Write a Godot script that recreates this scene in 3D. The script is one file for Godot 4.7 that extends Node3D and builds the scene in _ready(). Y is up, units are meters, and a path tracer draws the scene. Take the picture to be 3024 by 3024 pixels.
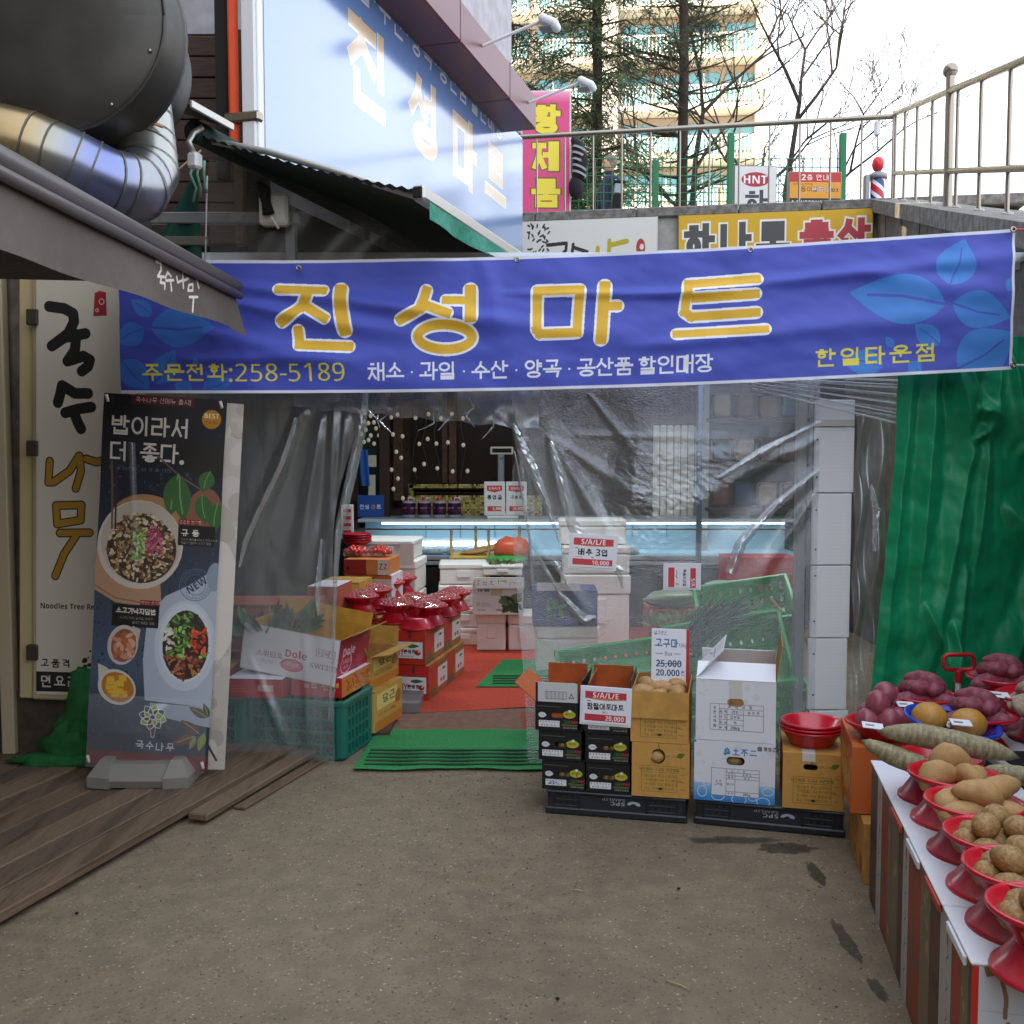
extends Node3D
var rng := RandomNumberGenerator.new()
var M := {}
var names := {}
var X := Transform3D.IDENTITY      # every vertex added to a SurfaceTool goes through this
var glyphs := {}
var fonts := {}
func numbered(called: String) -> String:
	if not names.has(called):
		names[called] = 0
		return called
	names[called] += 1
	return "%s_%03d" % [called, names[called]]
func tag(o: Node, label := "", category := "", group := "", kind := "") -> Node:
	if label != "": o.set_meta("label", label)
	if category != "": o.set_meta("category", category)
	if group != "": o.set_meta("group", group)
	if kind != "": o.set_meta("kind", kind)
	return o
func thing(called: String, label: String, category: String, at := Vector3.ZERO, turn := 0.0, group := "") -> Node3D:
	var o := Node3D.new()
	o.name = numbered(called)
	add_child(o)
	o.position = at
	o.rotation_degrees.y = turn
	tag(o, label, category, group)
	return o
func part(called: String, mesh: Mesh, mat: Material, parent: Node, at := Vector3.ZERO) -> MeshInstance3D:
	var o := MeshInstance3D.new()
	o.name = numbered(called) if parent == self else called
	o.mesh = mesh
	if mat != null: o.material_override = mat
	parent.add_child(o, true)
	o.position = at
	return o
func dup(root: Node3D, at: Vector3, turn: float, label: String, group := "") -> Node3D:
	var r: Node3D = root.duplicate()
	var base_name := String(root.name)
	if base_name.length() > 4 and base_name[base_name.length() - 4] == "_": base_name = base_name.substr(0, base_name.length() - 4)
	r.name = numbered(base_name)
	add_child(r)
	r.position = at
	r.rotation_degrees.y = turn
	r.set_meta("label", label)
	if group != "": r.set_meta("group", group)
	return r
func struct(called: String, mesh: Mesh, mat: Material, label := "") -> MeshInstance3D:
	var o := part(called, mesh, mat, self)
	tag(o, label, "", "", "structure")
	return o
func st(flat := true) -> SurfaceTool:
	var s := SurfaceTool.new()
	s.begin(Mesh.PRIMITIVE_TRIANGLES)
	s.set_smooth_group(4294967295 if flat else 0)
	return s
func done(s: SurfaceTool) -> ArrayMesh:
	s.generate_normals()
	return s.commit()
func vx(s: SurfaceTool, p: Vector3, uv := Vector2.ZERO) -> void:
	s.set_uv(uv)
	s.add_vertex(X * p)
func tri(s: SurfaceTool, a: Vector3, b: Vector3, c: Vector3, ua := Vector2.ZERO, ub := Vector2.ZERO, uc := Vector2.ZERO) -> void:
	vx(s, a, ua); vx(s, b, ub); vx(s, c, uc)
func quad(s: SurfaceTool, a: Vector3, b: Vector3, c: Vector3, d: Vector3, r := Rect2(0, 0, 1, 1)) -> void:
	var u0 := r.position
	var u1 := r.end
	tri(s, a, b, c, u0, Vector2(u1.x, u0.y), u1)
	tri(s, a, c, d, u0, u1, Vector2(u0.x, u1.y))
func quad_out(s: SurfaceTool, a: Vector3, b: Vector3, c: Vector3, d: Vector3, mid: Vector3) -> void:
	if (a - c).cross(a - b).dot(a - mid) < 0.0: quad(s, a, d, c, b)
	else: quad(s, a, b, c, d)
func box(s: SurfaceTool, mid: Vector3, size: Vector3, bev := 0.0) -> void:
	var h := size / 2.0
	bev = minf(bev, minf(h.x, minf(h.y, h.z)) * 0.6)
	var i := h - Vector3.ONE * bev
	for a in 3:
		var b := (a + 1) % 3
		var c := (a + 2) % 3
		for sa in [-1.0, 1.0]:
			var q := []
			for k in [[-1.0, -1.0], [1.0, -1.0], [1.0, 1.0], [-1.0, 1.0]]:
				var p := Vector3.ZERO
				p[a] = sa * h[a]; p[b] = k[0] * i[b]; p[c] = k[1] * i[c]
				q.append(mid + p)
			quad_out(s, q[0], q[1], q[2], q[3], mid)
			if bev > 0.0:
				for sb in [-1.0, 1.0]:
					var e := []
					for sc in [-1.0, 1.0]:
						var p1 := Vector3.ZERO
						p1[a] = sa * h[a]; p1[b] = sb * i[b]; p1[c] = sc * i[c]
						var p2 := Vector3.ZERO
						p2[a] = sa * i[a]; p2[b] = sb * h[b]; p2[c] = sc * i[c]
						e.append([mid + p1, mid + p2])
					quad_out(s, e[0][0], e[1][0], e[1][1], e[0][1], mid)
	if bev > 0.0:
		for sx in [-1.0, 1.0]:
			for sy in [-1.0, 1.0]:
				for sz in [-1.0, 1.0]:
					var g := Vector3(sx, sy, sz)
					var p := mid + Vector3(h.x, i.y, i.z) * g
					var q := mid + Vector3(i.x, h.y, i.z) * g
					var r := mid + Vector3(i.x, i.y, h.z) * g
					if (p - r).cross(p - q).dot(p - mid) < 0.0: tri(s, p, r, q)
					else: tri(s, p, q, r)
func box_mesh(size: Vector3, bev := 0.0, mid := Vector3.ZERO) -> ArrayMesh:
	var s := st()
	box(s, mid, size, bev)
	return done(s)
func tube(s: SurfaceTool, pts: Array, rad, sides := 8, caps := true) -> void:
	var rings := []
	var up := Vector3.UP
	var n := pts.size()
	for i in n:
		var d: Vector3 = (pts[mini(i + 1, n - 1)] - pts[maxi(i - 1, 0)]).normalized()
		if i == 0:
			up = Vector3.RIGHT if absf(d.y) > 0.9 else Vector3.UP
		var side: Vector3 = d.cross(up).normalized()
		up = side.cross(d).normalized()
		var r: float = rad[i] if rad is Array else rad
		var ring := []
		for k in sides:
			var a := TAU * k / sides
			ring.append(pts[i] + (side * cos(a) + up * sin(a)) * r)
		rings.append(ring)
	for i in n - 1:
		for k in sides:
			var m := (k + 1) % sides
			quad(s, rings[i][k], rings[i + 1][k], rings[i + 1][m], rings[i][m], Rect2(float(i) / n, float(k) / sides, 1.0 / n, 1.0 / sides))
	if caps:
		for k in sides:
			var m := (k + 1) % sides
			tri(s, pts[0], rings[0][k], rings[0][m])
			tri(s, pts[n - 1], rings[n - 1][m], rings[n - 1][k])
func rod(a: Vector3, b: Vector3, r: float, sides := 8) -> ArrayMesh:
	var s := st(false)
	tube(s, [a, b], r, sides, false)
	s.set_smooth_group(4294967295)
	var d := (b - a).normalized()
	var o := d.cross(Vector3.RIGHT if absf(d.y) > 0.9 else Vector3.UP).normalized()
	for e in [a, b]:
		for k in sides:
			tri(s, e, e + o.rotated(d, TAU * k / sides) * r, e + o.rotated(d, TAU * (k + 1) / sides) * r)
	return done(s)
func lathe(s: SurfaceTool, prof: Array, seg := 24) -> void:
	for i in prof.size() - 1:
		var p: Vector2 = prof[i]
		var q: Vector2 = prof[i + 1]
		for k in seg:
			var a := TAU * k / seg
			var b := TAU * (k + 1) / seg
			var pa := Vector3(cos(a) * p.x, p.y, sin(a) * p.x)
			var pb := Vector3(cos(b) * p.x, p.y, sin(b) * p.x)
			var qa := Vector3(cos(a) * q.x, q.y, sin(a) * q.x)
			var qb := Vector3(cos(b) * q.x, q.y, sin(b) * q.x)
			if q.x > 0.0: tri(s, pa, qb, qa)
			if p.x > 0.0: tri(s, pa, pb, qb)
func grid(s: SurfaceTool, nu: int, nv: int, f: Callable) -> void:
	var rows := []
	for j in nv + 1:
		var row := []
		for i in nu + 1:
			row.append(f.call(float(i) / nu, float(j) / nv))
		rows.append(row)
	for j in nv:
		for i in nu:
			quad(s, rows[j][i], rows[j][i + 1], rows[j + 1][i + 1], rows[j + 1][i], Rect2(float(i) / nu, float(j) / nv, 1.0 / nu, 1.0 / nv))
func sheet(nu: int, nv: int, f: Callable) -> ArrayMesh:
	var s := st(false)
	grid(s, nu, nv, f)
	return done(s)
func blob(s: SurfaceTool, mid: Vector3, rad: Vector3, amp := 0.0, freq := 3.0, rings := 8, seg := 12, key := 1) -> void:
	var nz := FastNoiseLite.new()
	nz.seed = key
	nz.frequency = freq * 0.1
	var pt := func(u: float, v: float) -> Vector3:
		var a := u * TAU
		var b := v * PI
		var d := Vector3(sin(b) * cos(a), cos(b), sin(b) * sin(a))
		var k := 1.0 + amp * nz.get_noise_3d(d.x * 4.0, d.y * 4.0, d.z * 4.0)
		return mid + d * rad * k
	grid(s, seg, rings, pt)
func disc(s: SurfaceTool, mid: Vector3, r: float, normal: Vector3, seg := 16) -> void:
	var o := normal.cross(Vector3.RIGHT if absf(normal.x) < 0.9 else Vector3.UP).normalized()
	for k in seg:
		tri(s, mid, mid + o.rotated(normal, TAU * k / seg) * r, mid + o.rotated(normal, TAU * (k + 1) / seg) * r)
func plate(s: SurfaceTool, outline: PackedVector2Array, t: float, z := 0.0) -> void:
	var idx := Geometry2D.triangulate_polygon(outline)
	for k in range(0, idx.size(), 3):
		var p := outline[idx[k]]
		var q := outline[idx[k + 1]]
		var r := outline[idx[k + 2]]
		tri(s, Vector3(p.x, p.y, z), Vector3(r.x, r.y, z), Vector3(q.x, q.y, z), p, r, q)
		if t > 0.0: tri(s, Vector3(p.x, p.y, z - t), Vector3(q.x, q.y, z - t), Vector3(r.x, r.y, z - t), p, q, r)
	if t > 0.0:
		for k in outline.size():
			var p := outline[k]
			var q := outline[(k + 1) % outline.size()]
			quad(s, Vector3(p.x, p.y, z), Vector3(q.x, q.y, z), Vector3(q.x, q.y, z - t), Vector3(p.x, p.y, z - t))
func slotted(face: SurfaceTool, pocket: SurfaceTool, w: float, h: float, c: Vector2, sw: float, sh: float, deep := 0.03, uv := Rect2(0, 0, 1, 1)) -> void:
	var angles := []
	for k in 28: angles.append(TAU * k / 28)
	for cor in [Vector2(0, 0), Vector2(w, 0), Vector2(w, h), Vector2(0, h)]: angles.append(fposmod((cor - c).angle(), TAU))
	angles.sort()
	var inn := []
	var out := []
	for a in angles:
		var d := Vector2(cos(a), sin(a))
		# stadium-shaped hole
		var r := minf(sw, sh) / 2.0
		var hx := maxf(sw / 2.0 - r, 0.0)
		var hy := maxf(sh / 2.0 - r, 0.0)
		var q := d * r + Vector2(clampf(d.x * 4.0, -1, 1) * hx, clampf(d.y * 4.0, -1, 1) * hy)
		inn.append(c + q)
		var t := 1e9
		if d.x > 1e-6: t = minf(t, (w - c.x) / d.x)
		if d.x < -1e-6: t = minf(t, -c.x / d.x)
		if d.y > 1e-6: t = minf(t, (h - c.y) / d.y)
		if d.y < -1e-6: t = minf(t, -c.y / d.y)
		out.append(c + d * t)
	var n := angles.size()
	for k in n:
		var m := (k + 1) % n
		var ps := [out[k], out[m], inn[m], inn[k]]
		var us := []
		for p in ps: us.append(uv.position + Vector2(p.x / w, 1.0 - p.y / h) * uv.size)
		var vs := []
		for p in ps: vs.append(Vector3(p.x, p.y, 0))
		tri(face, vs[0], vs[2], vs[1], us[0], us[2], us[1])
		tri(face, vs[0], vs[3], vs[2], us[0], us[3], us[2])
		quad(pocket, vs[3], vs[2], vs[2] - Vector3(0, 0, deep), vs[3] - Vector3(0, 0, deep))
		tri(pocket, Vector3(c.x, c.y, -deep), vs[3] - Vector3(0, 0, deep), vs[2] - Vector3(0, 0, deep))
func mat(key: String, col: Color, rough := 0.8, opt := {}) -> StandardMaterial3D:
	if M.has(key): return M[key]
	var m := StandardMaterial3D.new()
	m.resource_name = key
	m.albedo_color = col
	m.roughness = rough
	for k in opt: m.set(k, opt[k])
	M[key] = m
	return m
func noise_tex(freq: float, key: int, size := 512, ramp = null, octaves := 5, kind := FastNoiseLite.TYPE_SIMPLEX_SMOOTH) -> NoiseTexture2D:
	var n := FastNoiseLite.new()
	n.noise_type = kind
	n.seed = key
	n.frequency = freq
	n.fractal_octaves = octaves
	var t := NoiseTexture2D.new()
	t.width = size; t.height = size
	t.seamless = true
	t.noise = n
	if ramp != null:
		var g := Gradient.new()
		var offs := PackedFloat32Array()
		var cols := PackedColorArray()
		for r in ramp:
			offs.append(r[0]); cols.append(r[1])
		g.offsets = offs; g.colors = cols
		t.color_ramp = g
	return t
func mottled(key: String, a: Color, b: Color, rough: float, scale: Vector3, freq := 0.02, bump := 0.0, opt := {}) -> StandardMaterial3D:
	if M.has(key): return M[key]
	# one grey mottle per strength and grain is shared; the colour is the material's own
	var deep := snappedf(clampf((b.get_luminance() + 0.02) / (a.get_luminance() + 0.02), 0.68, 0.95), 0.09)
	var tk := "_mottle %.2f %.2f" % [deep, freq]
	if not glyphs.has(tk): glyphs[tk] = noise_tex(freq, 11 + glyphs.size(), 256, [[0.25, Color.WHITE], [0.75, Color(deep, deep, deep)]])
	var m := mat(key, a, rough)
	m.albedo_texture = glyphs[tk]
	m.uv1_triplanar = true
	m.uv1_scale = scale
	if bump > 0.0:
		m.heightmap_enabled = true
		m.heightmap_texture = shared_bump()
		m.heightmap_scale = bump
	for k in opt: m.set(k, opt[k])
	return m
func shared_bump() -> NoiseTexture2D:
	if not glyphs.has("_bump"): glyphs["_bump"] = noise_tex(0.05, 77, 512, null, 6)
	return glyphs["_bump"]
func printed(key: String, im: Image, rough := 0.6, opt := {}) -> StandardMaterial3D:
	var m := mat(key, Color.WHITE, rough)
	m.albedo_texture = ImageTexture.create_from_image(im)
	for k in opt: m.set(k, opt[k])
	return m
func hexc(h: String) -> Color:
	return Color.html(h)
func canvas(w: int, h: int, bg: Color) -> Image:
	var im := Image.create(w, h, false, Image.FORMAT_RGB8)
	im.fill(bg)
	return im
func poly(im: Image, pts: PackedVector2Array, col: Color) -> void:
	var lo := 1e9
	var hi := -1e9
	for p in pts:
		lo = minf(lo, p.y); hi = maxf(hi, p.y)
	var n := pts.size()
	for y in range(maxi(0, floori(lo)), mini(im.get_height() - 1, ceili(hi)) + 1):
		var yc := y + 0.5
		var xs := []
		for i in n:
			var a := pts[i]
			var b := pts[(i + 1) % n]
			if (a.y <= yc) != (b.y <= yc):
				xs.append(a.x + (yc - a.y) / (b.y - a.y) * (b.x - a.x))
		xs.sort()
		for k in range(0, xs.size() - 1, 2):
			var x0 := roundi(xs[k])
			var x1 := roundi(xs[k + 1])
			if x1 > x0: im.fill_rect(Rect2i(x0, y, x1 - x0, 1), col)
func oval(im: Image, c: Vector2, r: Vector2, col: Color, turn := 0.0) -> void:
	var pts := PackedVector2Array()
	for k in 28:
		pts.append(c + (Vector2(cos(TAU * k / 28), sin(TAU * k / 28)) * r).rotated(turn))
	poly(im, pts, col)
func line(im: Image, pts: Array, wd: float, col: Color, rounded := false) -> void:
	for i in pts.size() - 1:
		var a: Vector2 = pts[i]
		var b: Vector2 = pts[i + 1]
		if a.distance_to(b) < 0.01: continue
		var d := (b - a).normalized() * wd / 2.0
		var o := Vector2(-d.y, d.x)
		if rounded:
			poly(im, PackedVector2Array([a + o, b + o, b - o, a - o]), col)
			oval(im, a, Vector2.ONE * wd / 2.0, col)
			oval(im, b, Vector2.ONE * wd / 2.0, col)
		else:
			poly(im, PackedVector2Array([a - d + o, b + d + o, b + d - o, a - d - o]), col)
func frame_rect(im: Image, r: Rect2, wd: float, col: Color) -> void:
	line(im, [r.position, Vector2(r.end.x, r.position.y), r.end, Vector2(r.position.x, r.end.y), r.position], wd, col)
func box_fill(im: Image, r: Rect2, col: Color) -> void:
	im.fill_rect(Rect2i(roundi(r.position.x), roundi(r.position.y), roundi(r.size.x), roundi(r.size.y)), col)
func leaf_print(im: Image, base: Vector2, tip: Vector2, fat: float, col: Color, vein = null) -> void:
	var d := tip - base
	var o := Vector2(-d.y, d.x) * fat
	var pts := PackedVector2Array()
	for k in 13:
		var t := k / 12.0
		pts.append(base + d * t + o * sin(PI * pow(t, 0.8)) * 0.5)
	for k in 13:
		var t := 1.0 - k / 12.0
		pts.append(base + d * t - o * sin(PI * pow(t, 0.8)) * 0.5)
	poly(im, pts, col)
	if vein != null: line(im, [base, base + d * 0.45 + o * 0.06, base + d * 0.8], d.length() * 0.03, vein, true)
func ring(n := 18) -> Array:
	var r := []
	for k in n + 1: r.append(Vector2(0.5 + 0.5 * cos(TAU * k / n), 0.5 + 0.5 * sin(TAU * k / n)))
	return r
func v2(a: Array) -> Array:
	var r := []
	for k in range(0, a.size(), 2): r.append(Vector2(a[k], a[k + 1]))
	return r
func consonant(c: String, flatten := false) -> Array:
	match c:
		"ㄱ": return [v2([0, 0, 1, 0, 0.95, 0.45, 0.2 if not flatten else 0.9, 1])]
		"ㄴ": return [v2([0, 0, 0, 1, 1, 1])]
		"ㄷ": return [v2([1, 0, 0, 0, 0, 1, 1, 1])]
		"ㄹ": return [v2([0, 0, 1, 0, 1, 0.5, 0, 0.5, 0, 1, 1, 1])]
		"ㅁ": return [v2([0, 0, 1, 0, 1, 1, 0, 1, 0, 0])]
		"ㅂ": return [v2([0, 0, 0, 1, 1, 1, 1, 0]), v2([0, 0.48, 1, 0.48])]
		"ㅅ": return [v2([0.5, 0, 0.42, 0.45, 0, 1]), v2([0.46, 0.4, 1, 1])]
		"ㅇ": return [ring()]
		"ㅈ": return [v2([0, 0, 1, 0]), v2([0.5, 0, 0.42, 0.5, 0, 1]), v2([0.46, 0.45, 1, 1])]
		"ㅊ": return [v2([0.35, 0, 0.65, 0]), v2([0, 0.3, 1, 0.3]), v2([0.5, 0.3, 0.42, 0.65, 0, 1]), v2([0.46, 0.6, 1, 1])]
		"ㅋ": return [v2([0, 0, 1, 0, 0.95, 0.45, 0.5, 1]), v2([0, 0.45, 0.95, 0.45])]
		"ㅌ": return [v2([1, 0, 0, 0, 0, 1, 1, 1]), v2([0, 0.5, 1, 0.5])]
		"ㅍ": return [v2([0, 0, 1, 0]), v2([0, 1, 1, 1]), v2([0.3, 0, 0.3, 1]), v2([0.7, 0, 0.7, 1])]
		"ㅎ":
			var o := []
			for p in ring(): o.append(Vector2(0.18 + p.x * 0.64, 0.48 + p.y * 0.52))
			return [v2([0.38, 0, 0.62, 0]), v2([0, 0.24, 1, 0.24]), o]
	return []
func in_box(strokes: Array, r: Rect2) -> Array:
	var res := []
	for s in strokes:
		var q := []
		for p in s: q.append(r.position + p * r.size)
		res.append(q)
	return res
func syllable(ch: String) -> Array:
	var code := ch.unicode_at(0) - 0xAC00
	if code < 0 or code > 11171: return []
	var lead: String = "ㄱㄲㄴㄷㄸㄹㅁㅂㅃㅅㅆㅇㅈㅉㅊㅋㅌㅍㅎ"[code / 588]
	var v := (code % 588) / 28
	var tail: String = ["", "ㄱ", "ㄲ", "ㄱㅅ", "ㄴ", "ㄴㅈ", "ㄴㅎ", "ㄷ", "ㄹ", "ㄹㄱ", "ㄹㅁ", "ㄹㅂ", "ㄹㅅ", "ㄹㅌ", "ㄹㅍ", "ㄹㅎ", "ㅁ", "ㅂ", "ㅂㅅ", "ㅅ", "ㅆ", "ㅇ", "ㅈ", "ㅊ", "ㅋ", "ㅌ", "ㅍ", "ㅎ"][code % 28]
	var t := tail != ""
	var res := []
	var lb := Rect2()
	# vowels: 0 ㅏ 1 ㅐ 2 ㅑ 3 ㅒ 4 ㅓ 5 ㅔ 6 ㅕ 7 ㅖ 8 ㅗ 9 ㅘ 10 ㅙ 11 ㅚ 12 ㅛ 13 ㅜ 14 ㅝ 15 ㅞ 16 ㅟ 17 ㅠ 18 ㅡ 19 ㅢ 20 ㅣ
	var upright := v < 8 or v == 20
	var flat_v := v in [8, 12, 13, 17, 18]
	var vh := 0.58 if t else 1.0
	if upright:
		var wide := v in [1, 3, 5, 7]
		lb = Rect2(0.04, 0.06 * vh, 0.42 if wide else 0.5, 0.86 * vh - (0.06 if t else 0.0))
		var x := 0.62 if wide else 0.74
		var bars := []
		if v in [0, 1, 2, 3]: 
			bars.append([x, 0, x, vh])
			for yy in ([0.45] if v < 2 else [0.32, 0.6]): bars.append([x, yy * vh, x + (0.22 if not wide else 0.26), yy * vh])
			if wide: bars.append([0.92, 0, 0.92, vh])
		elif v in [4, 5, 6, 7]:
			var x2 := 0.72 if wide else 0.82
			bars.append([x2, 0, x2, vh])
			for yy in ([0.45] if v < 6 else [0.32, 0.6]): bars.append([x2 - 0.24, yy * vh, x2, yy * vh])
			if wide: bars.append([0.94, 0, 0.94, vh])
			lb.size.x = 0.36 if wide else 0.48
		else: bars.append([0.84, 0, 0.84, vh]); lb.size.x = 0.58
		for b in bars: res.append(v2(b))
	elif flat_v:
		var top := 0.3 if t else 0.46
		lb = Rect2(0.2, 0.02, 0.6, top)
		var y := 0.52 if t else 0.8
		if v in [8, 12]:
			res.append(v2([0, y, 1, y]))
			for xx in ([0.5] if v == 8 else [0.35, 0.65]): res.append(v2([xx, y - (0.16 if t else 0.24), xx, y]))
		elif v in [13, 17]:
			y = 0.44 if t else 0.62
			res.append(v2([0, y, 1, y]))
			for xx in ([0.5] if v == 13 else [0.35, 0.65]): res.append(v2([xx, y, xx, y + (0.16 if t else 0.36)]))
		else: res.append(v2([0, y, 1, y]))
	else:
		lb = Rect2(0.08, 0.02, 0.48, 0.3 if t else 0.42)
		var y := (0.5 if t else 0.76)
		if v in [9, 10, 11]:
			res.append(v2([0, y, 0.64, y])); res.append(v2([0.32, y - 0.18, 0.32, y]))
		elif v in [14, 15, 16]:
			y -= 0.1
			res.append(v2([0, y, 0.64, y])); res.append(v2([0.34, y, 0.34, y + 0.24]))
		else: res.append(v2([0, y, 0.64, y]))
		var x := 0.8
		res.append(v2([x, 0, x, vh]))
		if v in [9, 10]: res.append(v2([x, vh * 0.45, 1.0, vh * 0.45]))
		if v in [14, 15]: res.append(v2([x - 0.16, vh * 0.72, x, vh * 0.72]))
		if v in [10, 15]: res.append(v2([0.98, 0, 0.98, vh]))
	var doubled := {"ㄲ": "ㄱ", "ㄸ": "ㄷ", "ㅃ": "ㅂ", "ㅆ": "ㅅ", "ㅉ": "ㅈ"}
	if doubled.has(lead):
		for k in 2: res.append_array(in_box(consonant(doubled[lead], flat_v), Rect2(lb.position.x + k * lb.size.x * 0.54, lb.position.y, lb.size.x * 0.44, lb.size.y)))
	else: res.append_array(in_box(consonant(lead, not upright), lb))
	if t:
		if doubled.has(tail): tail = doubled[tail] + doubled[tail]
		var tb := Rect2(0.16, 0.7, 0.72, 0.29)
		if tail.length() == 2:
			for k in 2: res.append_array(in_box(consonant(tail[k], true), Rect2(tb.position.x + k * 0.4, tb.position.y, 0.32, tb.size.y)))
		else: res.append_array(in_box(consonant(tail, true), tb))
	return res
func roman(txt: String, bold: bool, serif := false) -> Dictionary:
	var key := txt + str(bold) + str(serif)
	if glyphs.has(key): return glyphs[key]
	var fk := str(bold) + str(serif)
	if not fonts.has(fk):
		var f := SystemFont.new()
		f.font_names = PackedStringArray(["Droid Serif" if serif else "Droid Sans"])
		f.font_weight = 700 if bold else 400
		fonts[fk] = f
	var tm := TextMesh.new()
	tm.font = fonts[fk]
	tm.text = txt
	tm.font_size = 64
	tm.pixel_size = 1.0
	tm.depth = 0.0
	tm.curve_step = 3.0
	tm.horizontal_alignment = HORIZONTAL_ALIGNMENT_LEFT
	var arr := tm.get_mesh_arrays()
	var tris := []
	var lo := Vector2(1e9, 1e9)
	var hi := -lo
	if arr.size() and arr[Mesh.ARRAY_VERTEX] != null:
		var vs: PackedVector3Array = arr[Mesh.ARRAY_VERTEX]
		var ix: PackedInt32Array = arr[Mesh.ARRAY_INDEX] if arr[Mesh.ARRAY_INDEX] != null else PackedInt32Array(range(vs.size()))
		for i in ix:
			var p := Vector2(vs[i].x, -vs[i].y)
			tris.append(p)
			lo = lo.min(p); hi = hi.max(p)
	glyphs[key] = {"tris": tris, "lo": lo, "hi": hi}
	return glyphs[key]
func write(im: Image, txt: String, at: Vector2, size: float, col: Color, opt := {}) -> float:
	var wd: float = opt.get("weight", 0.1) * size
	var wide: float = opt.get("wide", 1.0)
	var gap: float = opt.get("gap", 0.12) * size
	var turn: float = opt.get("turn", 0.0)
	var dry: bool = opt.get("dry", false)
	var rounded: bool = opt.get("round", false)
	var x := 0.0
	var i := 0
	while i < txt.length():
		var ch := txt[i]
		var code := txt.unicode_at(i)
		if code >= 0xAC00 and code <= 0xD7A3:
			if not dry:
				for s in syllable(ch):
					var q := []
					for p in s: q.append(at + Vector2(x + (wd / 2.0) + p.x * (size * wide - wd), wd / 2.0 + p.y * (size - wd)).rotated(turn))
					line(im, q, wd, col, rounded or q.size() > 8)
			x += size * wide + gap
			i += 1
		elif ch == " ":
			x += size * opt.get("space", 0.35)
			i += 1
		elif ch == "·":
			if not dry: oval(im, at + Vector2(x + size * 0.15, size * 0.55).rotated(turn), Vector2.ONE * size * 0.06, col)
			x += size * 0.3 + gap
			i += 1
		else:
			var j := i
			while j < txt.length() and txt.unicode_at(j) < 0xAC00 and txt[j] != "·" and txt[j] != " ": j += 1
			var g := roman(txt.substr(i, j - i), opt.get("bold", true), opt.get("serif", false))
			var k := size / 46.0
			if g.tris.size():
				if not dry:
					var ref := roman("H", opt.get("bold", true), opt.get("serif", false))
					var o := Vector2(g.lo.x, ref.lo.y)
					for n in range(0, g.tris.size(), 3):
						var ps := PackedVector2Array()
						for e in 3:
							var p: Vector2 = g.tris[n + e] - o
							ps.append(at + (Vector2(x, 0) + p * Vector2(k * opt.get("rwide", 1.0), k)).rotated(turn))
						poly(im, ps, col)
				x += (g.hi.x - g.lo.x) * k * opt.get("rwide", 1.0) + gap
			i = j
	return x - gap
func centred(im: Image, txt: String, mid: Vector2, size: float, col: Color, opt := {}) -> void:
	var o := opt.duplicate()
	o["dry"] = true
	var w := write(im, txt, Vector2.ZERO, size, col, o)
	write(im, txt, mid - Vector2(w / 2.0, size / 2.0).rotated(opt.get("turn", 0.0)), size, col, opt)
func speckle(im: Image, n: int, r: Rect2, cols: Array, lo: float, hi: float) -> void:
	for k in n:
		var c := Vector2(rng.randf_range(r.position.x, r.end.x), rng.randf_range(r.position.y, r.end.y))
		var a := rng.randf_range(lo, hi)
		oval(im, c, Vector2(a, a * rng.randf_range(0.4, 1.0)), cols[rng.randi() % cols.size()], rng.randf() * TAU)
func _ready() -> void:
	rng.seed = 20
	camera_and_light()
	make_materials()
	ground_and_court()
	upper_level()
	mart_building()
	restaurant_front()
	mart_room()
	room_goods_beside_entrance()
	room_goods_behind_film()
	curtains_and_banner()
	goods_in_front()
	produce_row()
	loose_bits()
func camera_and_light() -> void:
	var cam := Camera3D.new()
	cam.name = "camera"
	add_child(cam)
	cam.position = Vector3(0, 1.45, 0)
	cam.rotation_degrees.x = -3.43
	cam.fov = 53.13
	cam.near = 0.05
	cam.far = 900.0
	cam.current = true
	var sky := ProceduralSkyMaterial.new()
	sky.sky_top_color = Color(0.86, 0.90, 0.96)
	sky.sky_horizon_color = Color(0.98, 0.98, 1.0)
	sky.sky_curve = 0.25
	sky.ground_horizon_color = Color(0.42, 0.41, 0.40)
	sky.ground_bottom_color = Color(0.30, 0.29, 0.27)
	sky.sun_angle_max = 1.0
	var env := Environment.new()
	env.background_mode = Environment.BG_SKY
	env.sky = Sky.new()
	env.sky.sky_material = sky
	env.background_energy_multiplier = 1.0
	env.tonemap_mode = Environment.TONE_MAPPER_LINEAR
	env.tonemap_exposure = 2.85
	env.sdfgi_enabled = true
	env.ssao_enabled = true
	env.ssil_enabled = true
	var we := WorldEnvironment.new()
	we.name = "world_environment"
	we.environment = env
	add_child(we)
	var sun := DirectionalLight3D.new()
	sun.name = "sun"
	sun.light_energy = 1.5
	sun.light_color = Color(1.0, 0.9, 0.74)
	sun.light_angular_distance = 0.5
	sun.shadow_enabled = true
	add_child(sun)
	# low winter sun over the buildings on the left, a little behind the camera
	sun.look_at_from_position(Vector3(-8, 6.2, 5.0), Vector3.ZERO)
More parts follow.
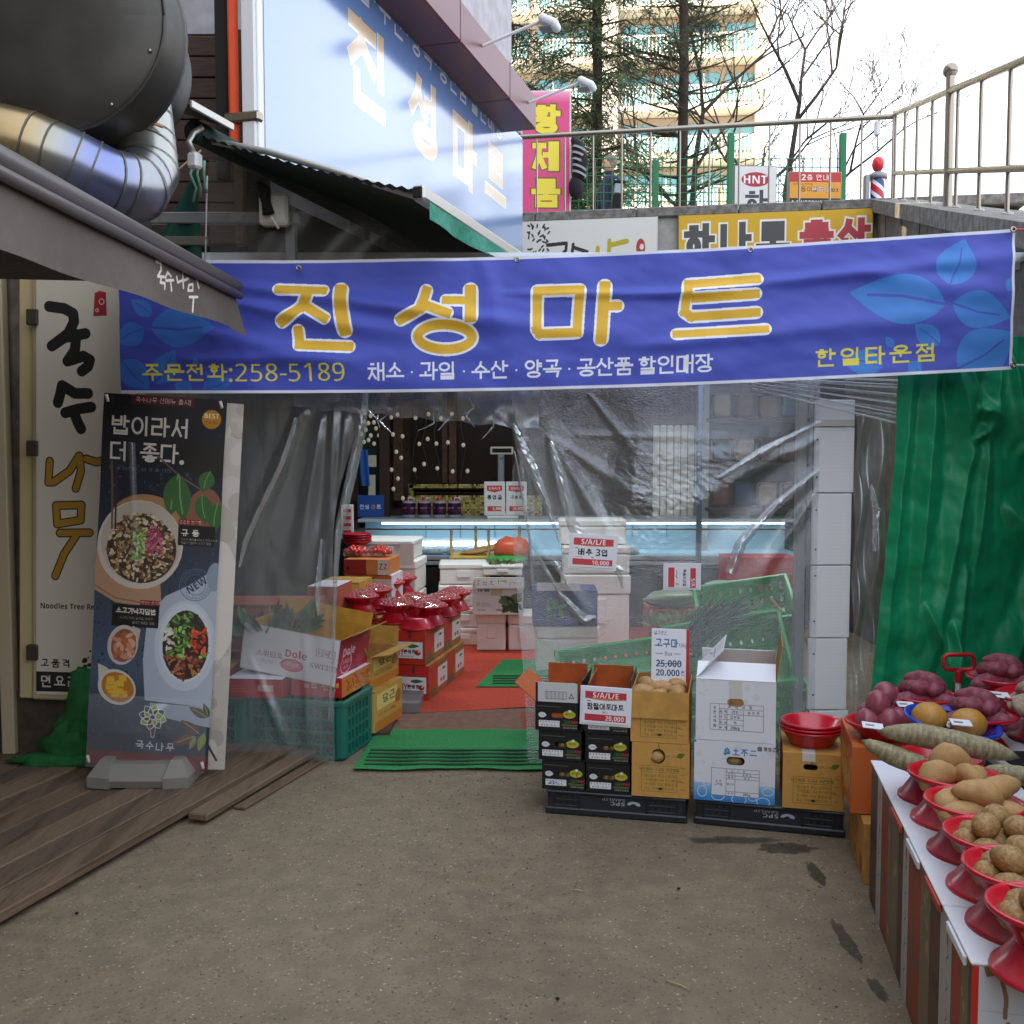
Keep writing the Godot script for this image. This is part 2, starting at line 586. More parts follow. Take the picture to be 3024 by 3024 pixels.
func make_materials() -> void:
	mat("white paint", hexc("dfe0e2"), 0.45)
	mat("steel", hexc("958d80"), 0.24, {"metallic": 0.9})
	mat("grey metal", hexc("8a8c8d"), 0.45, {"metallic": 0.4})
	mat("black plastic", hexc("23272c"), 0.42)
	mat("dark", hexc("1b1816"), 0.9)
	mat("red plastic", hexc("c01028"), 0.28, {"clearcoat_enabled": true, "clearcoat": 0.4, "clearcoat_roughness": 0.15})
	mat("dark red plastic", hexc("a50f26"), 0.3)
	mat("green plastic", hexc("1fa84c"), 0.38)
	mat("teal crate", hexc("1f6b5c"), 0.42)
	mat("paper white", hexc("e6e7ee"), 0.7)
	mottled("kraft", hexc("c8964a"), hexc("bf8b40"), 0.75, Vector3.ONE * 2.2, 0.02, 0.02)
	mottled("kraft inside", hexc("b98a4c"), hexc("ae7f44"), 0.85, Vector3.ONE * 3.0, 0.02, 0.02)
	mottled("white carton", hexc("e4e5ec"), hexc("d9dae2"), 0.6, Vector3.ONE * 2.0, 0.02, 0.015)
	mottled("styrofoam", hexc("f0efe8"), hexc("e8e7e0"), 0.85, Vector3.ONE * 3.0, 0.05, 0.01)
	mottled("coping", hexc("85807a"), hexc("5f5a55"), 0.8, Vector3.ONE * 1.2, 0.03, 0.3)
	mottled("concrete", hexc("a5a29c"), hexc("8d8a84"), 0.85, Vector3.ONE * 0.7, 0.03, 0.3)
	mottled("wall slab", hexc("6f6a66"), hexc("57534f"), 0.75, Vector3.ONE * 1.6, 0.03, 0.2)
	mottled("dark siding", hexc("4a3227"), hexc("38251d"), 0.7, Vector3(0.6, 6.0, 0.6), 0.03, 0.1)
	mottled("dim wall", hexc("5b5348"), hexc("4a443b"), 0.9, Vector3.ONE * 0.8, 0.02, 0.2)
	mottled("tarp green", hexc("0d9c68"), hexc("0a9060"), 0.45, Vector3.ONE * 1.5, 0.02, 0.02, {"rim_enabled": true, "rim": 0.2})
	mottled("fabric green", hexc("1b6a2f"), hexc("155a27"), 0.8, Vector3.ONE * 3.0, 0.02, 0.05)
	mottled("potato", hexc("b08a54"), hexc("85653a"), 0.6, Vector3.ONE * 7.0, 0.05, 0.06)
	mottled("sweet potato", hexc("9c4a5c"), hexc("7c3448"), 0.6, Vector3.ONE * 8.0, 0.02, 0.08)
	mottled("pale root", hexc("b8905c"), hexc("a27a48"), 0.65, Vector3.ONE * 8.0, 0.02, 0.1)
	mottled("grey root", hexc("b8a68c"), hexc("94836c"), 0.75, Vector3.ONE * 8.0, 0.03, 0.12)
	mottled("yam", hexc("a89c78"), hexc("7c7454"), 0.6, Vector3(10, 3, 10), 0.03, 0.12)
	mottled("foliage dark", hexc("2c4a26"), hexc("1e361b"), 0.8, Vector3.ONE * 0.8, 0.05)
	mottled("bark", hexc("4a4038"), hexc("332b25"), 0.9, Vector3.ONE * 4.0, 0.05, 0.3)
	var film := mat("film", Color(0.84, 0.87, 0.88, 0.30), 0.27)
	film.transparency = BaseMaterial3D.TRANSPARENCY_ALPHA
	film.metallic = 0.62
	film.cull_mode = BaseMaterial3D.CULL_DISABLED
	film.clearcoat_enabled = true
	film.clearcoat = 1.0
	film.clearcoat_roughness = 0.08
	var fold := film.duplicate() as StandardMaterial3D
	fold.resource_name = "film fold"
	fold.albedo_color = Color(0.88, 0.9, 0.91, 0.62)
	M["film fold"] = fold
	var crinkle := film.duplicate() as StandardMaterial3D
	crinkle.resource_name = "crinkled film"
	crinkle.albedo_color = Color(0.88, 0.90, 0.91, 0.32)
	crinkle.metallic = 0.78
	crinkle.heightmap_enabled = true
	crinkle.heightmap_texture = shared_bump()
	crinkle.heightmap_scale = 0.5
	crinkle.uv1_triplanar = true
	crinkle.uv1_scale = Vector3(2.2, 5.0, 2.2)
	M["crinkled film"] = crinkle
	var dull := film.duplicate() as StandardMaterial3D
	dull.resource_name = "dull film"
	dull.albedo_color = Color(0.55, 0.54, 0.5, 0.22)
	dull.metallic = 0.1
	dull.clearcoat = 0.4
	M["dull film"] = dull
	var wrap := mat("cling film", Color(0.95, 0.96, 0.97, 0.08), 0.06)
	wrap.transparency = BaseMaterial3D.TRANSPARENCY_ALPHA
	wrap.metallic_specular = 0.9
func asphalt() -> StandardMaterial3D:
	var im := canvas(1024, 1024, Color(0.42, 0.385, 0.325))
	var n1 := FastNoiseLite.new(); n1.seed = 4; n1.frequency = 0.012; n1.fractal_octaves = 5
	for j in 128:
		for i in 128:
			var x := i * 8.0
			var y := j * 8.0
			# wraps round: blend the noise across the edges
			var fx := x / 1024.0
			var fy := y / 1024.0
			var a := lerpf(lerpf(n1.get_noise_2d(x, y), n1.get_noise_2d(x - 1024, y), fx), lerpf(n1.get_noise_2d(x, y - 1024), n1.get_noise_2d(x - 1024, y - 1024), fx), fy)
			var k := 1.0 + a * 0.16
			im.fill_rect(Rect2i(i * 8, j * 8, 8, 8), Color(0.485 * k, 0.432 * k, 0.355 * k))
	im.resize(512, 512, Image.INTERPOLATE_BILINEAR)
	im.resize(1024, 1024, Image.INTERPOLATE_CUBIC)
	speckle(im, 9000, Rect2(0, 0, 1024, 1024), [Color(0.43, 0.38, 0.31), Color(0.40, 0.355, 0.295), Color(0.54, 0.485, 0.405)], 0.8, 2.8)
	var n2 := FastNoiseLite.new()
	n2.seed = 8
	n2.frequency = 0.011
	for k in 9000:
		var p := Vector2(rng.randf() * 1024, rng.randf() * 1024)
		if n2.get_noise_2dv(p) + rng.randf_range(-0.35, 0.25) < 0.0: continue
		var r := rng.randf_range(0.9, 3.0)
		oval(im, p, Vector2(r, r * rng.randf_range(0.3, 0.8)), [Color(0.60, 0.55, 0.47), Color(0.32, 0.285, 0.24), Color(0.66, 0.61, 0.53), Color(0.37, 0.33, 0.275)][k % 4], rng.randf() * TAU)
	speckle(im, 500, Rect2(0, 0, 1024, 1024), [Color(0.78, 0.75, 0.69), Color(0.25, 0.23, 0.19)], 0.9, 2.2)
	var m := printed("asphalt", im, 0.92)
	m.uv1_triplanar = true
	m.uv1_world_triplanar = true
	m.uv1_scale = Vector3.ONE * 0.62
	m.heightmap_enabled = true
	m.heightmap_texture = shared_bump()
	m.heightmap_scale = 0.5
	# broad wear over the fine grain
	m.detail_enabled = true
	m.detail_blend_mode = BaseMaterial3D.BLEND_MODE_MUL
	m.detail_uv_layer = BaseMaterial3D.DETAIL_UV_2
	m.uv2_triplanar = true
	m.uv2_world_triplanar = true
	m.uv2_scale = Vector3.ONE * 0.17
	m.detail_albedo = noise_tex(0.012, 9, 256, [[0.2, Color(0.9, 0.89, 0.88)], [0.5, Color(0.98, 0.97, 0.96)], [0.8, Color(1, 1, 0.99)]], 4)
	return m
func ground_and_court() -> void:
	# ---- court floor, one sheet, gently uneven
	var nz := FastNoiseLite.new(); nz.seed = 3; nz.frequency = 0.25
	struct("ground", sheet(60, 60, func(u, v): return Vector3(-9.0 + 18.0 * u, -0.0012 + 0.0010 * nz.get_noise_2d(u * 40, v * 40), -11.0 + 19.0 * v)), asphalt(), "worn brown-grey asphalt of the court in front of the market")
	# wet stains beside the row of boxes
	var wet := mottled("wet stain", hexc("40372b"), hexc("382f25"), 0.5, Vector3.ONE * 3.0, 0.04, 0.2)
	var k := 0
	wet.transparency = BaseMaterial3D.TRANSPARENCY_ALPHA
	wet.albedo_color.a = 0.6
	for a in [[1.0, -3.66, 0.10, 0.05], [1.045, -3.44, 0.022, 0.09], [0.99, -2.95, 0.021, 0.13], [0.985, -2.68, 0.017, 0.06], [0.82, -3.735, 0.17, 0.03]]:
		var s := st()
		var pts := PackedVector2Array()
		for i in 44:
			var ang := TAU * i / 44
			var rr: float = 1.0 + 0.5 * nz.get_noise_2d(cos(ang) * 9.0 + k * 31.0, sin(ang) * 9.0) + rng.randf_range(-0.06, 0.06)
			pts.append(Vector2(cos(ang) * a[2], sin(ang) * a[3]) * rr)
		X = Transform3D(Basis(Vector3.RIGHT, -PI / 2), Vector3(a[0], 0.0026 + k * 0.0004, a[1]))
		plate(s, pts, 0.0)
		X = Transform3D.IDENTITY
		struct("ground_stain", done(s), wet, "dark damp stain on the asphalt beside the row of boxes")
		k += 1
	# ---- retaining wall at the back with its coping stones
	var w := thing("retaining_wall", "pale concrete retaining wall behind the market with a stone coping under the railing", "wall", Vector3(0, 0, 0))
	var a0 := Vector3(-6.0, 0, -11.9)
	var a1 := Vector3(4.4, 0, -10.105)
	var d := (a1 - a0).normalized()
	var s2 := st()
	X = Transform3D(Basis(d, Vector3.UP, d.cross(Vector3.UP)), (a0 + a1) / 2.0)
	box(s2, Vector3(0, 1.91, -0.2), Vector3(a0.distance_to(a1), 3.82, 0.4))
	part("wall_face", done(s2), M["concrete"], w)
	var x := -a0.distance_to(a1) / 2.0
	var cop := []
	while x < a0.distance_to(a1) / 2.0 - 0.3:
		var l := rng.randf_range(0.8, 1.1)
		var cs := st()
		box(cs, Vector3(x + l / 2.0, 3.87, -0.2 + rng.randf_range(-0.006, 0.006)), Vector3(l - 0.012, 0.1, 0.5), 0.012)
		part("coping_stone", done(cs), M["coping"], w)
		x += l
	X = Transform3D.IDENTITY
	# ---- sloping wall along the ramp on the right, faced with narrow slabs
	var rw := thing("ramp_wall", "sloping stone-faced wall of the ramp at the far end of the blue banner", "wall", Vector3.ZERO)
	var r0 := Vector3(3.60, 3.80, -10.25)
	var rd := Vector3(-0.217, -0.26, 1.0)
	var n := 34
	for i in n:
		var p := r0 + rd * (i * 0.3)
		var q := r0 + rd * ((i + 1) * 0.3 - 0.006)
		var e := rng.randf_range(-0.006, 0.006)
		var o := Vector3(e, 0, 0)
		var back := Vector3(0.25, 0, 0)
		var ss := st()
		var b0 := Vector3(p.x, 0, p.z)
		var b1 := Vector3(q.x, 0, q.z)
		var mid := (p + q) / 2.0 + back / 2.0 - Vector3(0, 1, 0)
		quad_out(ss, p + o, q + o, b1 + o, b0 + o, mid)
		quad_out(ss, p + o, p + back, b0 + back, b0 + o, mid)
		quad_out(ss, q + o, q + back, b1 + back, b1 + o, mid)
		part("wall_slab", done(ss), M["wall slab"] if i % 3 != 1 else M["coping"], rw)
	for i in 11:
		var p := r0 + rd * (i * 0.92)
		var q := r0 + rd * ((i + 1) * 0.92 - 0.012)
		var cs := st()
		var c0 := p + Vector3(-0.06, 0.0, 0)
		var c1 := q + Vector3(-0.06, 0.0, 0)
		var wv := Vector3(0.46, 0, 0)
		var hv := Vector3(0, 0.12, 0)
		var mid := (c0 + c1 + wv + hv) / 2.0
		quad_out(cs, c0 + hv, c1 + hv, c1 + hv + wv, c0 + hv + wv, mid)
		quad_out(cs, c0, c1, c1 + hv, c0 + hv, mid)
		quad_out(cs, c0 + wv, c1 + wv, c1 + hv + wv, c0 + hv + wv, mid)
		quad_out(cs, c0, c0 + wv, c0 + wv + hv, c0 + hv, mid)
		quad_out(cs, c1, c1 + wv, c1 + wv + hv, c1 + hv, mid)
		quad_out(cs, c0, c1, c1 + wv, c0 + wv, mid)
		part("coping_stone", done(cs), M["coping"], rw)
	# ramp beside it
	var rs := st()
	var q0 := r0 + Vector3(0.36, 0.02, 0)
	quad(rs, q0, q0 + Vector3(9, 0, 0), q0 + rd * 9.0 + Vector3(9, 0, 0), q0 + rd * 9.0)
	struct("ramp", done(rs), mottled("paving pale", hexc("c9c4bb"), hexc("b5b0a7"), 0.85, Vector3.ONE, 0.05, 0.2), "pale paved ramp rising beside the railing")
	# ---- the far side of the court, behind the photographer
	var ob := thing("opposite_building", "dull brick and concrete building closing the court behind the viewer", "building", Vector3(0, 0, 8.0))
	part("wall", box_mesh(Vector3(16, 3.4, 0.5), 0.0, Vector3(0, 1.7, 0)), mottled("opposite", hexc("6e655c"), hexc("544d46"), 0.9, Vector3.ONE * 0.6, 0.03, 0.2), ob)
	for i in 5:
		part("window", box_mesh(Vector3(1.5, 1.3, 0.06), 0.0, Vector3(-6 + i * 3.0, 1.9, -0.27)), mat("window dark", hexc("2a3036"), 0.15), ob)
func railing(t: Node3D, a: Vector3, b: Vector3, top: float, step: float, r := 0.011) -> void:
	var up := Vector3(0, top, 0)
	part("top_rail", rod(a + up, b + up, 0.026, 10), M["steel"], t)
	var n := int(a.distance_to(b) / step)
	for i in n + 1:
		var p := a.lerp(b, float(i) / n)
		part("baluster", rod(p, p + up, r, 6), M["steel"], t)
func upper_level() -> void:
	# ---- street-level ground beyond the wall
	var g := st()
	quad(g, Vector3(-300, 3.82, -400), Vector3(300, 3.82, -400), Vector3(300, 3.82, -10.6), Vector3(-300, 3.82, -12.1))
	struct("upper_ground", done(g), mottled("upper paving", hexc("a39c92"), hexc("8b857c"), 0.9, Vector3.ONE * 0.3, 0.03, 0.2), "paved street level above the court")
	# ---- railing along the back wall
	var rt := thing("railing", "stainless steel railing with thin balusters along the top of the back wall", "railing")
	railing(rt, Vector3(-0.9, 3.92, -11.1), Vector3(3.74, 3.92, -10.25), 0.80, 0.285)
	# ---- railing down the ramp
	var rr := thing("railing", "sloping stainless railing down the ramp, with a ball-topped post and a lower rail", "railing")
	var r0 := Vector3(3.74, 3.9, -10.2)
	var rd := Vector3(-0.217, -0.26, 1.0)
	part("top_rail", rod(r0 + Vector3(0, 0.83, 0), r0 + rd * 5.9 + Vector3(0, 0.83, 0), 0.026, 10), M["steel"], rr)
	part("lower_rail", rod(r0 + Vector3(0, 0.26, 0), r0 + rd * 5.9 + Vector3(0, 0.26, 0), 0.022, 10), M["steel"], rr)
	for k in [0.03, 0.6, 1.25, 1.95, 2.9, 3.6, 4.3, 5.0, 5.7]:
		var p: Vector3 = r0 + rd * k
		part("baluster", rod(p, p + Vector3(0, 0.83, 0), 0.014, 8), M["steel"], rr)
		var f := st(false)
		X = Transform3D(Basis.IDENTITY, p)
		lathe(f, [Vector2(0.036, 0), Vector2(0.034, 0.012), Vector2(0.016, 0.02)], 14)
		X = Transform3D.IDENTITY
		part("flange", done(f), M["steel"], rr)
	for k in [2.62]:
		var p: Vector3 = r0 + rd * k
		part("post", rod(p, p + Vector3(0, 0.93, 0), 0.032, 12), M["steel"], rr)
		var s := st(false)
		blob(s, p + Vector3(0, 0.975, 0), Vector3.ONE * 0.055, 0.0, 1.0, 10, 14)
		part("ball", done(s), M["steel"], rr)
	# ---- green mesh fence behind
	var gf := thing("mesh_fence", "green welded mesh fence with stout green posts beyond the steel railing", "fence")
	for k in [-1.7, 1.72, 2.62, 3.96]:
		var h: float = {-1.7: 1.2, 1.72: 1.1, 2.62: 1.42, 3.96: 1.42}[k]
		part("post", box_mesh(Vector3(0.075, h, 0.075), 0.006, Vector3(k, 3.82 + h / 2.0, -12.5)), mat("fence green", hexc("0c6b3c"), 0.5), gf)
	var ms := st()
	for i in 58: tube(ms, [Vector3(-1.7 + i * 0.1, 3.8, -12.5), Vector3(-1.7 + i * 0.1, 4.95, -12.5)], 0.006, 4, false)
	for j in 12: tube(ms, [Vector3(-1.7, 3.84 + j * 0.1, -12.5), Vector3(4.0, 3.84 + j * 0.1, -12.5)], 0.006, 4, false)
	tag(part("mesh", done(ms), M["fence green"], gf), "", "", "", "stuff")
	# ---- signs on the upper level
	signs_above()
	var tb := thing("tall_block", "tall grey block beyond the panelled wall, shading the court", "building", Vector3(-4.6, 0, -9.6))
	part("wall", box_mesh(Vector3(3.8, 13.5, 9.2), 0.0, Vector3(0, 6.75, 0)), mottled("panel grey", hexc("a9a7ac"), hexc("98969b"), 0.6, Vector3.ONE * 0.7, 0.03), tb)
	people_above()
	tower()
	for a in [["conifer_tree", "dark spruce tree above the red eave, leftmost of the conifers", Vector3(-0.3, 3.82, -17.5), 11.0, 1.9, 5, 1.0], ["conifer_tree", "tall dark green conifer behind the pink vertical sign", Vector3(1.35, 3.82, -17.0), 12.0, 1.3, 8, 1.0], ["conifer_tree", "tall sparse larch with an open crown and bare lower twigs", Vector3(2.75, 3.82, -17.0), 12.5, 1.9, 11, 0.55]]:
		conifer(a[0], a[1], a[2], a[3], a[4], a[5], a[6])
	bare_tree("bare_tree", "large leafless tree against the white sky above the notice boards", Vector3(4.6, 3.82, -17.5), 5.4, 21, 6)
	bare_tree("bare_tree", "thin leafless tree with fine twigs between the larch and the notice boards", Vector3(3.3, 3.82, -19.0), 6.0, 34, 5)
	bare_tree("bare_tree", "small leafless bush-like tree behind the green mesh fence", Vector3(4.1, 3.82, -15.0), 1.9, 47, 4)
	# low pale building far behind the ramp
	var lb := thing("low_building", "low white building with a red roof edge far behind the ramp railing", "building", Vector3(31, 3.7, -60), -8)
	part("wall", box_mesh(Vector3(14, 9.0, 5), 0.0, Vector3(0, 4.5, 0)), mat("facade white", hexc("e4e0d8"), 0.8), lb)
	part("roof_edge", box_mesh(Vector3(14.4, 0.7, 5.4), 0.0, Vector3(0, 9.35, 0)), mat("roof red", hexc("a9604a"), 0.8), lb)
	for i in 6: part("window", box_mesh(Vector3(1.4, 1.2, 0.1), 0.0, Vector3(-5.5 + i * 2.2, 7.4, 2.53)), mat("glass far", hexc("5d7f8c"), 0.12), lb)
func signs_above() -> void:
	# pink vertical sign
	var im := canvas(256, 640, hexc("d6447c"))
	for k in 60: im.fill_rect(Rect2i(0, k, 256, 1), hexc("f0a9c4").lerp(hexc("d6447c"), k / 60.0))
	frame_rect(im, Rect2(2, 2, 252, 636), 5, hexc("e8c9d4"))
	var y := 60.0
	for ch in ["황", "제", "룸", "노"]:
		write(im, ch, Vector2(44, y), 168, hexc("6b5a14"), {"weight": 0.22, "round": false})
		write(im, ch, Vector2(52, y + 8), 152, hexc("ecd73a"), {"weight": 0.19})
		y += 190
	board("vertical_sign", "tall pink sign with yellow Korean lettering behind the railing", "sign", Vector3(0.39, 4.86, -12.0), 0, Vector2(0.56, 1.4), 0.12, printed("pink sign", im, 0.45), hexc("c8c5c0"))
	# white panel with a red oval emblem
	im = canvas(256, 300, hexc("d9dad8"))
	oval(im, Vector2(128, 90), Vector2(88, 50), hexc("a8253a"))
	centred(im, "HNT", Vector2(128, 90), 54, hexc("f0eeee"), {"rwide": 1.0})
	write(im, "하", Vector2(60, 160), 150, hexc("3a3a40"), {"weight": 0.15})
	board("notice_board", "white notice board with a red oval emblem behind the railing", "sign", Vector3(2.64, 4.29, -11.3), 2, Vector2(0.45, 0.47), 0.07, printed("hnt sign", im, 0.5), hexc("77756f"))
	# floor guide
	im = canvas(320, 230, hexc("dd9a2c"))
	im.fill_rect(Rect2i(0, 0, 320, 66), hexc("b92f2c"))
	im.fill_rect(Rect2i(0, 176, 320, 54), hexc("24211f"))
	centred(im, "2층 안내", Vector2(160, 34), 40, hexc("f4ece6"))
	write(im, "동이", Vector2(66, 96), 36, hexc("5b1c12"))
	write(im, "칼국수", Vector2(140, 96), 36, hexc("f2efe6"), {"weight": 0.18})
	write(im, "칼국수", Vector2(140, 96), 36, hexc("2f4d86"))
	write(im, "20호", Vector2(248, 108), 24, hexc("3a2414"))
	write(im, "향토음식전문점", Vector2(20, 72), 16, hexc("8a4a14"))
	centred(im, "A TWOSOME PLACE", Vector2(160, 204), 24, hexc("e6e2da"))
	board("guide_board", "red, yellow and black floor guide board with Korean lettering behind the railing", "sign", Vector3(3.29, 4.28, -11.3), 2, Vector2(0.56, 0.36), 0.08, printed("guide", im, 0.5), hexc("8b8780"))
	im = canvas(512, 256, hexc("d3d2ca"))
	for k in 40: oval(im, Vector2(rng.randf_range(6, 110), rng.randf_range(6, 110)), Vector2(7, 3), hexc("2e2a26"), rng.randf() * 3)
	for q in [[96, 70, 170, 66, 168, 86, 100, 150], [100, 150, 130, 108, 168, 116], [150, 116, 148, 190], [196, 70, 186, 130], [200, 80, 250, 94], [180, 156, 256, 146]]: line(im, v2(q), 11, hexc("26221e"), true)
	for q in [[290, 84, 288, 140, 330, 112], [334, 64, 330, 150], [340, 76, 400, 66], [346, 110, 410, 112], [350, 150, 420, 156]]: line(im, v2(q), 15, hexc("b3a01e"), true)
	oval(im, Vector2(452, 86), Vector2(17, 26), hexc("a8302c"))
	oval(im, Vector2(456, 84), Vector2(8, 9), hexc("d3d2ca"))
	board("wall_sign", "off-white restaurant sign with black and olive brush letters on the back wall under the railing", "sign", Vector3(0.79, 3.37, -10.66), -9.8, Vector2(1.38, 0.88), 0.05, printed("noodle wall sign", im, 0.6), hexc("b9b6ae"))
	im = canvas(768, 320, hexc("d0a31a"))
	var wx := 16.0
	for ch in ["하", "나", "로", " ", "축", "산"]:
		if ch == " ":
			wx += 24
			continue
		var red: bool = ch in ["축", "산"]
		write(im, ch, Vector2(wx - 8, 22), 150, hexc("e6e2d6"), {"weight": 0.26})
		write(im, ch, Vector2(wx, 30), 134, hexc("b23a44") if red else hexc("4a4a48"), {"weight": 0.2})
		wx += 148
	write(im, "정육 할인마트", Vector2(120, 220), 60, hexc("4a4a48"))
	board("wall_sign", "yellow butcher's sign with big grey and red Korean letters on the back wall", "sign", Vector3(2.61, 3.4, -10.34), -9.8, Vector2(1.87, 0.82), 0.05, printed("butcher sign", im, 0.6), hexc("a88a2a"))
	# barber pole
	var b := thing("barber_pole", "striped barber pole with a red ball on top at the railing's corner", "barber pole", Vector3(3.93, 3.86, -11.2))
	im = canvas(128, 256, hexc("e9e9ee"))
	for k in 4:
		poly(im, PackedVector2Array([Vector2(0, k * 128 - 20), Vector2(128, k * 128 - 120), Vector2(128, k * 128 - 80), Vector2(0, k * 128 + 20)]), hexc("c4202c"))
		poly(im, PackedVector2Array([Vector2(0, k * 128 + 44), Vector2(128, k * 128 - 56), Vector2(128, k * 128 - 16), Vector2(0, k * 128 + 84)]), hexc("27408f"))
	var s := st(false)
	tube_uv(s, 0.075, 0.0, 0.5, 20)
	part("drum", done(s), printed("barber stripes", im, 0.3), b)
	s = st(false)
	lathe(s, [Vector2(0.0, 0.5), Vector2(0.1, 0.5), Vector2(0.1, 0.55), Vector2(0.05, 0.575), Vector2(0.0, 0.58)], 18)
	part("cap", done(s), M["grey metal"], b)
	s = st(false)
	blob(s, Vector3(0, 0.66, 0), Vector3(0.065, 0.085, 0.065), 0.0, 1.0, 8, 12)
	part("ball", done(s), mat("lamp red", hexc("c8222c"), 0.2), b)
	part("bracket", box_mesh(Vector3(0.04, 0.56, 0.1), 0.0, Vector3(-0.12, 0.26, 0)), M["grey metal"], b)
	# security camera hung from the rail
	var c := thing("security_camera", "small white security camera under the end of the railing", "camera", Vector3(3.6, 4.64, -10.3))
	part("body", box_mesh(Vector3(0.05, 0.14, 0.06), 0.01, Vector3(0, -0.02, 0)), M["white paint"], c)
	s = st(false)
	tube(s, [Vector3(0, -0.09, 0), Vector3(-0.06, -0.15, 0.02), Vector3(-0.03, -0.24, 0.02), Vector3(0.03, -0.2, 0.0)], 0.006, 6)
	part("cable", done(s), M["black plastic"], c)
	# black bollard lamp
	var bl := thing("bollard_lamp", "leaning black bollard lamp beyond the railing", "lamp", Vector3(1.2, 3.82, -12.2))
	bl.rotation_degrees.z = -4
	part("post", box_mesh(Vector3(0.12, 0.62, 0.12), 0.01, Vector3(0, 0.31, 0)), M["dark"], bl)
	part("lamp_glass", box_mesh(Vector3(0.1, 0.12, 0.1), 0.008, Vector3(0, 0.69, 0)), mat("lens", hexc("8d9aa0"), 0.2), bl)
	part("cap", box_mesh(Vector3(0.13, 0.03, 0.13), 0.008, Vector3(0, 0.765, 0)), M["dark"], bl)
	# a striped stuffed sleeve that hangs beside the pink sign
	var sl := thing("hanging_sleeve", "dark stuffed sleeve with grey stripes hanging beside the pink sign", "ornament", Vector3(0.75, 4.5, -11.9))
	s = st(false)
	tube(s, [Vector3(-0.06, 0.5, 0), Vector3(0.0, 0.42, 0), Vector3(0.04, 0.25, 0), Vector3(0.0, 0.05, 0)], [0.03, 0.07, 0.085, 0.07], 12)
	blob(s, Vector3(-0.02, -0.05, 0), Vector3(0.085, 0.14, 0.085), 0.0, 1.0, 8, 12)
	part("sleeve", done(s), mat("black cloth", hexc("1c1c20"), 0.9), sl)
	for k in 5:
		s = st(false)
		var yy := 0.1 + k * 0.07
		tube(s, [Vector3(0.01, yy - 0.012, 0), Vector3(0.02, yy + 0.012, 0)], 0.088, 14, false)
		part("stripe", done(s), mat("grey cloth", hexc("9a9a9e"), 0.9), sl)
func tube_uv(s: SurfaceTool, r: float, y0: float, y1: float, seg: int) -> void:
	for k in seg:
		var a := TAU * k / seg
		var b := TAU * (k + 1) / seg
		quad(s, Vector3(cos(b) * r, y1, sin(b) * r), Vector3(cos(a) * r, y1, sin(a) * r), Vector3(cos(a) * r, y0, sin(a) * r), Vector3(cos(b) * r, y0, sin(b) * r), Rect2(2.0 * (k + 1) / seg, 0, -2.0 / seg, 1))
func board(called: String, label: String, cat: String, mid: Vector3, turn: float, size: Vector2, deep: float, m: Material, edge: Color) -> Node3D:
	var t := thing(called, label, cat, mid, turn)
	part("cabinet", box_mesh(Vector3(size.x + 0.02, size.y + 0.02, deep), 0.006, Vector3(0, 0, -deep / 2.0)), mat("edge " + edge.to_html(), edge, 0.5), t)
	var s := st()
	quad(s, Vector3(-size.x / 2, size.y / 2, 0.003), Vector3(size.x / 2, size.y / 2, 0.003), Vector3(size.x / 2, -size.y / 2, 0.003), Vector3(-size.x / 2, -size.y / 2, 0.003))
	part("face", done(s), m, t)
	return t
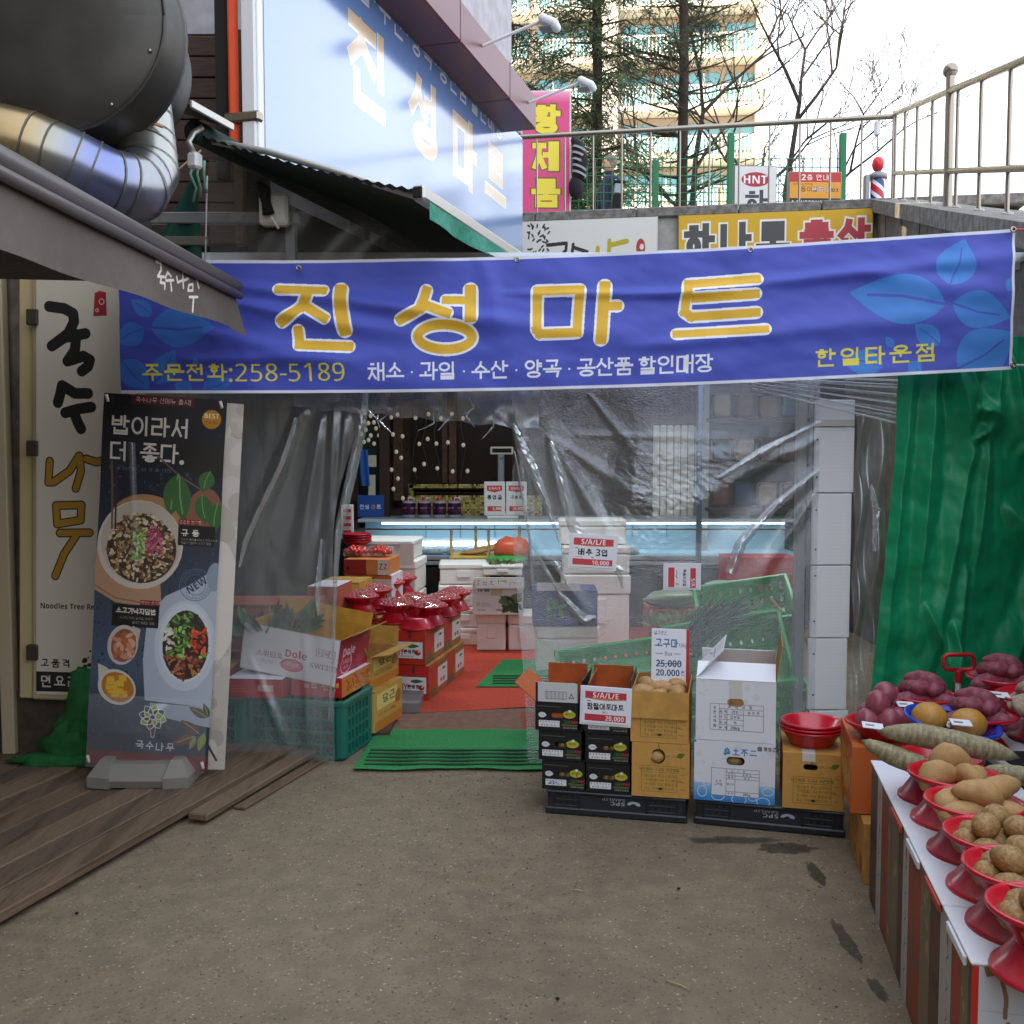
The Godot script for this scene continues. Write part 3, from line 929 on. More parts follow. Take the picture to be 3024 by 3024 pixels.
func person(label: String, at: Vector3, turn: float, coat: Color, opt := {}) -> void:
	var t := thing("person", label, "person", at, turn, opt.get("group", ""))
	var sc: float = opt.get("scale", 1.0)
	# one continuous figure: legs, trunk, neck and head lofted as one surface, arms joined at the shoulders
	var s := st(false)
	X = Transform3D(Basis.from_scale(Vector3.ONE * sc), Vector3.ZERO)
	var loft := func(u: float, v: float) -> Vector3:
		var ring := [[0.0, 0.10, 0.08], [0.45, 0.12, 0.09], [0.85, 0.165, 0.115], [1.0, 0.16, 0.11], [1.2, 0.19, 0.125], [1.36, 0.21, 0.12], [1.42, 0.15, 0.09], [1.45, 0.065, 0.06], [1.5, 0.055, 0.058]]
		var f: float = v * (ring.size() - 1)
		var i := mini(int(f), ring.size() - 2)
		var k: float = f - i
		var a := u * TAU
		return Vector3(cos(a) * lerpf(ring[i][1], ring[i + 1][1], k), lerpf(ring[i][0], ring[i + 1][0], k), sin(a) * lerpf(ring[i][2], ring[i + 1][2], k))
	grid(s, 16, 24, loft)
	for e in [-1.0, 1.0]:
		tube(s, [Vector3(0.17 * e, 1.37, 0), Vector3(0.235 * e, 1.3, 0), Vector3(0.255 * e, 1.08, 0.02), Vector3(0.235 * e, 0.84, 0.12)], [0.05, 0.062, 0.048, 0.036], 10)
	part("body", done(s), mat("coat " + coat.to_html(), coat, 0.85), t)
	s = st(false)
	var hp := Vector3(0, 1.6, 0.01)
	blob(s, hp, Vector3(0.078, 0.115, 0.094), 0.0, 1.0, 12, 16)
	blob(s, hp + Vector3(0, -0.015, 0.095), Vector3(0.014, 0.026, 0.018), 0.0, 1.0, 5, 8)
	for e in [-1.0, 1.0]: blob(s, hp + Vector3(0.078 * e, -0.01, -0.005), Vector3(0.012, 0.028, 0.02), 0.0, 1.0, 5, 8)
	part("head", done(s), mat("skin", hexc("c79a7c"), 0.6), t)
	for e in [-1.0, 1.0]:
		s = st(false)
		blob(s, hp + Vector3(0.032 * e, 0.012, 0.086), Vector3(0.013, 0.007, 0.01), 0.0, 1.0, 5, 8)
		part("eye", done(s), M["dark"], t)
	if not opt.get("mask", false):
		s = st(false)
		blob(s, hp + Vector3(0, -0.062, 0.082), Vector3(0.026, 0.008, 0.012), 0.0, 1.0, 5, 8)
		part("mouth", done(s), mat("lip", hexc("8a4a44"), 0.6), t)
	s = st(false)
	blob(s, hp + Vector3(0, 0.032, -0.02), Vector3(0.092, 0.108, 0.098), 0.12, 4.0, 10, 14, 5)
	part("hair", done(s), mat("hair " + str(opt.get("grey", false)), hexc("6f685e") if opt.get("grey", false) else hexc("17130f"), 0.7), t)
	if opt.get("mask", false):
		s = st(false)
		blob(s, hp + Vector3(0, -0.06, 0.058), Vector3(0.058, 0.042, 0.05), 0.0, 1.0, 8, 12)
		part("face_mask", done(s), M["white paint"], t)
	if opt.get("hood", false):
		s = st(false)
		blob(s, hp + Vector3(0, -0.01, -0.04), Vector3(0.125, 0.155, 0.11), 0.08, 3.0, 10, 14, 9)
		part("hood", done(s), M["coat " + coat.to_html()], t)
	if opt.get("stripe", false):
		part("sleeve_stripe", box_mesh(Vector3(0.02, 0.42, 0.03), 0.004, Vector3(0.265, 1.12, 0.03)), M["white paint"], t)
	X = Transform3D.IDENTITY
func people_above() -> void:
	person("person with short black hair in a dark jacket turned towards the pink sign", Vector3(0.62, 3.82, -16.2), 80, hexc("1b1c24"))
	person("person in a red jacket half hidden behind the dark-jacketed one", Vector3(0.47, 3.74, -16.0), 50, hexc("8f1f24"))
	person("person in a black hooded coat with a white face mask lowered to the chin", Vector3(1.48, 3.82, -16.2), 10, hexc("18191d"), {"mask": true, "hood": true})
	person("grey-haired person standing in a dark jacket with a white sleeve stripe", Vector3(1.36, 3.82, -14.5), -70, hexc("20293a"), {"grey": true, "stripe": true})
func tower() -> void:
	var t := thing("apartment_tower", "tall white apartment tower with balcony railings and teal windows behind the conifers", "building", Vector3(5.6, 3.82, -62), -6)
	var wall := mottled("tower white", hexc("efe9dd"), hexc("e3dccf"), 0.8, Vector3.ONE * 0.15, 0.03)
	part("wall", box_mesh(Vector3(19, 36, 9), 0.0, Vector3(0, 18, -5.2)), wall, t)
	var glass := mat("tower glass", hexc("6fa9b4"), 0.12)
	var warm := mat("tower bay", hexc("b9a893"), 0.8)
	var rail := mat("tower rail", hexc("f3efe6"), 0.6)
	# stair column
	part("column", box_mesh(Vector3(0.9, 36, 1.4), 0.0, Vector3(0.2, 18, -0.2)), wall, t)
	part("column", box_mesh(Vector3(0.7, 36, 1.2), 0.0, Vector3(-9.1, 18, -0.2)), wall, t)
	part("column", box_mesh(Vector3(0.7, 36, 1.2), 0.0, Vector3(9.0, 18, -0.2)), wall, t)
	var bays := [[-8.6, 4.1], [-4.3, 4.2], [0.8, 3.6], [4.6, 4.2]]
	for f in 11:
		var y := f * 2.9
		for b in bays:
			var x0: float = b[0]
			var w: float = b[1]
			var mid := x0 + w / 2.0
			part("balcony_slab", box_mesh(Vector3(w, 0.32, 1.5), 0.0, Vector3(mid, y + 0.16, 0)), wall, t)
			part("recess", box_mesh(Vector3(w, 2.5, 0.1), 0.0, Vector3(mid, y + 1.6, -0.62)), warm, t)
			var wd := part("window", box_mesh(Vector3(w * 0.44, 1.9, 0.08), 0.0, Vector3(mid - w * 0.24, y + 1.5, -0.5)), glass, t)
			part("mullion", box_mesh(Vector3(0.1, 1.9, 0.06), 0.0, Vector3(mid - w * 0.24, y + 1.5, -0.43)), rail, wd)
			wd = part("window", box_mesh(Vector3(w * 0.4, 1.5, 0.08), 0.0, Vector3(mid + w * 0.26, y + 1.6, -0.5)), glass, t)
			part("mullion", box_mesh(Vector3(0.1, 1.5, 0.06), 0.0, Vector3(mid + w * 0.26, y + 1.6, -0.43)), rail, wd)
			var s := st()
			box(s, Vector3(mid, y + 1.38, 0.7), Vector3(w, 0.08, 0.08))
			for k in int(w / 0.22): box(s, Vector3(x0 + 0.1 + k * 0.22, y + 0.85, 0.7), Vector3(0.06, 1.0, 0.04))
			part("balcony_railing", done(s), rail, t)
	# brick-coloured block beside it
	var r := thing("brick_block", "reddish brick apartment block half hidden by twigs beside the white tower", "building", Vector3(14.8, 3.82, -70), -6)
	part("wall", box_mesh(Vector3(4.6, 13, 6), 0.0, Vector3(0, 6.5, 0)), mottled("far brick", hexc("b98a6c"), hexc("a2755a"), 0.9, Vector3.ONE * 0.3, 0.05), r)
	for f in 4:
		for k in 2: part("window", box_mesh(Vector3(1.2, 1.4, 0.1), 0.0, Vector3(-1.1 + k * 2.2, 1.8 + f * 2.9, 3.04)), glass, r)
func leaf_spray(key: int) -> ArrayMesh:
	# a drooping twig of needles
	var r := RandomNumberGenerator.new()
	r.seed = key
	var s := st()
	for k in 26:
		var a := Vector3(r.randf_range(-0.5, 0.5), r.randf_range(-0.14, 0.05), r.randf_range(-0.14, 0.14))
		var d := Vector3(r.randf_range(-0.6, 1.0), r.randf_range(-0.9, 0.35), r.randf_range(-1, 1)).normalized() * r.randf_range(0.10, 0.2)
		var o := d.cross(Vector3(r.randf(), r.randf(), r.randf())).normalized() * 0.011
		tri(s, a - o, a + o, a + d)
		tri(s, a + o, a + d + o * 0.4, a + d)
	return done(s)
func conifer(called: String, label: String, at: Vector3, h: float, spread: float, key: int, dense: float) -> void:
	var t := thing(called, label, "tree", at, 0, "conifers in front of the tower")
	var r := RandomNumberGenerator.new()
	r.seed = key
	var s := st(false)
	tube(s, [Vector3.ZERO, Vector3(0.04, h * 0.3, 0), Vector3(-0.03, h * 0.6, 0.02), Vector3(0, h, 0)], [0.10, 0.08, 0.055, 0.012], 8)
	part("trunk", done(s), M["bark"], t)
	s = st(false)
	var xfs := []
	var y := h * 0.12
	while y < h * 0.98:
		var k := y / h
		var n := 4
		for i in n:
			var a := r.randf() * TAU
			var l := spread * (1.05 - k * 0.55) * r.randf_range(0.55, 1.0)
			if dense < 0.8 and k < 0.28: l *= 0.9
			var p0 := Vector3(0, y, 0)
			var d := Vector3(cos(a), 0, sin(a))
			var p1 := p0 + d * l * 0.5 + Vector3(0, 0.12 * l, 0)
			var p2 := p0 + d * l + Vector3(0, (-0.16 if dense > 0.8 else 0.3) * l, 0)
			tube(s, [p0, p1, p2], [0.022, 0.014, 0.004], 4, false)
			var m := int(l * (8.0 if dense > 0.8 else 4.5))
			if dense < 0.8 and k < 0.3: m = int(m * 0.35)
			for j in m:
				var f := r.randf_range(0.2, 1.0)
				var q := p0.lerp(p1, f * 2.0) if f < 0.5 else p1.lerp(p2, f * 2.0 - 1.0)
				var b := Basis(Vector3.UP, -a + r.randf_range(-0.7, 0.7)) * Basis(Vector3.RIGHT, r.randf_range(-0.5, 0.5))
				xfs.append(Transform3D(b.scaled(Vector3.ONE * r.randf_range(0.6, 1.15)), q + Vector3(0, r.randf_range(-0.1, 0.04), 0)))
		y += r.randf_range(0.16, 0.3) / (1.0 if dense > 0.8 else 0.75)
	part("limbs", done(s), M["bark"], t)
	var mm := MultiMesh.new()
	mm.transform_format = MultiMesh.TRANSFORM_3D
	mm.use_colors = true
	mm.mesh = leaf_spray(key)
	mm.instance_count = xfs.size()
	for i in xfs.size():
		mm.set_instance_transform(i, xfs[i])
		var c := r.randf()
		mm.set_instance_color(i, Color(0.045 + 0.06 * c, 0.075 + 0.065 * c, 0.03 + 0.02 * c))
	var o := MultiMeshInstance3D.new()
	o.name = "crown"
	o.multimesh = mm
	o.material_override = mat("needles", Color.WHITE, 0.7, {"vertex_color_use_as_albedo": true})
	t.add_child(o, true)
	tag(o, "", "", "", "stuff")
func bare_tree(called: String, label: String, at: Vector3, h: float, key: int, levels: int) -> void:
	var t := thing(called, label, "tree", at, 0, "leafless trees on the upper level")
	var r := RandomNumberGenerator.new()
	r.seed = key
	var trunk := st(false)
	var fine := st()
	tube(trunk, [Vector3.ZERO, Vector3(0.03 * h, h * 0.18, 0), Vector3(0, h * 0.36, 0)], [0.02 * h, 0.015 * h, 0.012 * h], 8)
	grow(trunk, fine, Vector3(0, h * 0.36, 0), Vector3(0.05, 1, 0), h * 0.27, 0.0105 * h, levels, r)
	grow(trunk, fine, Vector3(0.02 * h, h * 0.26, 0), Vector3(0.9, 0.7, 0.2), h * 0.24, 0.007 * h, levels - 1, r)
	grow(trunk, fine, Vector3(0.01 * h, h * 0.3, 0), Vector3(-0.9, 0.75, -0.2), h * 0.26, 0.007 * h, levels - 1, r)
	part("trunk", done(trunk), M["bark"], t)
	tag(part("twigs", done(fine), M["bark"], t), "", "", "", "stuff")
func grow(trunk: SurfaceTool, fine: SurfaceTool, p: Vector3, d: Vector3, l: float, rad: float, level: int, r: RandomNumberGenerator) -> void:
	d = d.normalized()
	var q := p + d * l * 0.5 + Vector3(r.randf_range(-0.05, 0.05), 0, r.randf_range(-0.05, 0.05)) * l
	var e := q + (d + Vector3(r.randf_range(-0.25, 0.25), r.randf_range(-0.05, 0.25), r.randf_range(-0.25, 0.25))).normalized() * l * 0.5
	tube(trunk if level > 2 else fine, [p, q, e], [rad, rad * 0.8, rad * 0.62], 5 if level > 2 else 3, false)
	if level <= 0: return
	var n := 3 if level > 1 else 4
	for i in n:
		var o := Vector3(r.randf_range(-1, 1), r.randf_range(-0.25, 0.7), r.randf_range(-1, 1)).normalized()
		var from := e if i < 2 else p.lerp(e, r.randf_range(0.35, 0.9))
		grow(trunk, fine, from, d * 0.85 + o * 0.8, l * r.randf_range(0.6, 0.85), maxf(rad * 0.6, 0.0042), level - 1, r)
func mart_building() -> void:
	# ---- upper storey behind the sign, clad in grey panels
	var t := thing("mart_building", "grey-panelled upper storey of the market behind the slanting blue sign", "building", Vector3(-1.15, 0, -4.75), 73.74)
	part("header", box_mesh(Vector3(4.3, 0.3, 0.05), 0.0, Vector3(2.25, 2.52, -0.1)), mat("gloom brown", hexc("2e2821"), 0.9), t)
	part("wall", box_mesh(Vector3(3.3, 3.2, 0.6), 0.0, Vector3(2.85, 4.1, -0.42)), mottled("panel grey", hexc("a9a7ac"), hexc("98969b"), 0.6, Vector3.ONE * 0.7, 0.03), t)
	var e := thing("panel_wall", "pale grey cladding panels above the dark wooden box", "wall", Vector3(-1.95, 3.35, -6.1))
	for i in 4:
		for j in 2: part("panel", box_mesh(Vector3(0.43, 0.79, 0.06), 0.006, Vector3(-0.66 + i * 0.445, 0.4 + j * 0.81, 0)), M["panel grey"], e)
	part("backing", box_mesh(Vector3(2.2, 2.6, 0.1), 0.0, Vector3(0, 0.6, -0.09)), M["dim wall"], e)
	for k in [[-0.38, 0.036], [-0.28, 0.02]]:
		var s := st(false)
		tube(s, [Vector3(k[0] - 0.35, 1.6, 0.3), Vector3(k[0], 0.75, 0.3), Vector3(k[0] + 0.25, 0.2, 0.25), Vector3(k[0] + 0.3, 0.1, 0.2)], k[1], 8)
		tag(part("cable_bundle", done(s), M["black plastic"], self), "black cable drooping across the grey cladding panels, %s of two" % ("thicker" if k[1] > 0.03 else "thinner"), "cable", "cables above the wooden box")
	# ---- dark wooden box with horizontal boards
	var w := thing("wooden_box", "dark brown box clad in horizontal boards beside the orange pole", "cladding", Vector3(-1.75, 2.5, -5.3))
	part("core", box_mesh(Vector3(0.68, 1.06, 0.5), 0.0, Vector3(0.03, 0.53, -0.28)), M["dark"], w)
	for i in 10:
		part("plank", box_mesh(Vector3(0.66, 0.098, 0.02), 0.004, Vector3(0.02, 0.055 + i * 0.104, -0.012 + rng.randf_range(-0.002, 0.002))), M["dark siding"], w)
	part("corner_trim", box_mesh(Vector3(0.05, 1.07, 0.06), 0.006, Vector3(0.365, 0.53, -0.01)), mottled("trim brown", hexc("5a4436"), hexc("4b382c"), 0.7, Vector3.ONE * 2, 0.04), w)
	# ---- the big blue light box
	var im := canvas(2048, 600, hexc("4f7fca"))
	for y in 600: im.fill_rect(Rect2i(0, y, 2048, 1), hexc("6488c4").lerp(hexc("7292c0"), y / 600.0))
	var cream := hexc("d8bd98")
	var x0 := [0.20, 0.40, 0.585, 0.755]
	for k in 4:
		var at := Vector2(x0[k] * 2048, 128)
		for z in [[hexc("e4e4ea"), 0.185, 6.0], [cream, 0.155, 0.0]]:
			write(im, "진성마트"[k], at, 235, z[0], {"weight": z[1], "wide": 1.15})
	write(im, "채소·과일·수산·양곡·공산품 할인매장", Vector2(150, 8), 80, hexc("dfe6f2"), {"weight": 0.11, "gap": 0.2})
	var b := thing("light_box_sign", "large slanting blue light-box sign with cream Korean letters over the side awning", "sign", Vector3(-1.15, 2.80, -4.75), 73.74)
	var s := st()
	quad(s, Vector3(0.05, 1.32, 0.004), Vector3(4.42, 1.32, 0.004), Vector3(4.42, 0.03, 0.004), Vector3(0.05, 0.03, 0.004))
	var fm := printed("sign face", im, 0.16)
	fm.clearcoat_enabled = true
	fm.clearcoat = 1.0
	fm.clearcoat_roughness = 0.12
	fm.metallic_specular = 0.9
	part("face", done(s), fm, b)
	s = st()
	box(s, Vector3(2.2, 0.66, -0.035), Vector3(4.46, 1.36, 0.07), 0.006)
	part("cabinet", done(s), M["white paint"], b)
	s = st()
	box(s, Vector3(0.0, 0.66, 0.0), Vector3(0.035, 1.36, 0.02), 0.004)
	part("edge_trim", done(s), M["white paint"], b)
	part("clamp", box_mesh(Vector3(0.05, 0.045, 0.18), 0.008, Vector3(-0.015, 0.16, -0.07)), M["steel"], b)
	var op := thing("orange_pole", "upright orange pole at the near edge of the blue light-box sign", "pole", Vector3(-1.27, 2.80, -4.78))
	part("pole", box_mesh(Vector3(0.042, 1.6, 0.042), 0.01, Vector3(0, 0.82, 0)), mat("orange paint", hexc("d8481a"), 0.45), op)
	part("dark_jamb", box_mesh(Vector3(0.05, 1.7, 0.05), 0.0, Vector3(-0.062, 0.75, -0.04)), M["dark"], op)
	# ---- dark red eave over the sign with its floodlight arms
	var v := thing("eave", "dark red metal eave running over the blue light-box sign", "eave", Vector3(-1.15, 3.99, -4.75), 73.74)
	part("beam", box_mesh(Vector3(3.95, 0.26, 0.36), 0.008, Vector3(1.86, 0.15, 0.1)), mat("eave red", hexc("5c1822"), 0.32), v)
	for k in 3: part("joint_strip", box_mesh(Vector3(0.012, 0.264, 0.364), 0.0, Vector3(0.9 + k * 1.1, 0.15, 0.1)), mat("eave joint", hexc("571b26"), 0.4), v)
	var n := 0
	for k in [2.45, 3.62]:
		var d := Vector3(0.28, 0, -0.96)
		var p: Vector3 = Vector3(-1.15, 4.2, -4.75) + d * k + Vector3(0.96, 0, 0.28) * 0.27
		var l := thing("sign_lamp", ["floodlight on a thin arm in front of the spruce tree, nearer of two", "floodlight on a thin arm crossing the pink vertical sign"][n], "lamp", p, 73.74, "floodlights on the eave")
		part("arm", rod(Vector3(0, -0.05, 0), Vector3(0, 0.07, 0.42), 0.011, 8), M["white paint"], l)
		s = st(false)
		X = Transform3D(Basis(Vector3.RIGHT, 0.5), Vector3(0, 0.05, 0.47))
		box(s, Vector3.ZERO, Vector3(0.13, 0.055, 0.14), 0.018)
		X = Transform3D.IDENTITY
		part("head", done(s), M["white paint"], l)
		part("lens", box_mesh(Vector3(0.11, 0.004, 0.11), 0.0, Vector3(0, 0.012, 0.46)), M["grey metal"], l)
		n += 1
	# ---- retractable awning under the sign
	var a := thing("side_awning", "dark green retractable awning slung below the blue light-box sign", "awning", Vector3(-1.15, 0, -4.75), 73.74)
	var am := mat("awning dark green", hexc("12302a"), 0.7)
	part("fabric", sheet(8, 90, func(u, w2): return Vector3(-0.52 + 4.9 * u, lerpf(2.73, 2.45, w2) - 0.02 * sin(PI * w2) + 0.005 * sin(w2 * 120.0), lerpf(0.03, 0.95, w2))), am, a)
	part("front_bar", box_mesh(Vector3(4.9, 0.06, 0.055), 0.012, Vector3(1.93, 2.435, 0.975)), mat("bar alloy", hexc("b8b6b0"), 0.4, {"metallic": 0.6}), a)
	part("bar_end", box_mesh(Vector3(0.012, 0.042, 0.038), 0.006, Vector3(-0.524, 2.435, 0.975)), M["dark"], a)
	var val := mottled("valance teal", hexc("1f8a70"), hexc("187560"), 0.7, Vector3.ONE * 3, 0.03, 0.0, {"backlight_enabled": true, "backlight": Color(0.5, 0.5, 0.5)})
	part("valance", sheet(60, 6, func(u, w2): return Vector3(-0.46 + 4.8 * u, 2.41 - w2 * (0.065 + 0.012 * absf(sin(u * 40.0))), 1.0 + 0.015 * sin(u * 60.0) * w2)), val, a)
	s = st(false)
	tube(s, [Vector3(-0.52, 2.75, 0.0), Vector3(4.4, 2.75, 0.0)], 0.045, 12)
	part("roller", done(s), am, a)
	s = st()
	X = Transform3D(Basis(Vector3.RIGHT, 0.35), Vector3(-0.57, 2.83, -0.02))
	box(s, Vector3.ZERO, Vector3(0.3, 0.012, 0.26), 0.003)
	X = Transform3D.IDENTITY
	part("cover_plate", done(s), mat("plate dark", hexc("3a3530"), 0.6), a)
	part("plate_edge", box_mesh(Vector3(0.3, 0.03, 0.014), 0.003, Vector3(-0.56, 2.785, 0.115)), M["bar alloy"], a)
	s = st(false)
	tube(s, [Vector3(-0.46, 2.72, 0.05), Vector3(-0.45, 2.66, 0.3), Vector3(-0.44, 2.56, 0.6), Vector3(-0.42, 2.44, 0.95)], 0.014, 8)
	part("folding_arm", done(s), M["bar alloy"], a)
	s = st(false)
	tube(s, [Vector3(-0.52, 2.76, 0.04), Vector3(-0.55, 2.73, 0.02), Vector3(-0.57, 2.69, 0.01), Vector3(-0.55, 2.65, 0.02)], 0.012, 8)
	part("bracket", done(s), M["bar alloy"], a)
	part("crank_box", box_mesh(Vector3(0.05, 0.065, 0.05), 0.01, Vector3(-0.545, 2.62, 0.02)), M["white paint"], a)
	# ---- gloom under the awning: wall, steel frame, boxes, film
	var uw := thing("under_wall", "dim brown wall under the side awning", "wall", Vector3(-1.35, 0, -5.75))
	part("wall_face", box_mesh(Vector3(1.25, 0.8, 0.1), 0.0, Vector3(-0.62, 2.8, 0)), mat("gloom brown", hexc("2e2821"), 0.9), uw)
	var fr := thing("steel_scaffold", "grey steel frame of the market booth above the blue banner", "frame", Vector3(-0.985, 0, -4.6))
	part("beam", box_mesh(Vector3(0.9, 0.05, 0.04), 0.004, Vector3(-0.4, 2.475, 0)), M["grey metal"], fr)
	part("beam", box_mesh(Vector3(0.5, 0.04, 0.04), 0.004, Vector3(-0.6, 2.37, 0.02)), mat("aged alloy", hexc("6f6a62"), 0.6, {"metallic": 0.3}), fr)
	part("post", box_mesh(Vector3(0.045, 0.22, 0.045), 0.004, Vector3(0.0, 2.36, -0.04)), M["grey metal"], fr)
	for k in [2.32, 3.2]: part("post", box_mesh(Vector3(0.045, 2.28, 0.045), 0.004, Vector3(k, 1.14, -0.14)), M["grey metal"], fr)
	part("beam", box_mesh(Vector3(4.2, 0.045, 0.045), 0.004, Vector3(1.2, 2.29, -0.14)), M["grey metal"], fr)
	var jb := thing("junction_box", "cream plastic switch box on the steel frame with a dark lamp clipped to it", "switch box", Vector3(-1.027, 2.487, -4.5))
	part("box", box_mesh(Vector3(0.125, 0.135, 0.06), 0.012, Vector3.ZERO), mat("cream plastic", hexc("d6d3c4"), 0.5), jb)
	s = st(false)
	tube(s, [Vector3(-0.06, 0.1, 0.06), Vector3(-0.03, 0.07, 0.06), Vector3(-0.02, 0.02, 0.07), Vector3(-0.01, -0.03, 0.07)], [0.012, 0.03, 0.02, 0.026], 10)
	part("clip_lamp", done(s), M["dark"], jb)
	s = st(false)
	tube(s, [Vector3(0.0, -0.04, 0.07), Vector3(0.03, -0.09, 0.06)], 0.006, 6)
	part("switch_cord", done(s), M["white paint"], jb)
	# film stretched from the awning towards the banner
	var fs := sheet(30, 16, func(u, w2):
		var hi: float = lerpf(2.73, 2.33, u) + 0.05 * sin(PI * u)
		return Vector3(lerpf(-1.33, -0.36, u), lerpf(hi, 2.24, w2), -4.58 + 0.02 * w2 + 0.012 * sin(u * 20.0 + w2 * 5.0)))
	tag(part("film_sheet", fs, M["dull film"], self), "clear plastic sheet stretched from the side awning down behind the blue banner", "plastic sheet")
	var gc := sheet(8, 10, func(u, w2): return Vector3(lerpf(-1.4, lerpf(-1.62, -1.36, u), w2), lerpf(2.70, 2.25, w2), -4.62 + 0.05 * w2 + 0.02 * sin(u * 9.0) * w2))
	tag(part("cloth_pennant", gc, mottled("net green", hexc("0d4a3c"), hexc("093b30"), 0.85, Vector3.ONE * 6, 0.05), self), "dark green cloth tied up in a triangle beside the crank box", "cloth")
	for k in 3:
		s = st(false)
		var o := k * 0.02
		tube(s, [Vector3(-1.39 + o, 2.72, -4.58), Vector3(-1.41 + o * 1.5, 2.66, -4.57), Vector3(-1.385 + o, 2.6, -4.57), Vector3(-1.40 + o * 1.6, 2.54 + o, -4.57)], 0.006, 5)
		tag(part("tie_string", done(s), mat("string green", hexc("7fb79a"), 0.8), self), "loose end of pale green string by the green cloth", "string", "green string ends by the pennant")
	s = st(false)
	tube(s, [Vector3(-1.345, 2.66, -4.6), Vector3(-1.345, 2.28, -4.55)], 0.004, 5)
	tag(part("cord", done(s), M["white paint"], self), "thin white cord hanging straight down beside the green cloth", "cord")
	s = st(false)
	tube(s, [Vector3(-1.40, 2.80, -4.7), Vector3(-1.62, 2.60, -4.66), Vector3(-1.86, 2.47, -4.66)], 0.0045, 5)
	tag(part("rope", done(s), mat("rope tan", hexc("a08a60"), 0.9), self), "tan rope running down from the awning bracket to the steel duct", "rope")
func restaurant_front() -> void:
	# ---- the noodle bar's own building on the left
	var t := thing("restaurant_building", "dim beige restaurant building along the left edge of the court", "building")
	var wall := mottled("restaurant wall", hexc("857c6c"), hexc("6c6455"), 0.85, Vector3.ONE * 0.9, 0.03, 0.2)
	part("side_wall", box_mesh(Vector3(0.3, 9.5, 11.0), 0.0, Vector3(-2.55, 4.75, 0.7)), wall, t)
	part("front_wall", box_mesh(Vector3(0.95, 2.55, 0.12), 0.0, Vector3(-2.2, 1.275, -4.78)), wall, t)
	part("end_column", box_mesh(Vector3(0.42, 1.0, 0.1), 0.0, Vector3(-1.93, 3.0, -4.86)), M["dim wall"], t)
	part("post", box_mesh(Vector3(0.06, 2.5, 0.06), 0.005, Vector3(-2.315, 1.25, -4.66)), mat("cream metal", hexc("b5a688"), 0.5), t)
	part("dado", box_mesh(Vector3(0.9, 0.34, 0.05), 0.0, Vector3(-2.18, 0.17, -4.69)), mottled("dado brown", hexc("4c4434"), hexc("3d3629"), 0.8, Vector3.ONE * 1.5, 0.03, 0.1), t)
	# ---- tall sign board with brush lettering
	var im := canvas(400, 2048, hexc("cfc6b4"))
	var ink := hexc("14120f")
	var sx := 400.0 / 172.0
	var sy := 2048.0 / 905.0
	var pa := func(a: Array) -> Array:   # brush strokes, measured on the board
		var r := []
		for k in range(0, a.size(), 2): r.append(Vector2((a[k] * 0.2645 - 52.0) * sx, (351.4 + a[k + 1] * 0.2645 - 400.0) * sy))
		return r
	for q in [[290, 850, 400, 862, 465, 895, 472, 950, 430, 1035, 310, 1125], [310, 1125, 400, 1065, 555, 1032], [490, 1040, 478, 1150, 425, 1228, 540, 1190, 588, 1215, 575, 1260, 530, 1295], [385, 1400, 372, 1460, 355, 1520], [395, 1405, 480, 1452, 575, 1450], [410, 1590, 500, 1562, 598, 1545], [480, 1605, 498, 1650, 525, 1700]]:
		line(im, pa.call(q), 46, ink, true)
	var pb := func(a: Array) -> Array:
		var r := []
		for k in range(0, a.size(), 2): r.append(Vector2((a[k] * 0.248 - 52.0) * sx, (830.7 + a[k + 1] * 0.248 - 400.0) * sy))
		return r
	var yell := [[315, 130, 305, 290, 345, 288, 470, 200, 545, 85], [548, 85, 560, 200, 520, 330], [600, 105, 680, 128, 800, 100], [365, 465, 565, 455, 560, 570, 375, 605, 365, 465], [395, 672, 630, 664], [520, 695, 430, 830, 360, 1000]]
	for q in yell: line(im, pb.call(q), 38, ink, true)
	for q in yell: line(im, pb.call(q), 28, hexc("a87d1e"), true)
	# red seal
	var seal := Rect2((161 - 52) * sx, (545 - 400) * sy, 27 * sx, 47 * sy)
	poly(im, PackedVector2Array([seal.position + Vector2(8, 10), seal.position + Vector2(30, 0), seal.position + Vector2(58, 6), seal.end - Vector2(0, 4), seal.position + Vector2(2, seal.size.y)]), hexc("9e1f22"))
	for c in [[0.62, 0.42, 13.0], [0.3, 0.76, 8.0]]:
		oval(im, seal.position + seal.size * Vector2(c[0], c[1]), Vector2.ONE * c[2], hexc("d8c8b8"))
		oval(im, seal.position + seal.size * Vector2(c[0], c[1]), Vector2.ONE * (c[2] - 4), hexc("9e1f22"))
	write(im, "Noodles Tree Restaurant", Vector2(20, 1654), 23, ink, {"gap": 0.3, "space": 0.2})
	write(im, "고품격", Vector2(20, 1894), 38, ink, {"weight": 0.14, "gap": 0.3})
	for k in 26:
		var c := Vector2(rng.randf_range(230, 400), rng.randf_range(1850, 1945))
		leaf_print(im, c, c + Vector2(rng.randf_range(-26, 26), rng.randf_range(-22, 22)), 0.7, ink)
	im.fill_rect(Rect2i(0, 1950, 400, 86), hexc("151412"))
	write(im, "면요리", Vector2(20, 1966), 52, hexc("cdc5b4"), {"weight": 0.13, "gap": 0.18})
	write(im, "&", Vector2(205, 1990), 26, hexc("cdc5b4"))
	write(im, "돈까스", Vector2(248, 1962), 52, hexc("cdc5b4"), {"weight": 0.13, "gap": 0.18})
	var b := thing("wall_sign", "tall cream restaurant sign board with black and mustard brush lettering", "sign", Vector3(-1.965, 0.335, -4.58))
	b.rotation_degrees.z = -1.6
	part("cabinet", box_mesh(Vector3(0.43, 2.2, 0.1), 0.008, Vector3(0, 1.08, -0.06)), mat("sign cream", hexc("b9aa88"), 0.5), b)
	var s := st()
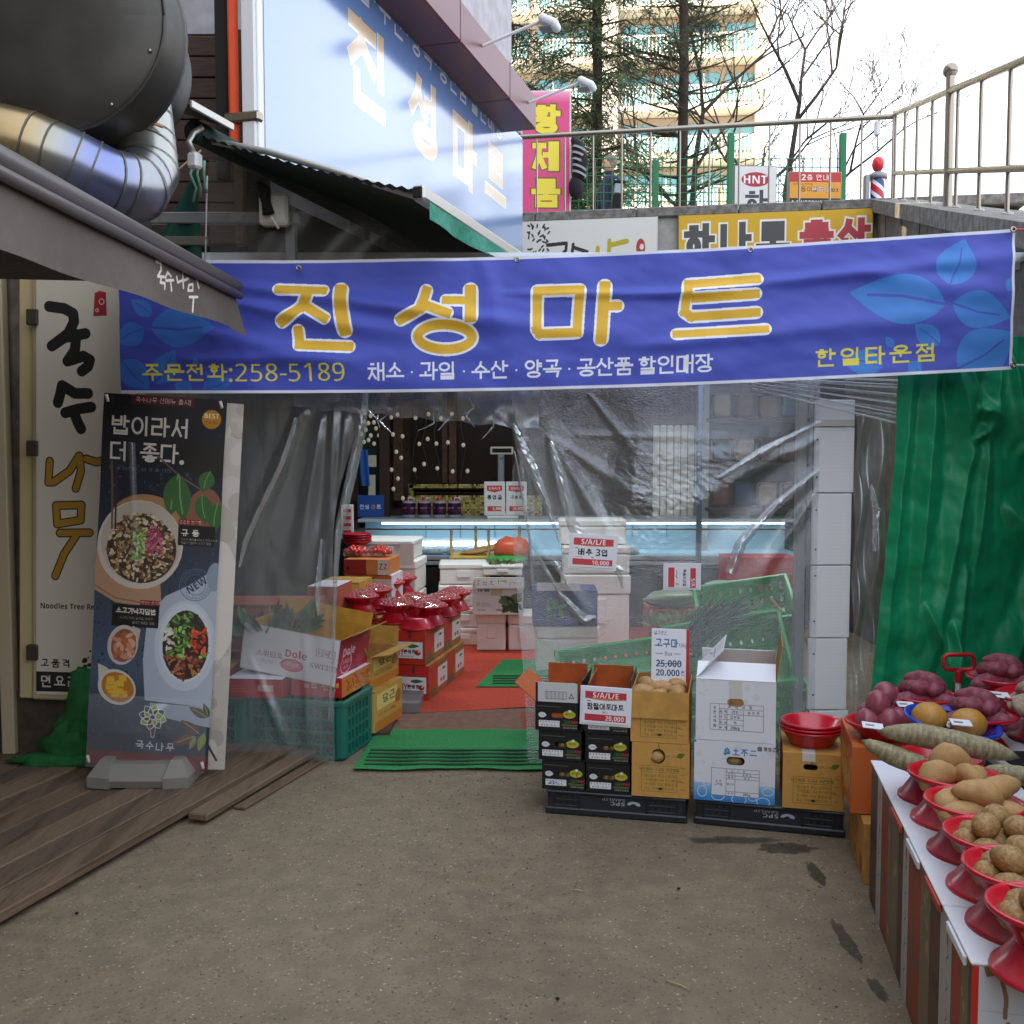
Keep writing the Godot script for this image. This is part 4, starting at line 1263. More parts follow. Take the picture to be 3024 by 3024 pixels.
	quad(s, Vector3(-0.19, 2.17, 0.0), Vector3(0.205, 2.17, 0.0), Vector3(0.205, 0.01, 0.0), Vector3(-0.19, 0.01, 0.0))
	part("face", done(s), printed("restaurant sign", im, 0.55), b)
	part("side_frame", box_mesh(Vector3(0.075, 2.2, 0.1), 0.006, Vector3(-0.245, 1.08, -0.08)), mat("frame cream", hexc("c2b183"), 0.5), b)
	for k in [0.2, 1.12, 1.7]: part("hinge", box_mesh(Vector3(0.05, 0.07, 0.03), 0.004, Vector3(-0.205, k, 0.0)), mat("hinge dark", hexc("40352c"), 0.5), b)
	# ---- canopy with its printed valance
	var c := thing("canopy", "brown fabric canopy with a deep white-lettered valance before the wall sign", "awning")
	var cm := mottled("canopy brown", hexc("5f5752"), hexc("514a46"), 0.85, Vector3.ONE * 2.0, 0.03, 0.05)
	part("roof_cloth", sheet(20, 10, func(u, v): return Vector3(lerpf(-1.1, -2.4, v), 2.11 + 0.03 * v, lerpf(-1.2, -4.12, u))), cm, c)
	s = st(false)
	tube(s, [Vector3(-1.08, 2.055, -1.2), Vector3(-1.085, 2.065, -2.2), Vector3(-1.1, 2.1, -4.12)], 0.03, 12)
	part("front_bar", done(s), mat("bar brown", hexc("55504c"), 0.4), c)
	s = st(false)
	tube(s, [Vector3(-1.065, 2.02, -1.2), Vector3(-1.07, 2.03, -2.2), Vector3(-1.085, 2.067, -4.13)], 0.016, 10)
	part("lower_bar", done(s), M["bar brown"], c)
	im = canvas(1400, 100, hexc("585049"))
	speckle(im, 300, Rect2(0, 0, 1400, 100), [hexc("564e47"), hexc("5b534c")], 3, 12)
	var wht := hexc("d8d2c8")
	var pv := func(a: Array) -> Array:     # valance length 2.92 m from z -1.2
		var r := []
		for k in range(0, a.size(), 2):
			var px: float = a[k] * 0.2645
			var d := 1.09 * 1932.0 / (966.0 - px)
			var top := 556.0 - (440.0 - px) * 0.398 + 8.0
			var bot := 612.0 - (440.0 - px) * 0.2545
			r.append(Vector2((d - 1.2) / 2.92 * 1400.0, (351.4 + 145.0 + a[k + 1] * 0.2645 - 145.0 - top) / (bot - top) * 100.0))
		return r
	for q in [[1155, 632, 1190, 640, 1190, 680, 1165, 712, 1215, 715], [1195, 715, 1185, 745, 1222, 750, 1222, 780], [1240, 690, 1225, 720], [1240, 690, 1265, 712], [1230, 735, 1285, 733], [1265, 740, 1275, 790], [1305, 715, 1315, 745, 1345, 735], [1345, 700, 1355, 775], [1355, 735, 1385, 725], [1390, 760, 1415, 755, 1415, 790, 1385, 790, 1390, 760], [1440, 720, 1455, 775], [1395, 825, 1445, 825], [1420, 830, 1415, 905]]:
		line(im, pv.call(q), 6.5, wht, true)
	s = st(false)
	grid(s, 60, 8, func(u, v): return Vector3(lerpf(-1.08, -1.1, u) + 0.012 * sin(u * 23.0) * v + (0.05 * pow(maxf(u - 0.93, 0) / 0.07, 2) * v), lerpf(lerpf(2.02, 2.06, u), lerpf(1.84, 1.935, u), v) - 0.03 * maxf(u - 0.95, 0) / 0.05 * v, lerpf(-1.2, -4.12, u)))
	part("valance", done(s), printed("valance print", im, 0.85), c)
	# ---- extractor fan and its ducts
	var f := thing("extractor_fan", "big dark drum-shaped extractor fan hung above the brown canopy", "extractor fan", Vector3(-1.41, 2.77, -3.2))
	var drum := mottled("drum metal", hexc("4a4844"), hexc("44423e"), 0.42, Vector3.ONE * 1.0, 0.02, 0.0, {"metallic": 0.75})
	s = st(false)
	X = Transform3D(Basis(Vector3.RIGHT, PI / 2), Vector3.ZERO)
	lathe(s, [Vector2(0, 0.018), Vector2(0.2, 0.012), Vector2(0.335, 0.0), Vector2(0.345, -0.006)], 48)
	part("face_plate", done(s), drum, f)
	s = st(false)
	lathe(s, [Vector2(0.345, -0.006), Vector2(0.352, 0.004), Vector2(0.358, -0.004), Vector2(0.358, -0.16), Vector2(0.365, -0.165), Vector2(0.365, -0.19), Vector2(0.3, -0.2), Vector2(0.28, -0.5)], 48)
	part("casing", done(s), drum, f)
	X = Transform3D.IDENTITY
	for k in 10:
		s = st(false)
		blob(s, Vector3(cos(TAU * k / 10 + 0.3) * 0.325, sin(TAU * k / 10 + 0.3) * 0.325, 0.004), Vector3.ONE * 0.007, 0.0, 1.0, 4, 6)
		part("bolt", done(s), M["steel"], f)
	part("hanger", rod(Vector3(0.2, 0.3, -0.1), Vector3(0.28, 0.9, -0.3), 0.012), M["dark"], f)
	part("hanger", rod(Vector3(0.33, 0.12, -0.1), Vector3(0.36, 0.9, -0.3), 0.02), M["grey metal"], f)
	var du := thing("steel_duct", "bent round steel duct with heat-blued bands below the extractor fan", "duct")
	var path := [Vector3(-2.3, 2.42, -3.05), Vector3(-1.9, 2.41, -3.08), Vector3(-1.6, 2.39, -3.1), Vector3(-1.44, 2.355, -3.12), Vector3(-1.33, 2.31, -3.15), Vector3(-1.25, 2.275, -3.22), Vector3(-1.195, 2.285, -3.32), Vector3(-1.2, 2.36, -3.42), Vector3(-1.23, 2.48, -3.48), Vector3(-1.25, 2.62, -3.5), Vector3(-1.26, 2.78, -3.5), Vector3(-1.26, 3.1, -3.5)]
	im = canvas(512, 64, hexc("9a9a92"))
	for k in 512:
		var q := k / 512.0
		var col := hexc("a39a7c").lerp(hexc("8d9094"), clampf(q * 2.4, 0, 1))
		if q > 0.3 and q < 0.46: col = col.lerp(hexc("6d78ae"), 0.75 * sin(PI * (q - 0.3) / 0.16))
		if q > 0.16 and q < 0.3: col = col.lerp(hexc("a8854f"), 0.6 * sin(PI * (q - 0.16) / 0.14))
		if q > 0.55: col = col.lerp(hexc("a5a393"), 0.5)
		im.fill_rect(Rect2i(k, 0, 1, 64), col)
	speckle(im, 90, Rect2(0, 0, 512, 64), [hexc("8f8a7c"), hexc("9d957e"), hexc("868a94")], 1.0, 3.5)
	s = st(false)
	tube(s, path, 0.105, 24, false)
	part("pipe", done(s), printed("duct steel", im, 0.3, {"metallic": 0.9}), du)
	for i in path.size() - 1:
		for e in 2:
			var p: Vector3 = path[i].lerp(path[i + 1], e * 0.5)
			var d: Vector3 = (path[mini(i + 1, path.size() - 1)] - path[maxi(i - 1, 0)]).normalized()
			s = st(false)
			tube(s, [p - d * 0.003, p + d * 0.003], 0.1075, 24, false)
			part("seam", done(s), mat("seam dark", hexc("5d5a52"), 0.5, {"metallic": 0.6}), du)
	s = st(false)
	tube(s, [Vector3(-1.27, 2.53, -3.37), Vector3(-1.2, 2.52, -3.37), Vector3(-1.135, 2.5, -3.4)], 0.005, 5)
	part("wire_tie", done(s), mat("copper wire", hexc("b0794a"), 0.5), du)
	var d2 := thing("steel_duct", "dark thinner duct running behind the bent steel duct", "duct")
	s = st(false)
	tube(s, [Vector3(-2.3, 2.32, -3.5), Vector3(-1.75, 2.3, -3.55), Vector3(-1.5, 2.27, -3.6), Vector3(-1.3, 2.3, -3.7)], 0.085, 18)
	part("pipe", done(s), mat("duct dull", hexc("6a655c"), 0.45, {"metallic": 0.7}), d2)
	# ---- boarded deck
	var dk := Node3D.new()
	dk.name = "wooden_deck"
	add_child(dk)
	tag(dk, "worn brown boarded deck in front of the restaurant", "", "", "structure")
	var along := Vector3(0.287, 0, -0.958)
	var side := Vector3(-0.958, 0, -0.287)
	var basis := Basis(side, Vector3.UP, -along)
	var woods := []
	for k in 4: woods.append(wood("deck wood %d" % k, [hexc("6d5947"), hexc("655242"), hexc("75614d"), hexc("5e4d3f")][k], [hexc("54422f"), hexc("4d3d30"), hexc("5c4a38"), hexc("473a2f")][k], k))
	for i in 16:
		var off := 2.34 + 0.127 * i + 0.0635     # distance of the board's middle from the line through the camera
		var far := 4.72 + 0.3
		var ps := st()
		var near := 0.6
		X = Transform3D(basis, Vector3.ZERO)
		var len := far - near
		box(ps, Vector3(off, 0.04 + rng.randf_range(-0.004, 0.004), -(near + far) / 2.0), Vector3(0.1185 + rng.randf_range(-0.002, 0.002), 0.036, len), 0.005)
		X = Transform3D.IDENTITY
		part("plank", done(ps), woods[i % 4], dk)
	var ps2 := st()
	X = Transform3D(basis, Vector3.ZERO)
	box(ps2, Vector3(2.288, 0.03, -4.0), Vector3(0.088, 0.03, 1.24), 0.006)
	X = Transform3D.IDENTITY
	part("plank", done(ps2), woods[2], dk)
	ps2 = st()
	X = Transform3D(basis * Basis(Vector3.UP, 0.02), Vector3.ZERO)
	box(ps2, Vector3(2.29, 0.008, -3.95), Vector3(0.05, 0.014, 0.85), 0.003)
	X = Transform3D.IDENTITY
	part("splinter_board", done(ps2), woods[0], dk)
	for i in 5:
		ps2 = st()
		X = Transform3D(basis, Vector3.ZERO)
		box(ps2, Vector3(3.3, 0.0095, -(1.2 + i * 0.8)), Vector3(1.8, 0.019, 0.06))
		X = Transform3D.IDENTITY
		part("joist", done(ps2), woods[3], dk)
	# ---- poster stand, a second poster behind, a green cloth bundle
	poster_stand()
	s = st(false)
	blob(s, Vector3(-1.98, 0.12, -4.56), Vector3(0.13, 0.15, 0.1), 0.5, 3.0, 12, 16, 3)
	blob(s, Vector3(-1.93, 0.2, -4.57), Vector3(0.1, 0.25, 0.09), 0.4, 3.0, 12, 16, 4)
	blob(s, Vector3(-2.02, 0.07, -4.5), Vector3(0.22, 0.03, 0.08), 0.5, 3.0, 8, 16, 5)
	tag(part("cloth_bundle", done(s), M["fabric green"], self), "crumpled green cloth bundle on the deck behind the poster stand", "cloth")
func wood(key: String, a: Color, b: Color, n: int) -> StandardMaterial3D:
	var m := mat(key, Color.WHITE, 0.75)
	m.albedo_texture = noise_tex(0.012, 60 + n, 256, [[0.2, b], [0.5, a], [0.62, b.lerp(a, 0.6)], [0.8, a]])
	m.uv1_triplanar = true
	m.uv1_world_triplanar = false
	m.uv1_scale = Vector3(4.0, 4.0, 0.35)
	m.heightmap_enabled = true
	m.heightmap_texture = shared_bump()
	m.heightmap_scale = 0.12
	return m
func poster_stand() -> void:
	var im := canvas(512, 1560, hexc("20262f"))
	for y in 1560: im.fill_rect(Rect2i(0, y, 512, 1), hexc("15181f").lerp(hexc("48566a"), clampf((y - 200) / 900.0, 0, 1)) if y < 1150 else hexc("48566a").lerp(hexc("2c3644"), clampf((y - 1150) / 250.0, 0, 1)))
	speckle(im, 500, Rect2(0, 250, 512, 1250), [hexc("2a323d"), hexc("3a4656")], 3, 9)
	for k in 200: oval(im, Vector2(rng.randf_range(0, 512), rng.randf_range(0, 1480)), Vector2.ONE * rng.randf_range(0.6, 1.6), hexc("566374"))
	box_fill(im, Rect2(118, 0, 262, 40), hexc("4c1a1c"))
	centred(im, "국수나무 신메뉴 출시!", Vector2(250, 20), 22, hexc("d8b5b0"), {"gap": 0.05})
	for k in 24: oval(im, Vector2(452, 84) + Vector2(cos(TAU * k / 24), sin(TAU * k / 24)) * 34, Vector2.ONE * 6, hexc("b07a18"))
	oval(im, Vector2(452, 84), Vector2(36, 36), hexc("b07a18"))
	centred(im, "BEST", Vector2(452, 70), 20, hexc("ecd9a8"))
	centred(im, "판매 1위", Vector2(452, 98), 12, hexc("5b3a08"))
	var cr := hexc("cfc8bc")
	write(im, "It is better as it is rice.", Vector2(36, 298), 17, hexc("5d6470"), {"serif": true, "bold": false, "gap": 0.35})
	# dark pan, branch and leaves
	oval(im, Vector2(420, 260), Vector2(110, 70), hexc("191614"), 0.4)
	write(im, "밥이라서", Vector2(36, 88), 82, cr, {"weight": 0.12, "gap": 0.02})
	write(im, "더 좋다.", Vector2(34, 196), 82, cr, {"weight": 0.12, "gap": 0.02, "space": 0.55})
	line(im, [Vector2(240, 250), Vector2(340, 330), Vector2(430, 380), Vector2(500, 440)], 7, hexc("6b5143"), true)
	oval(im, Vector2(440, 470), Vector2(70, 100), hexc("84563e"), 0.2)
	oval(im, Vector2(200, 520), Vector2(150, 110), hexc("a57c4e"))
	for q in [[330, 320, 300, 500, 0.5], [335, 330, 360, 520, 0.42], [460, 300, 430, 390, 0.7], [430, 400, 450, 520, 0.6], [495, 430, 480, 560, 0.5]]:
		leaf_print(im, Vector2(q[0], q[1]), Vector2(q[2], q[3]), q[4], hexc("35612f"), hexc("6f9a58"))
	# board, first bowl
	poly(im, PackedVector2Array([Vector2(0, 640), Vector2(260, 640), Vector2(285, 860), Vector2(240, 884), Vector2(90, 868), Vector2(0, 820)]), hexc("b08a68"))
	line(im, [Vector2(0, 800), Vector2(90, 850), Vector2(240, 868)], 6, hexc("8d6848"), true)
	oval(im, Vector2(182, 622), Vector2(180, 186), hexc("c9bdae"))
	oval(im, Vector2(186, 612), Vector2(168, 172), hexc("b9ac9c"))
	oval(im, Vector2(190, 640), Vector2(146, 142), hexc("3a2a20"))
	for k in 420:
		var a := rng.randf() * TAU
		var r := sqrt(rng.randf())
		var p := Vector2(188, 632) + Vector2(cos(a) * 142, sin(a) * 142) * r
		var col: Color = [hexc("a98a62"), hexc("7a5a3a"), hexc("c9b48e"), hexc("4c3524"), hexc("8f6f48"), hexc("d2c2a2")][rng.randi() % 6]
		oval(im, p, Vector2(rng.randf_range(6, 13), rng.randf_range(3, 8)), col, rng.randf() * TAU)
	for k in 70: oval(im, Vector2(180 + rng.randf_range(-28, 26), 622 + rng.randf_range(-62, 62)), Vector2(8, 5), [hexc("8fb357"), hexc("b3cf86"), hexc("5f8a38")][k % 3], rng.randf() * 3)
	for k in 60: oval(im, Vector2(244 + rng.randf_range(-34, 30), 600 + rng.randf_range(-56, 56)), Vector2(14, 3.5), [hexc("b04a66"), hexc("c96a84"), hexc("93344e")][k % 3], rng.randf() * 3)
	line(im, [Vector2(46, 280), Vector2(62, 560)], 9, hexc("6a5348"), true)
	line(im, [Vector2(64, 280), Vector2(76, 560)], 8, hexc("3b2f2b"), true)
	# napkin, second bowl
	poly(im, PackedVector2Array([Vector2(300, 830), Vector2(512, 720), Vector2(512, 1290), Vector2(236, 1270), Vector2(222, 1100), Vector2(230, 930)]), hexc("aab2bd"))
	poly(im, PackedVector2Array([Vector2(256, 1280), Vector2(512, 1288), Vector2(512, 1372), Vector2(262, 1330)]), hexc("9aa4b2"))
	box_fill(im, Rect2(340, 530, 150, 84), hexc("14100f"))
	box_fill(im, Rect2(340, 506, 84, 24), hexc("7c1f20"))
	write(im, "든든한 한그릇", Vector2(344, 510), 14, hexc("d7b3a8"), {"gap": 0.0})
	write(im, "규 동", Vector2(352, 546), 30, hexc("dcd6ca"), {"weight": 0.15})
	write(im, "가쓰오 풍미를 더하고 간장소스로", Vector2(352, 584), 10, hexc("a8a29a"), {"gap": 0.0})
	write(im, "맛을 낸 일본식 소고기 덮밥", Vector2(352, 598), 10, hexc("a8a29a"), {"gap": 0.0})
	# round stamp
	for q in [[66.0, 3.0], [58.0, 2.0], [42.0, 2.0]]:
		var arc := []
		for k in 40: arc.append(Vector2(422, 776) + Vector2(cos(TAU * k / 39), sin(TAU * k / 39)) * q[0])
		line(im, arc, q[1], hexc("5b6880"), true)
	for k in 12:
		var a := -2.9 + k * 0.24
		write(im, "NOODLES TREE"[k], Vector2(422, 776) + Vector2(cos(a), sin(a)) * 55 , 10, hexc("5b6880"), {"turn": a + PI / 2, "bold": false})
		write(im, "NOODLES TREE"[k], Vector2(422, 776) + Vector2(cos(a + PI), sin(a + PI)) * 55 , 10, hexc("5b6880"), {"turn": a + PI * 1.5, "bold": false})
	poly(im, PackedVector2Array([Vector2(366, 800), Vector2(466, 730), Vector2(478, 750), Vector2(380, 826)]), hexc("a4adba"))
	write(im, "·NEW·", Vector2(372, 798), 30, hexc("353d4c"), {"turn": -0.62})
	oval(im, Vector2(500, 740), Vector2(34, 60), hexc("8494a0"))
	for q in [[Vector2(392, 1034), Vector2(126, 190), hexc("bcc4cc")], [Vector2(392, 1022), Vector2(108, 165), hexc("c9ced2")], [Vector2(394, 1030), Vector2(94, 146), hexc("3b2320")]]: oval(im, q[0], q[1], q[2])
	for k in 260:
		var p := Vector2(392, 1034) + Vector2(rng.randf_range(-90, 90), rng.randf_range(-140, 140))
		if ((p - Vector2(394, 1030)) / Vector2(94, 146)).length() > 0.97: continue
		var col: Color
		if p.y < 960: col = [hexc("4f7a35"), hexc("7ba652"), hexc("2e4d22")][k % 3] if p.x < 420 else [hexc("1f2421"), hexc("343a34")][k % 2]
		elif p.x < 346 and p.y < 1050: col = [hexc("cfc8bb"), hexc("b5ac9e"), hexc("dcd6ca")][k % 3]
		elif p.x > 414 and p.y < 1060: col = [hexc("cc4a2c"), hexc("e0653f"), hexc("a8361f")][k % 3]
		elif p.y < 1080: col = [hexc("6fa23f"), hexc("9cc46a"), hexc("47752a")][k % 3]
		else: col = [hexc("8a4a38"), hexc("a86450"), hexc("6c3326"), hexc("b97a3c")][k % 4]
		oval(im, p, Vector2(rng.randf_range(8, 16), rng.randf_range(3, 7)), col, rng.randf() * 3)
	box_fill(im, Rect2(78, 874, 200, 92), hexc("14100f"))
	box_fill(im, Rect2(196, 852, 84, 22), hexc("7c1f20"))
	write(im, "맛있는 한그릇", Vector2(200, 856), 13, hexc("d7b3a8"), {"gap": 0.0})
	write(im, "소고기낙지덮밥", Vector2(94, 888), 25, hexc("dcd6ca"), {"weight": 0.15, "gap": -0.02})
	write(im, "소고기, 낙지, 날치알, 야채가", Vector2(112, 924), 11, hexc("a8a29a"), {"gap": 0.0})
	write(im, "들어간 매콤한 덮밥", Vector2(166, 942), 11, hexc("a8a29a"), {"gap": 0.0})
	# kimchi and mango dishes
	poly(im, PackedVector2Array([Vector2(170, 962), Vector2(205, 975), Vector2(196, 1040), Vector2(150, 1010)]), hexc("b9aba2"))
	oval(im, Vector2(132, 1044), Vector2(66, 84), hexc("c2b4ab"), 0.15)
	oval(im, Vector2(136, 1046), Vector2(54, 70), hexc("8c5240"), 0.15)
	for k in 40: oval(im, Vector2(138 + rng.randf_range(-38, 38), 1050 + rng.randf_range(-48, 48)), Vector2(18, 8), [hexc("c4866a"), hexc("b0603f"), hexc("d3a184")][k % 3], rng.randf() * 3)
	poly(im, PackedVector2Array([Vector2(30, 1128), Vector2(64, 1140), Vector2(110, 1170), Vector2(40, 1220)]), hexc("c6c0b4"))
	oval(im, Vector2(116, 1222), Vector2(84, 72), hexc("cbc5ba"), 0.5)
	oval(im, Vector2(120, 1222), Vector2(72, 60), hexc("b3702a"), 0.5)
	for k in 13:
		var p := Vector2(120 + rng.randf_range(-44, 44), 1222 + rng.randf_range(-36, 36))
		for z in [[0.0, hexc("c08a20")], [4.0, hexc("dcae3a")]]:
			poly(im, PackedVector2Array([p + Vector2(-17, -12 - z[0]), p + Vector2(15, -15 - z[0]), p + Vector2(18, 10 - z[0]), p + Vector2(-14, 13 - z[0])]), z[1])
	# tree emblem, brush name, leaves, red foot
	for k in 16:
		var a := TAU * k / 16 + 0.2
		var r := 38.0 if k % 2 == 0 else 24.0
		var c := Vector2(272, 1340) + Vector2(cos(a) * r * 1.1, sin(a) * r)
		leaf_print(im, c - Vector2(cos(a), sin(a)) * 17, c + Vector2(cos(a), sin(a)) * 19, 0.95, hexc("d6d8cc"))
		leaf_print(im, c - Vector2(cos(a), sin(a)) * 13, c + Vector2(cos(a), sin(a)) * 15, 0.85, hexc("8f9c3a") if k % 3 == 0 else hexc("39452f"), hexc("c3cab0"))
	line(im, [Vector2(264, 1384), Vector2(270, 1424), Vector2(282, 1424), Vector2(286, 1384)], 4, hexc("b9aa98"), true)
	write(im, "국수", Vector2(206, 1440), 36, hexc("c8cad0"), {"weight": 0.11, "gap": 0.2, "round": true})
	write(im, "나무", Vector2(292, 1444), 36, hexc("c8cad0"), {"weight": 0.11, "gap": 0.2, "round": true})
	for q in [[500, 1330, 420, 1290, hexc("4c4a2c")], [470, 1400, 390, 1345, hexc("5a3c2c")], [450, 1410, 360, 1450, hexc("6a4432")], [455, 1410, 432, 1470, hexc("7f7f4a")], [490, 1395, 470, 1475, hexc("7d8a3c")], [505, 1330, 480, 1270, hexc("44482c")]]:
		leaf_print(im, Vector2(q[0], q[1]), Vector2(q[2], q[3]), 0.4, q[4], hexc("a5a070"))
	box_fill(im, Rect2(0, 1492, 512, 68), hexc("6d2226"))
	var t := thing("poster_stand", "tall roll-up poster stand of rice bowls with a grey water base on the deck", "poster stand", Vector3(-1.545, 0.06, -4.25), 0)
	var tilt := Basis(Vector3.BACK, deg_to_rad(-3.4)) * Basis(Vector3.RIGHT, deg_to_rad(-2.0))
	X = Transform3D(tilt, Vector3.ZERO)
	var s := st(false)
	grid(s, 16, 40, func(u, v): return Vector3(-0.257 + 0.514 * u, 1.62 - 1.57 * v - (0.012 * sin(PI * u) if v > 0.98 else 0.0), 0.012 * sin(PI * u) + 0.004 * sin(v * 17.0 + u * 5.0)))
	part("poster", done(s), printed("poster print", im, 0.38, {"clearcoat_enabled": true, "clearcoat": 0.5, "clearcoat_roughness": 0.1}), t)
	# clear film loose over the print, puckered at the foot and the top corner
	s = st(false)
	grid(s, 20, 24, func(u, v): return Vector3(-0.25 + 0.5 * u, 0.36 - 0.31 * v, 0.024 + 0.03 * sin(PI * u) * (1.0 - absf(2.0 * v - 1.0)) + 0.012 * maxf(0.0, 1.0 - absf(u - 0.55) * 7.0) * sin(v * 9.0)))
	grid(s, 6, 20, func(u, v): return Vector3(-0.14 + 0.03 * u + 0.04 * v, 1.42 - 0.5 * v, 0.02 + 0.012 * sin(PI * u)))
	part("film_cover", done(s), M["cling film"], t)
	for q in [[-0.235, 1.6], [0.24, 1.6], [-0.24, 0.085], [0.24, 0.085]]:
		s = st(false)
		tube(s, [Vector3(q[0] - 0.006, q[1] + 0.012, 0.018), Vector3(q[0] + 0.004, q[1] - 0.016, 0.024)], 0.007, 6)
		part("corner_hook", done(s), mat("hook cream", hexc("c8beaa"), 0.5), t)
	s = st(false)
	tube(s, [Vector3(0, 0.06, -0.03), Vector3(0, 1.3, -0.04)], 0.012, 8)
	part("upright", done(s), M["grey metal"], t)
	s = st(false)
	grid(s, 6, 20, func(u, v): return Vector3(0.2 + 0.115 * u, 1.61 - 1.56 * v, -0.03 - 0.02 * u))
	var im2 := canvas(64, 800, hexc("b7aea3"))
	speckle(im2, 60, Rect2(0, 0, 64, 800), [hexc("aea598"), hexc("c0b8ae"), hexc("a3998c")], 8, 30)
	oval(im2, Vector2(30, 430), Vector2(44, 130), hexc("cfc6bb"))
	line(im2, [Vector2(6, 720), Vector2(44, 780)], 5, hexc("3f352e"), true)
	part("back_poster", done(s), printed("back poster", im2, 0.5), t)
	X = Transform3D.IDENTITY
	# moulded base: a low middle between two faceted end blocks
	var bm := mat("base grey", hexc("7f7b72"), 0.55)
	s = st()
	var prof := PackedVector2Array([Vector2(-0.11, 0.0), Vector2(0.11, 0.0), Vector2(0.12, 0.03), Vector2(0.06, 0.085), Vector2(-0.06, 0.085), Vector2(-0.12, 0.03)])
	X = Transform3D(Basis(Vector3.UP, PI / 2), Vector3(0.12, 0.004, 0))
	plate(s, prof, 0.24)
	for e in [-1.0, 1.0]:
		X = Transform3D.IDENTITY
		var o := Vector3(e * 0.16, 0.0, 0)
		var lo := [Vector3(-0.05, 0, -0.12), Vector3(0.05, 0, -0.1), Vector3(0.05, 0, 0.1), Vector3(-0.05, 0, 0.12)]
		var ring0 := []
		var ring1 := []
		var ring2 := []
		for p in lo:
			ring0.append(o + Vector3(p.x * e, 0, p.z))
			ring1.append(o + Vector3(p.x * e, 0.045, p.z))
			ring2.append(o + Vector3(p.x * e * 0.45 - 0.012 * e, 0.105, p.z * 0.5))
		for k in 4:
			var m := (k + 1) % 4
			var mid := o + Vector3(0, 0.05, 0)
			quad_out(s, ring0[k], ring0[m], ring1[m], ring1[k], mid)
			quad_out(s, ring1[k], ring1[m], ring2[m], ring2[k], mid)
		quad_out(s, ring2[0], ring2[1], ring2[2], ring2[3], o)
	part("base", done(s), bm, t)
func mart_room() -> void:
	# ---- shell of the covered shop
	var t := thing("market_booth", "tarpaulin-roofed market booth behind the plastic curtains", "booth", Vector3.ZERO)
	part("left_wall", box_mesh(Vector3(0.08, 2.34, 4.4), 0.0, Vector3(-2.3, 1.17, -7.1)), M["dim wall"], t)
	part("right_wall", box_mesh(Vector3(0.08, 2.34, 4.6), 0.0, Vector3(2.75, 1.17, -7.0)), M["dim wall"], t)
	part("back_wall", box_mesh(Vector3(5.2, 2.5, 0.08), 0.0, Vector3(0.2, 1.25, -9.35)), mottled("back brown", hexc("4a3b2c"), hexc("3a2e22"), 0.8, Vector3.ONE * 0.8, 0.03, 0.1), t)
	part("roof_tarp", sheet(24, 24, func(u, v): return Vector3(-2.35 + 5.1 * u, 2.35 - 0.03 * sin(u * 24.0) * sin(v * 12.0), -4.72 - 4.65 * v)), mat("roof tarp", hexc("c9d0d2"), 0.7, {"backlight_enabled": true, "backlight": Color(0.9, 0.92, 0.95)}), t)
	# ---- floor coverings
	var red := mottled("mat red", hexc("c0432b"), hexc("ad3a25"), 0.9, Vector3.ONE * 3.0, 0.05, 0.15)
	var grn := mottled("mat green", hexc("2c8a4a"), hexc("237a3f"), 0.95, Vector3.ONE * 4.0, 0.05, 0.25)
	struct("red_floor_mat", sheet(30, 24, func(u, v): return Vector3(lerpf(-0.95, 1.6, u), 0.010 + 0.004 * maxf(0.0, sin(u * 19.0)) * (1.0 if v > 0.95 else 0.0), lerpf(-8.6, -5.62 + 0.05 * sin(u * 11.0), v))), red, "red carpet runner on the floor of the shop")
	struct("red_floor_mat", sheet(10, 6, func(u, v): return Vector3(lerpf(0.05, 1.2, u), 0.010, lerpf(-5.58, -4.98, v))), mottled("mat maroon", hexc("8d4636"), hexc("7a3b2e"), 0.9, Vector3.ONE * 3.0, 0.05, 0.15), "faded red mat patch just inside the right curtain")
	struct("floor_board", box_mesh(Vector3(1.1, 0.008, 0.62), 0.0, Vector3(-0.2, 0.004, -5.5)), mottled("floor brown", hexc("7d5b49"), hexc("6c4d3e"), 0.85, Vector3.ONE * 2.0, 0.03, 0.1), "brown strip of bare floor between the red and green mats")
	struct("green_floor_mat", sheet(20, 14, func(u, v): return Vector3(lerpf(-0.70, 0.55, u) - 0.02 * v, 0.012 + 0.002 * sin(u * 30.0), lerpf(-5.22, -4.56 + 0.012 * sin(u * 12.0), v))), grn, "green needle-felt doormat on the threshold")
	struct("green_floor_mat", sheet(10, 8, func(u, v): return Vector3(lerpf(-0.06 - 0.16 * v, 0.5, u), 0.016, lerpf(-6.98, -6.16, v))), grn, "small green doormat on the red carpet")
	var stripe := mat("mat stripe", hexc("1d4a2c"), 0.95)
	for k in 5: struct("mat_stripe", box_mesh(Vector3(1.2, 0.003, 0.022), 0.0, Vector3(-0.08, 0.0165, -4.62 - k * 0.055)), stripe, "")
	for k in 4: struct("mat_stripe", box_mesh(Vector3(0.6, 0.003, 0.028), 0.0, Vector3(0.18, 0.0195, -6.24 - k * 0.07)), stripe, "")
	# ---- back of the shop: doorway on the left, dark window with strings of bulbs, tiled parapet
	var dw := thing("shop_door", "brown-framed glass door at the back left of the shop", "door", Vector3(0, 0, -9.1))
	var brown := mat("door brown", hexc("38231b"), 0.6)
	part("jamb", box_mesh(Vector3(0.1, 2.3, 0.1), 0.004, Vector3(-1.39, 1.15, 0.1)), brown, dw)
	part("jamb", box_mesh(Vector3(0.09, 2.3, 0.1), 0.004, Vector3(-1.118, 1.15, 0.1)), brown, dw)
	part("pane", box_mesh(Vector3(0.2, 1.9, 0.02), 0.0, Vector3(-1.25, 1.1, 0.02)), mat("door glass", hexc("33463f"), 0.2), dw)
	var pw := thing("back_window", "dark brown back window and tiled parapet behind the freezer", "window", Vector3(0, 0, -9.2))
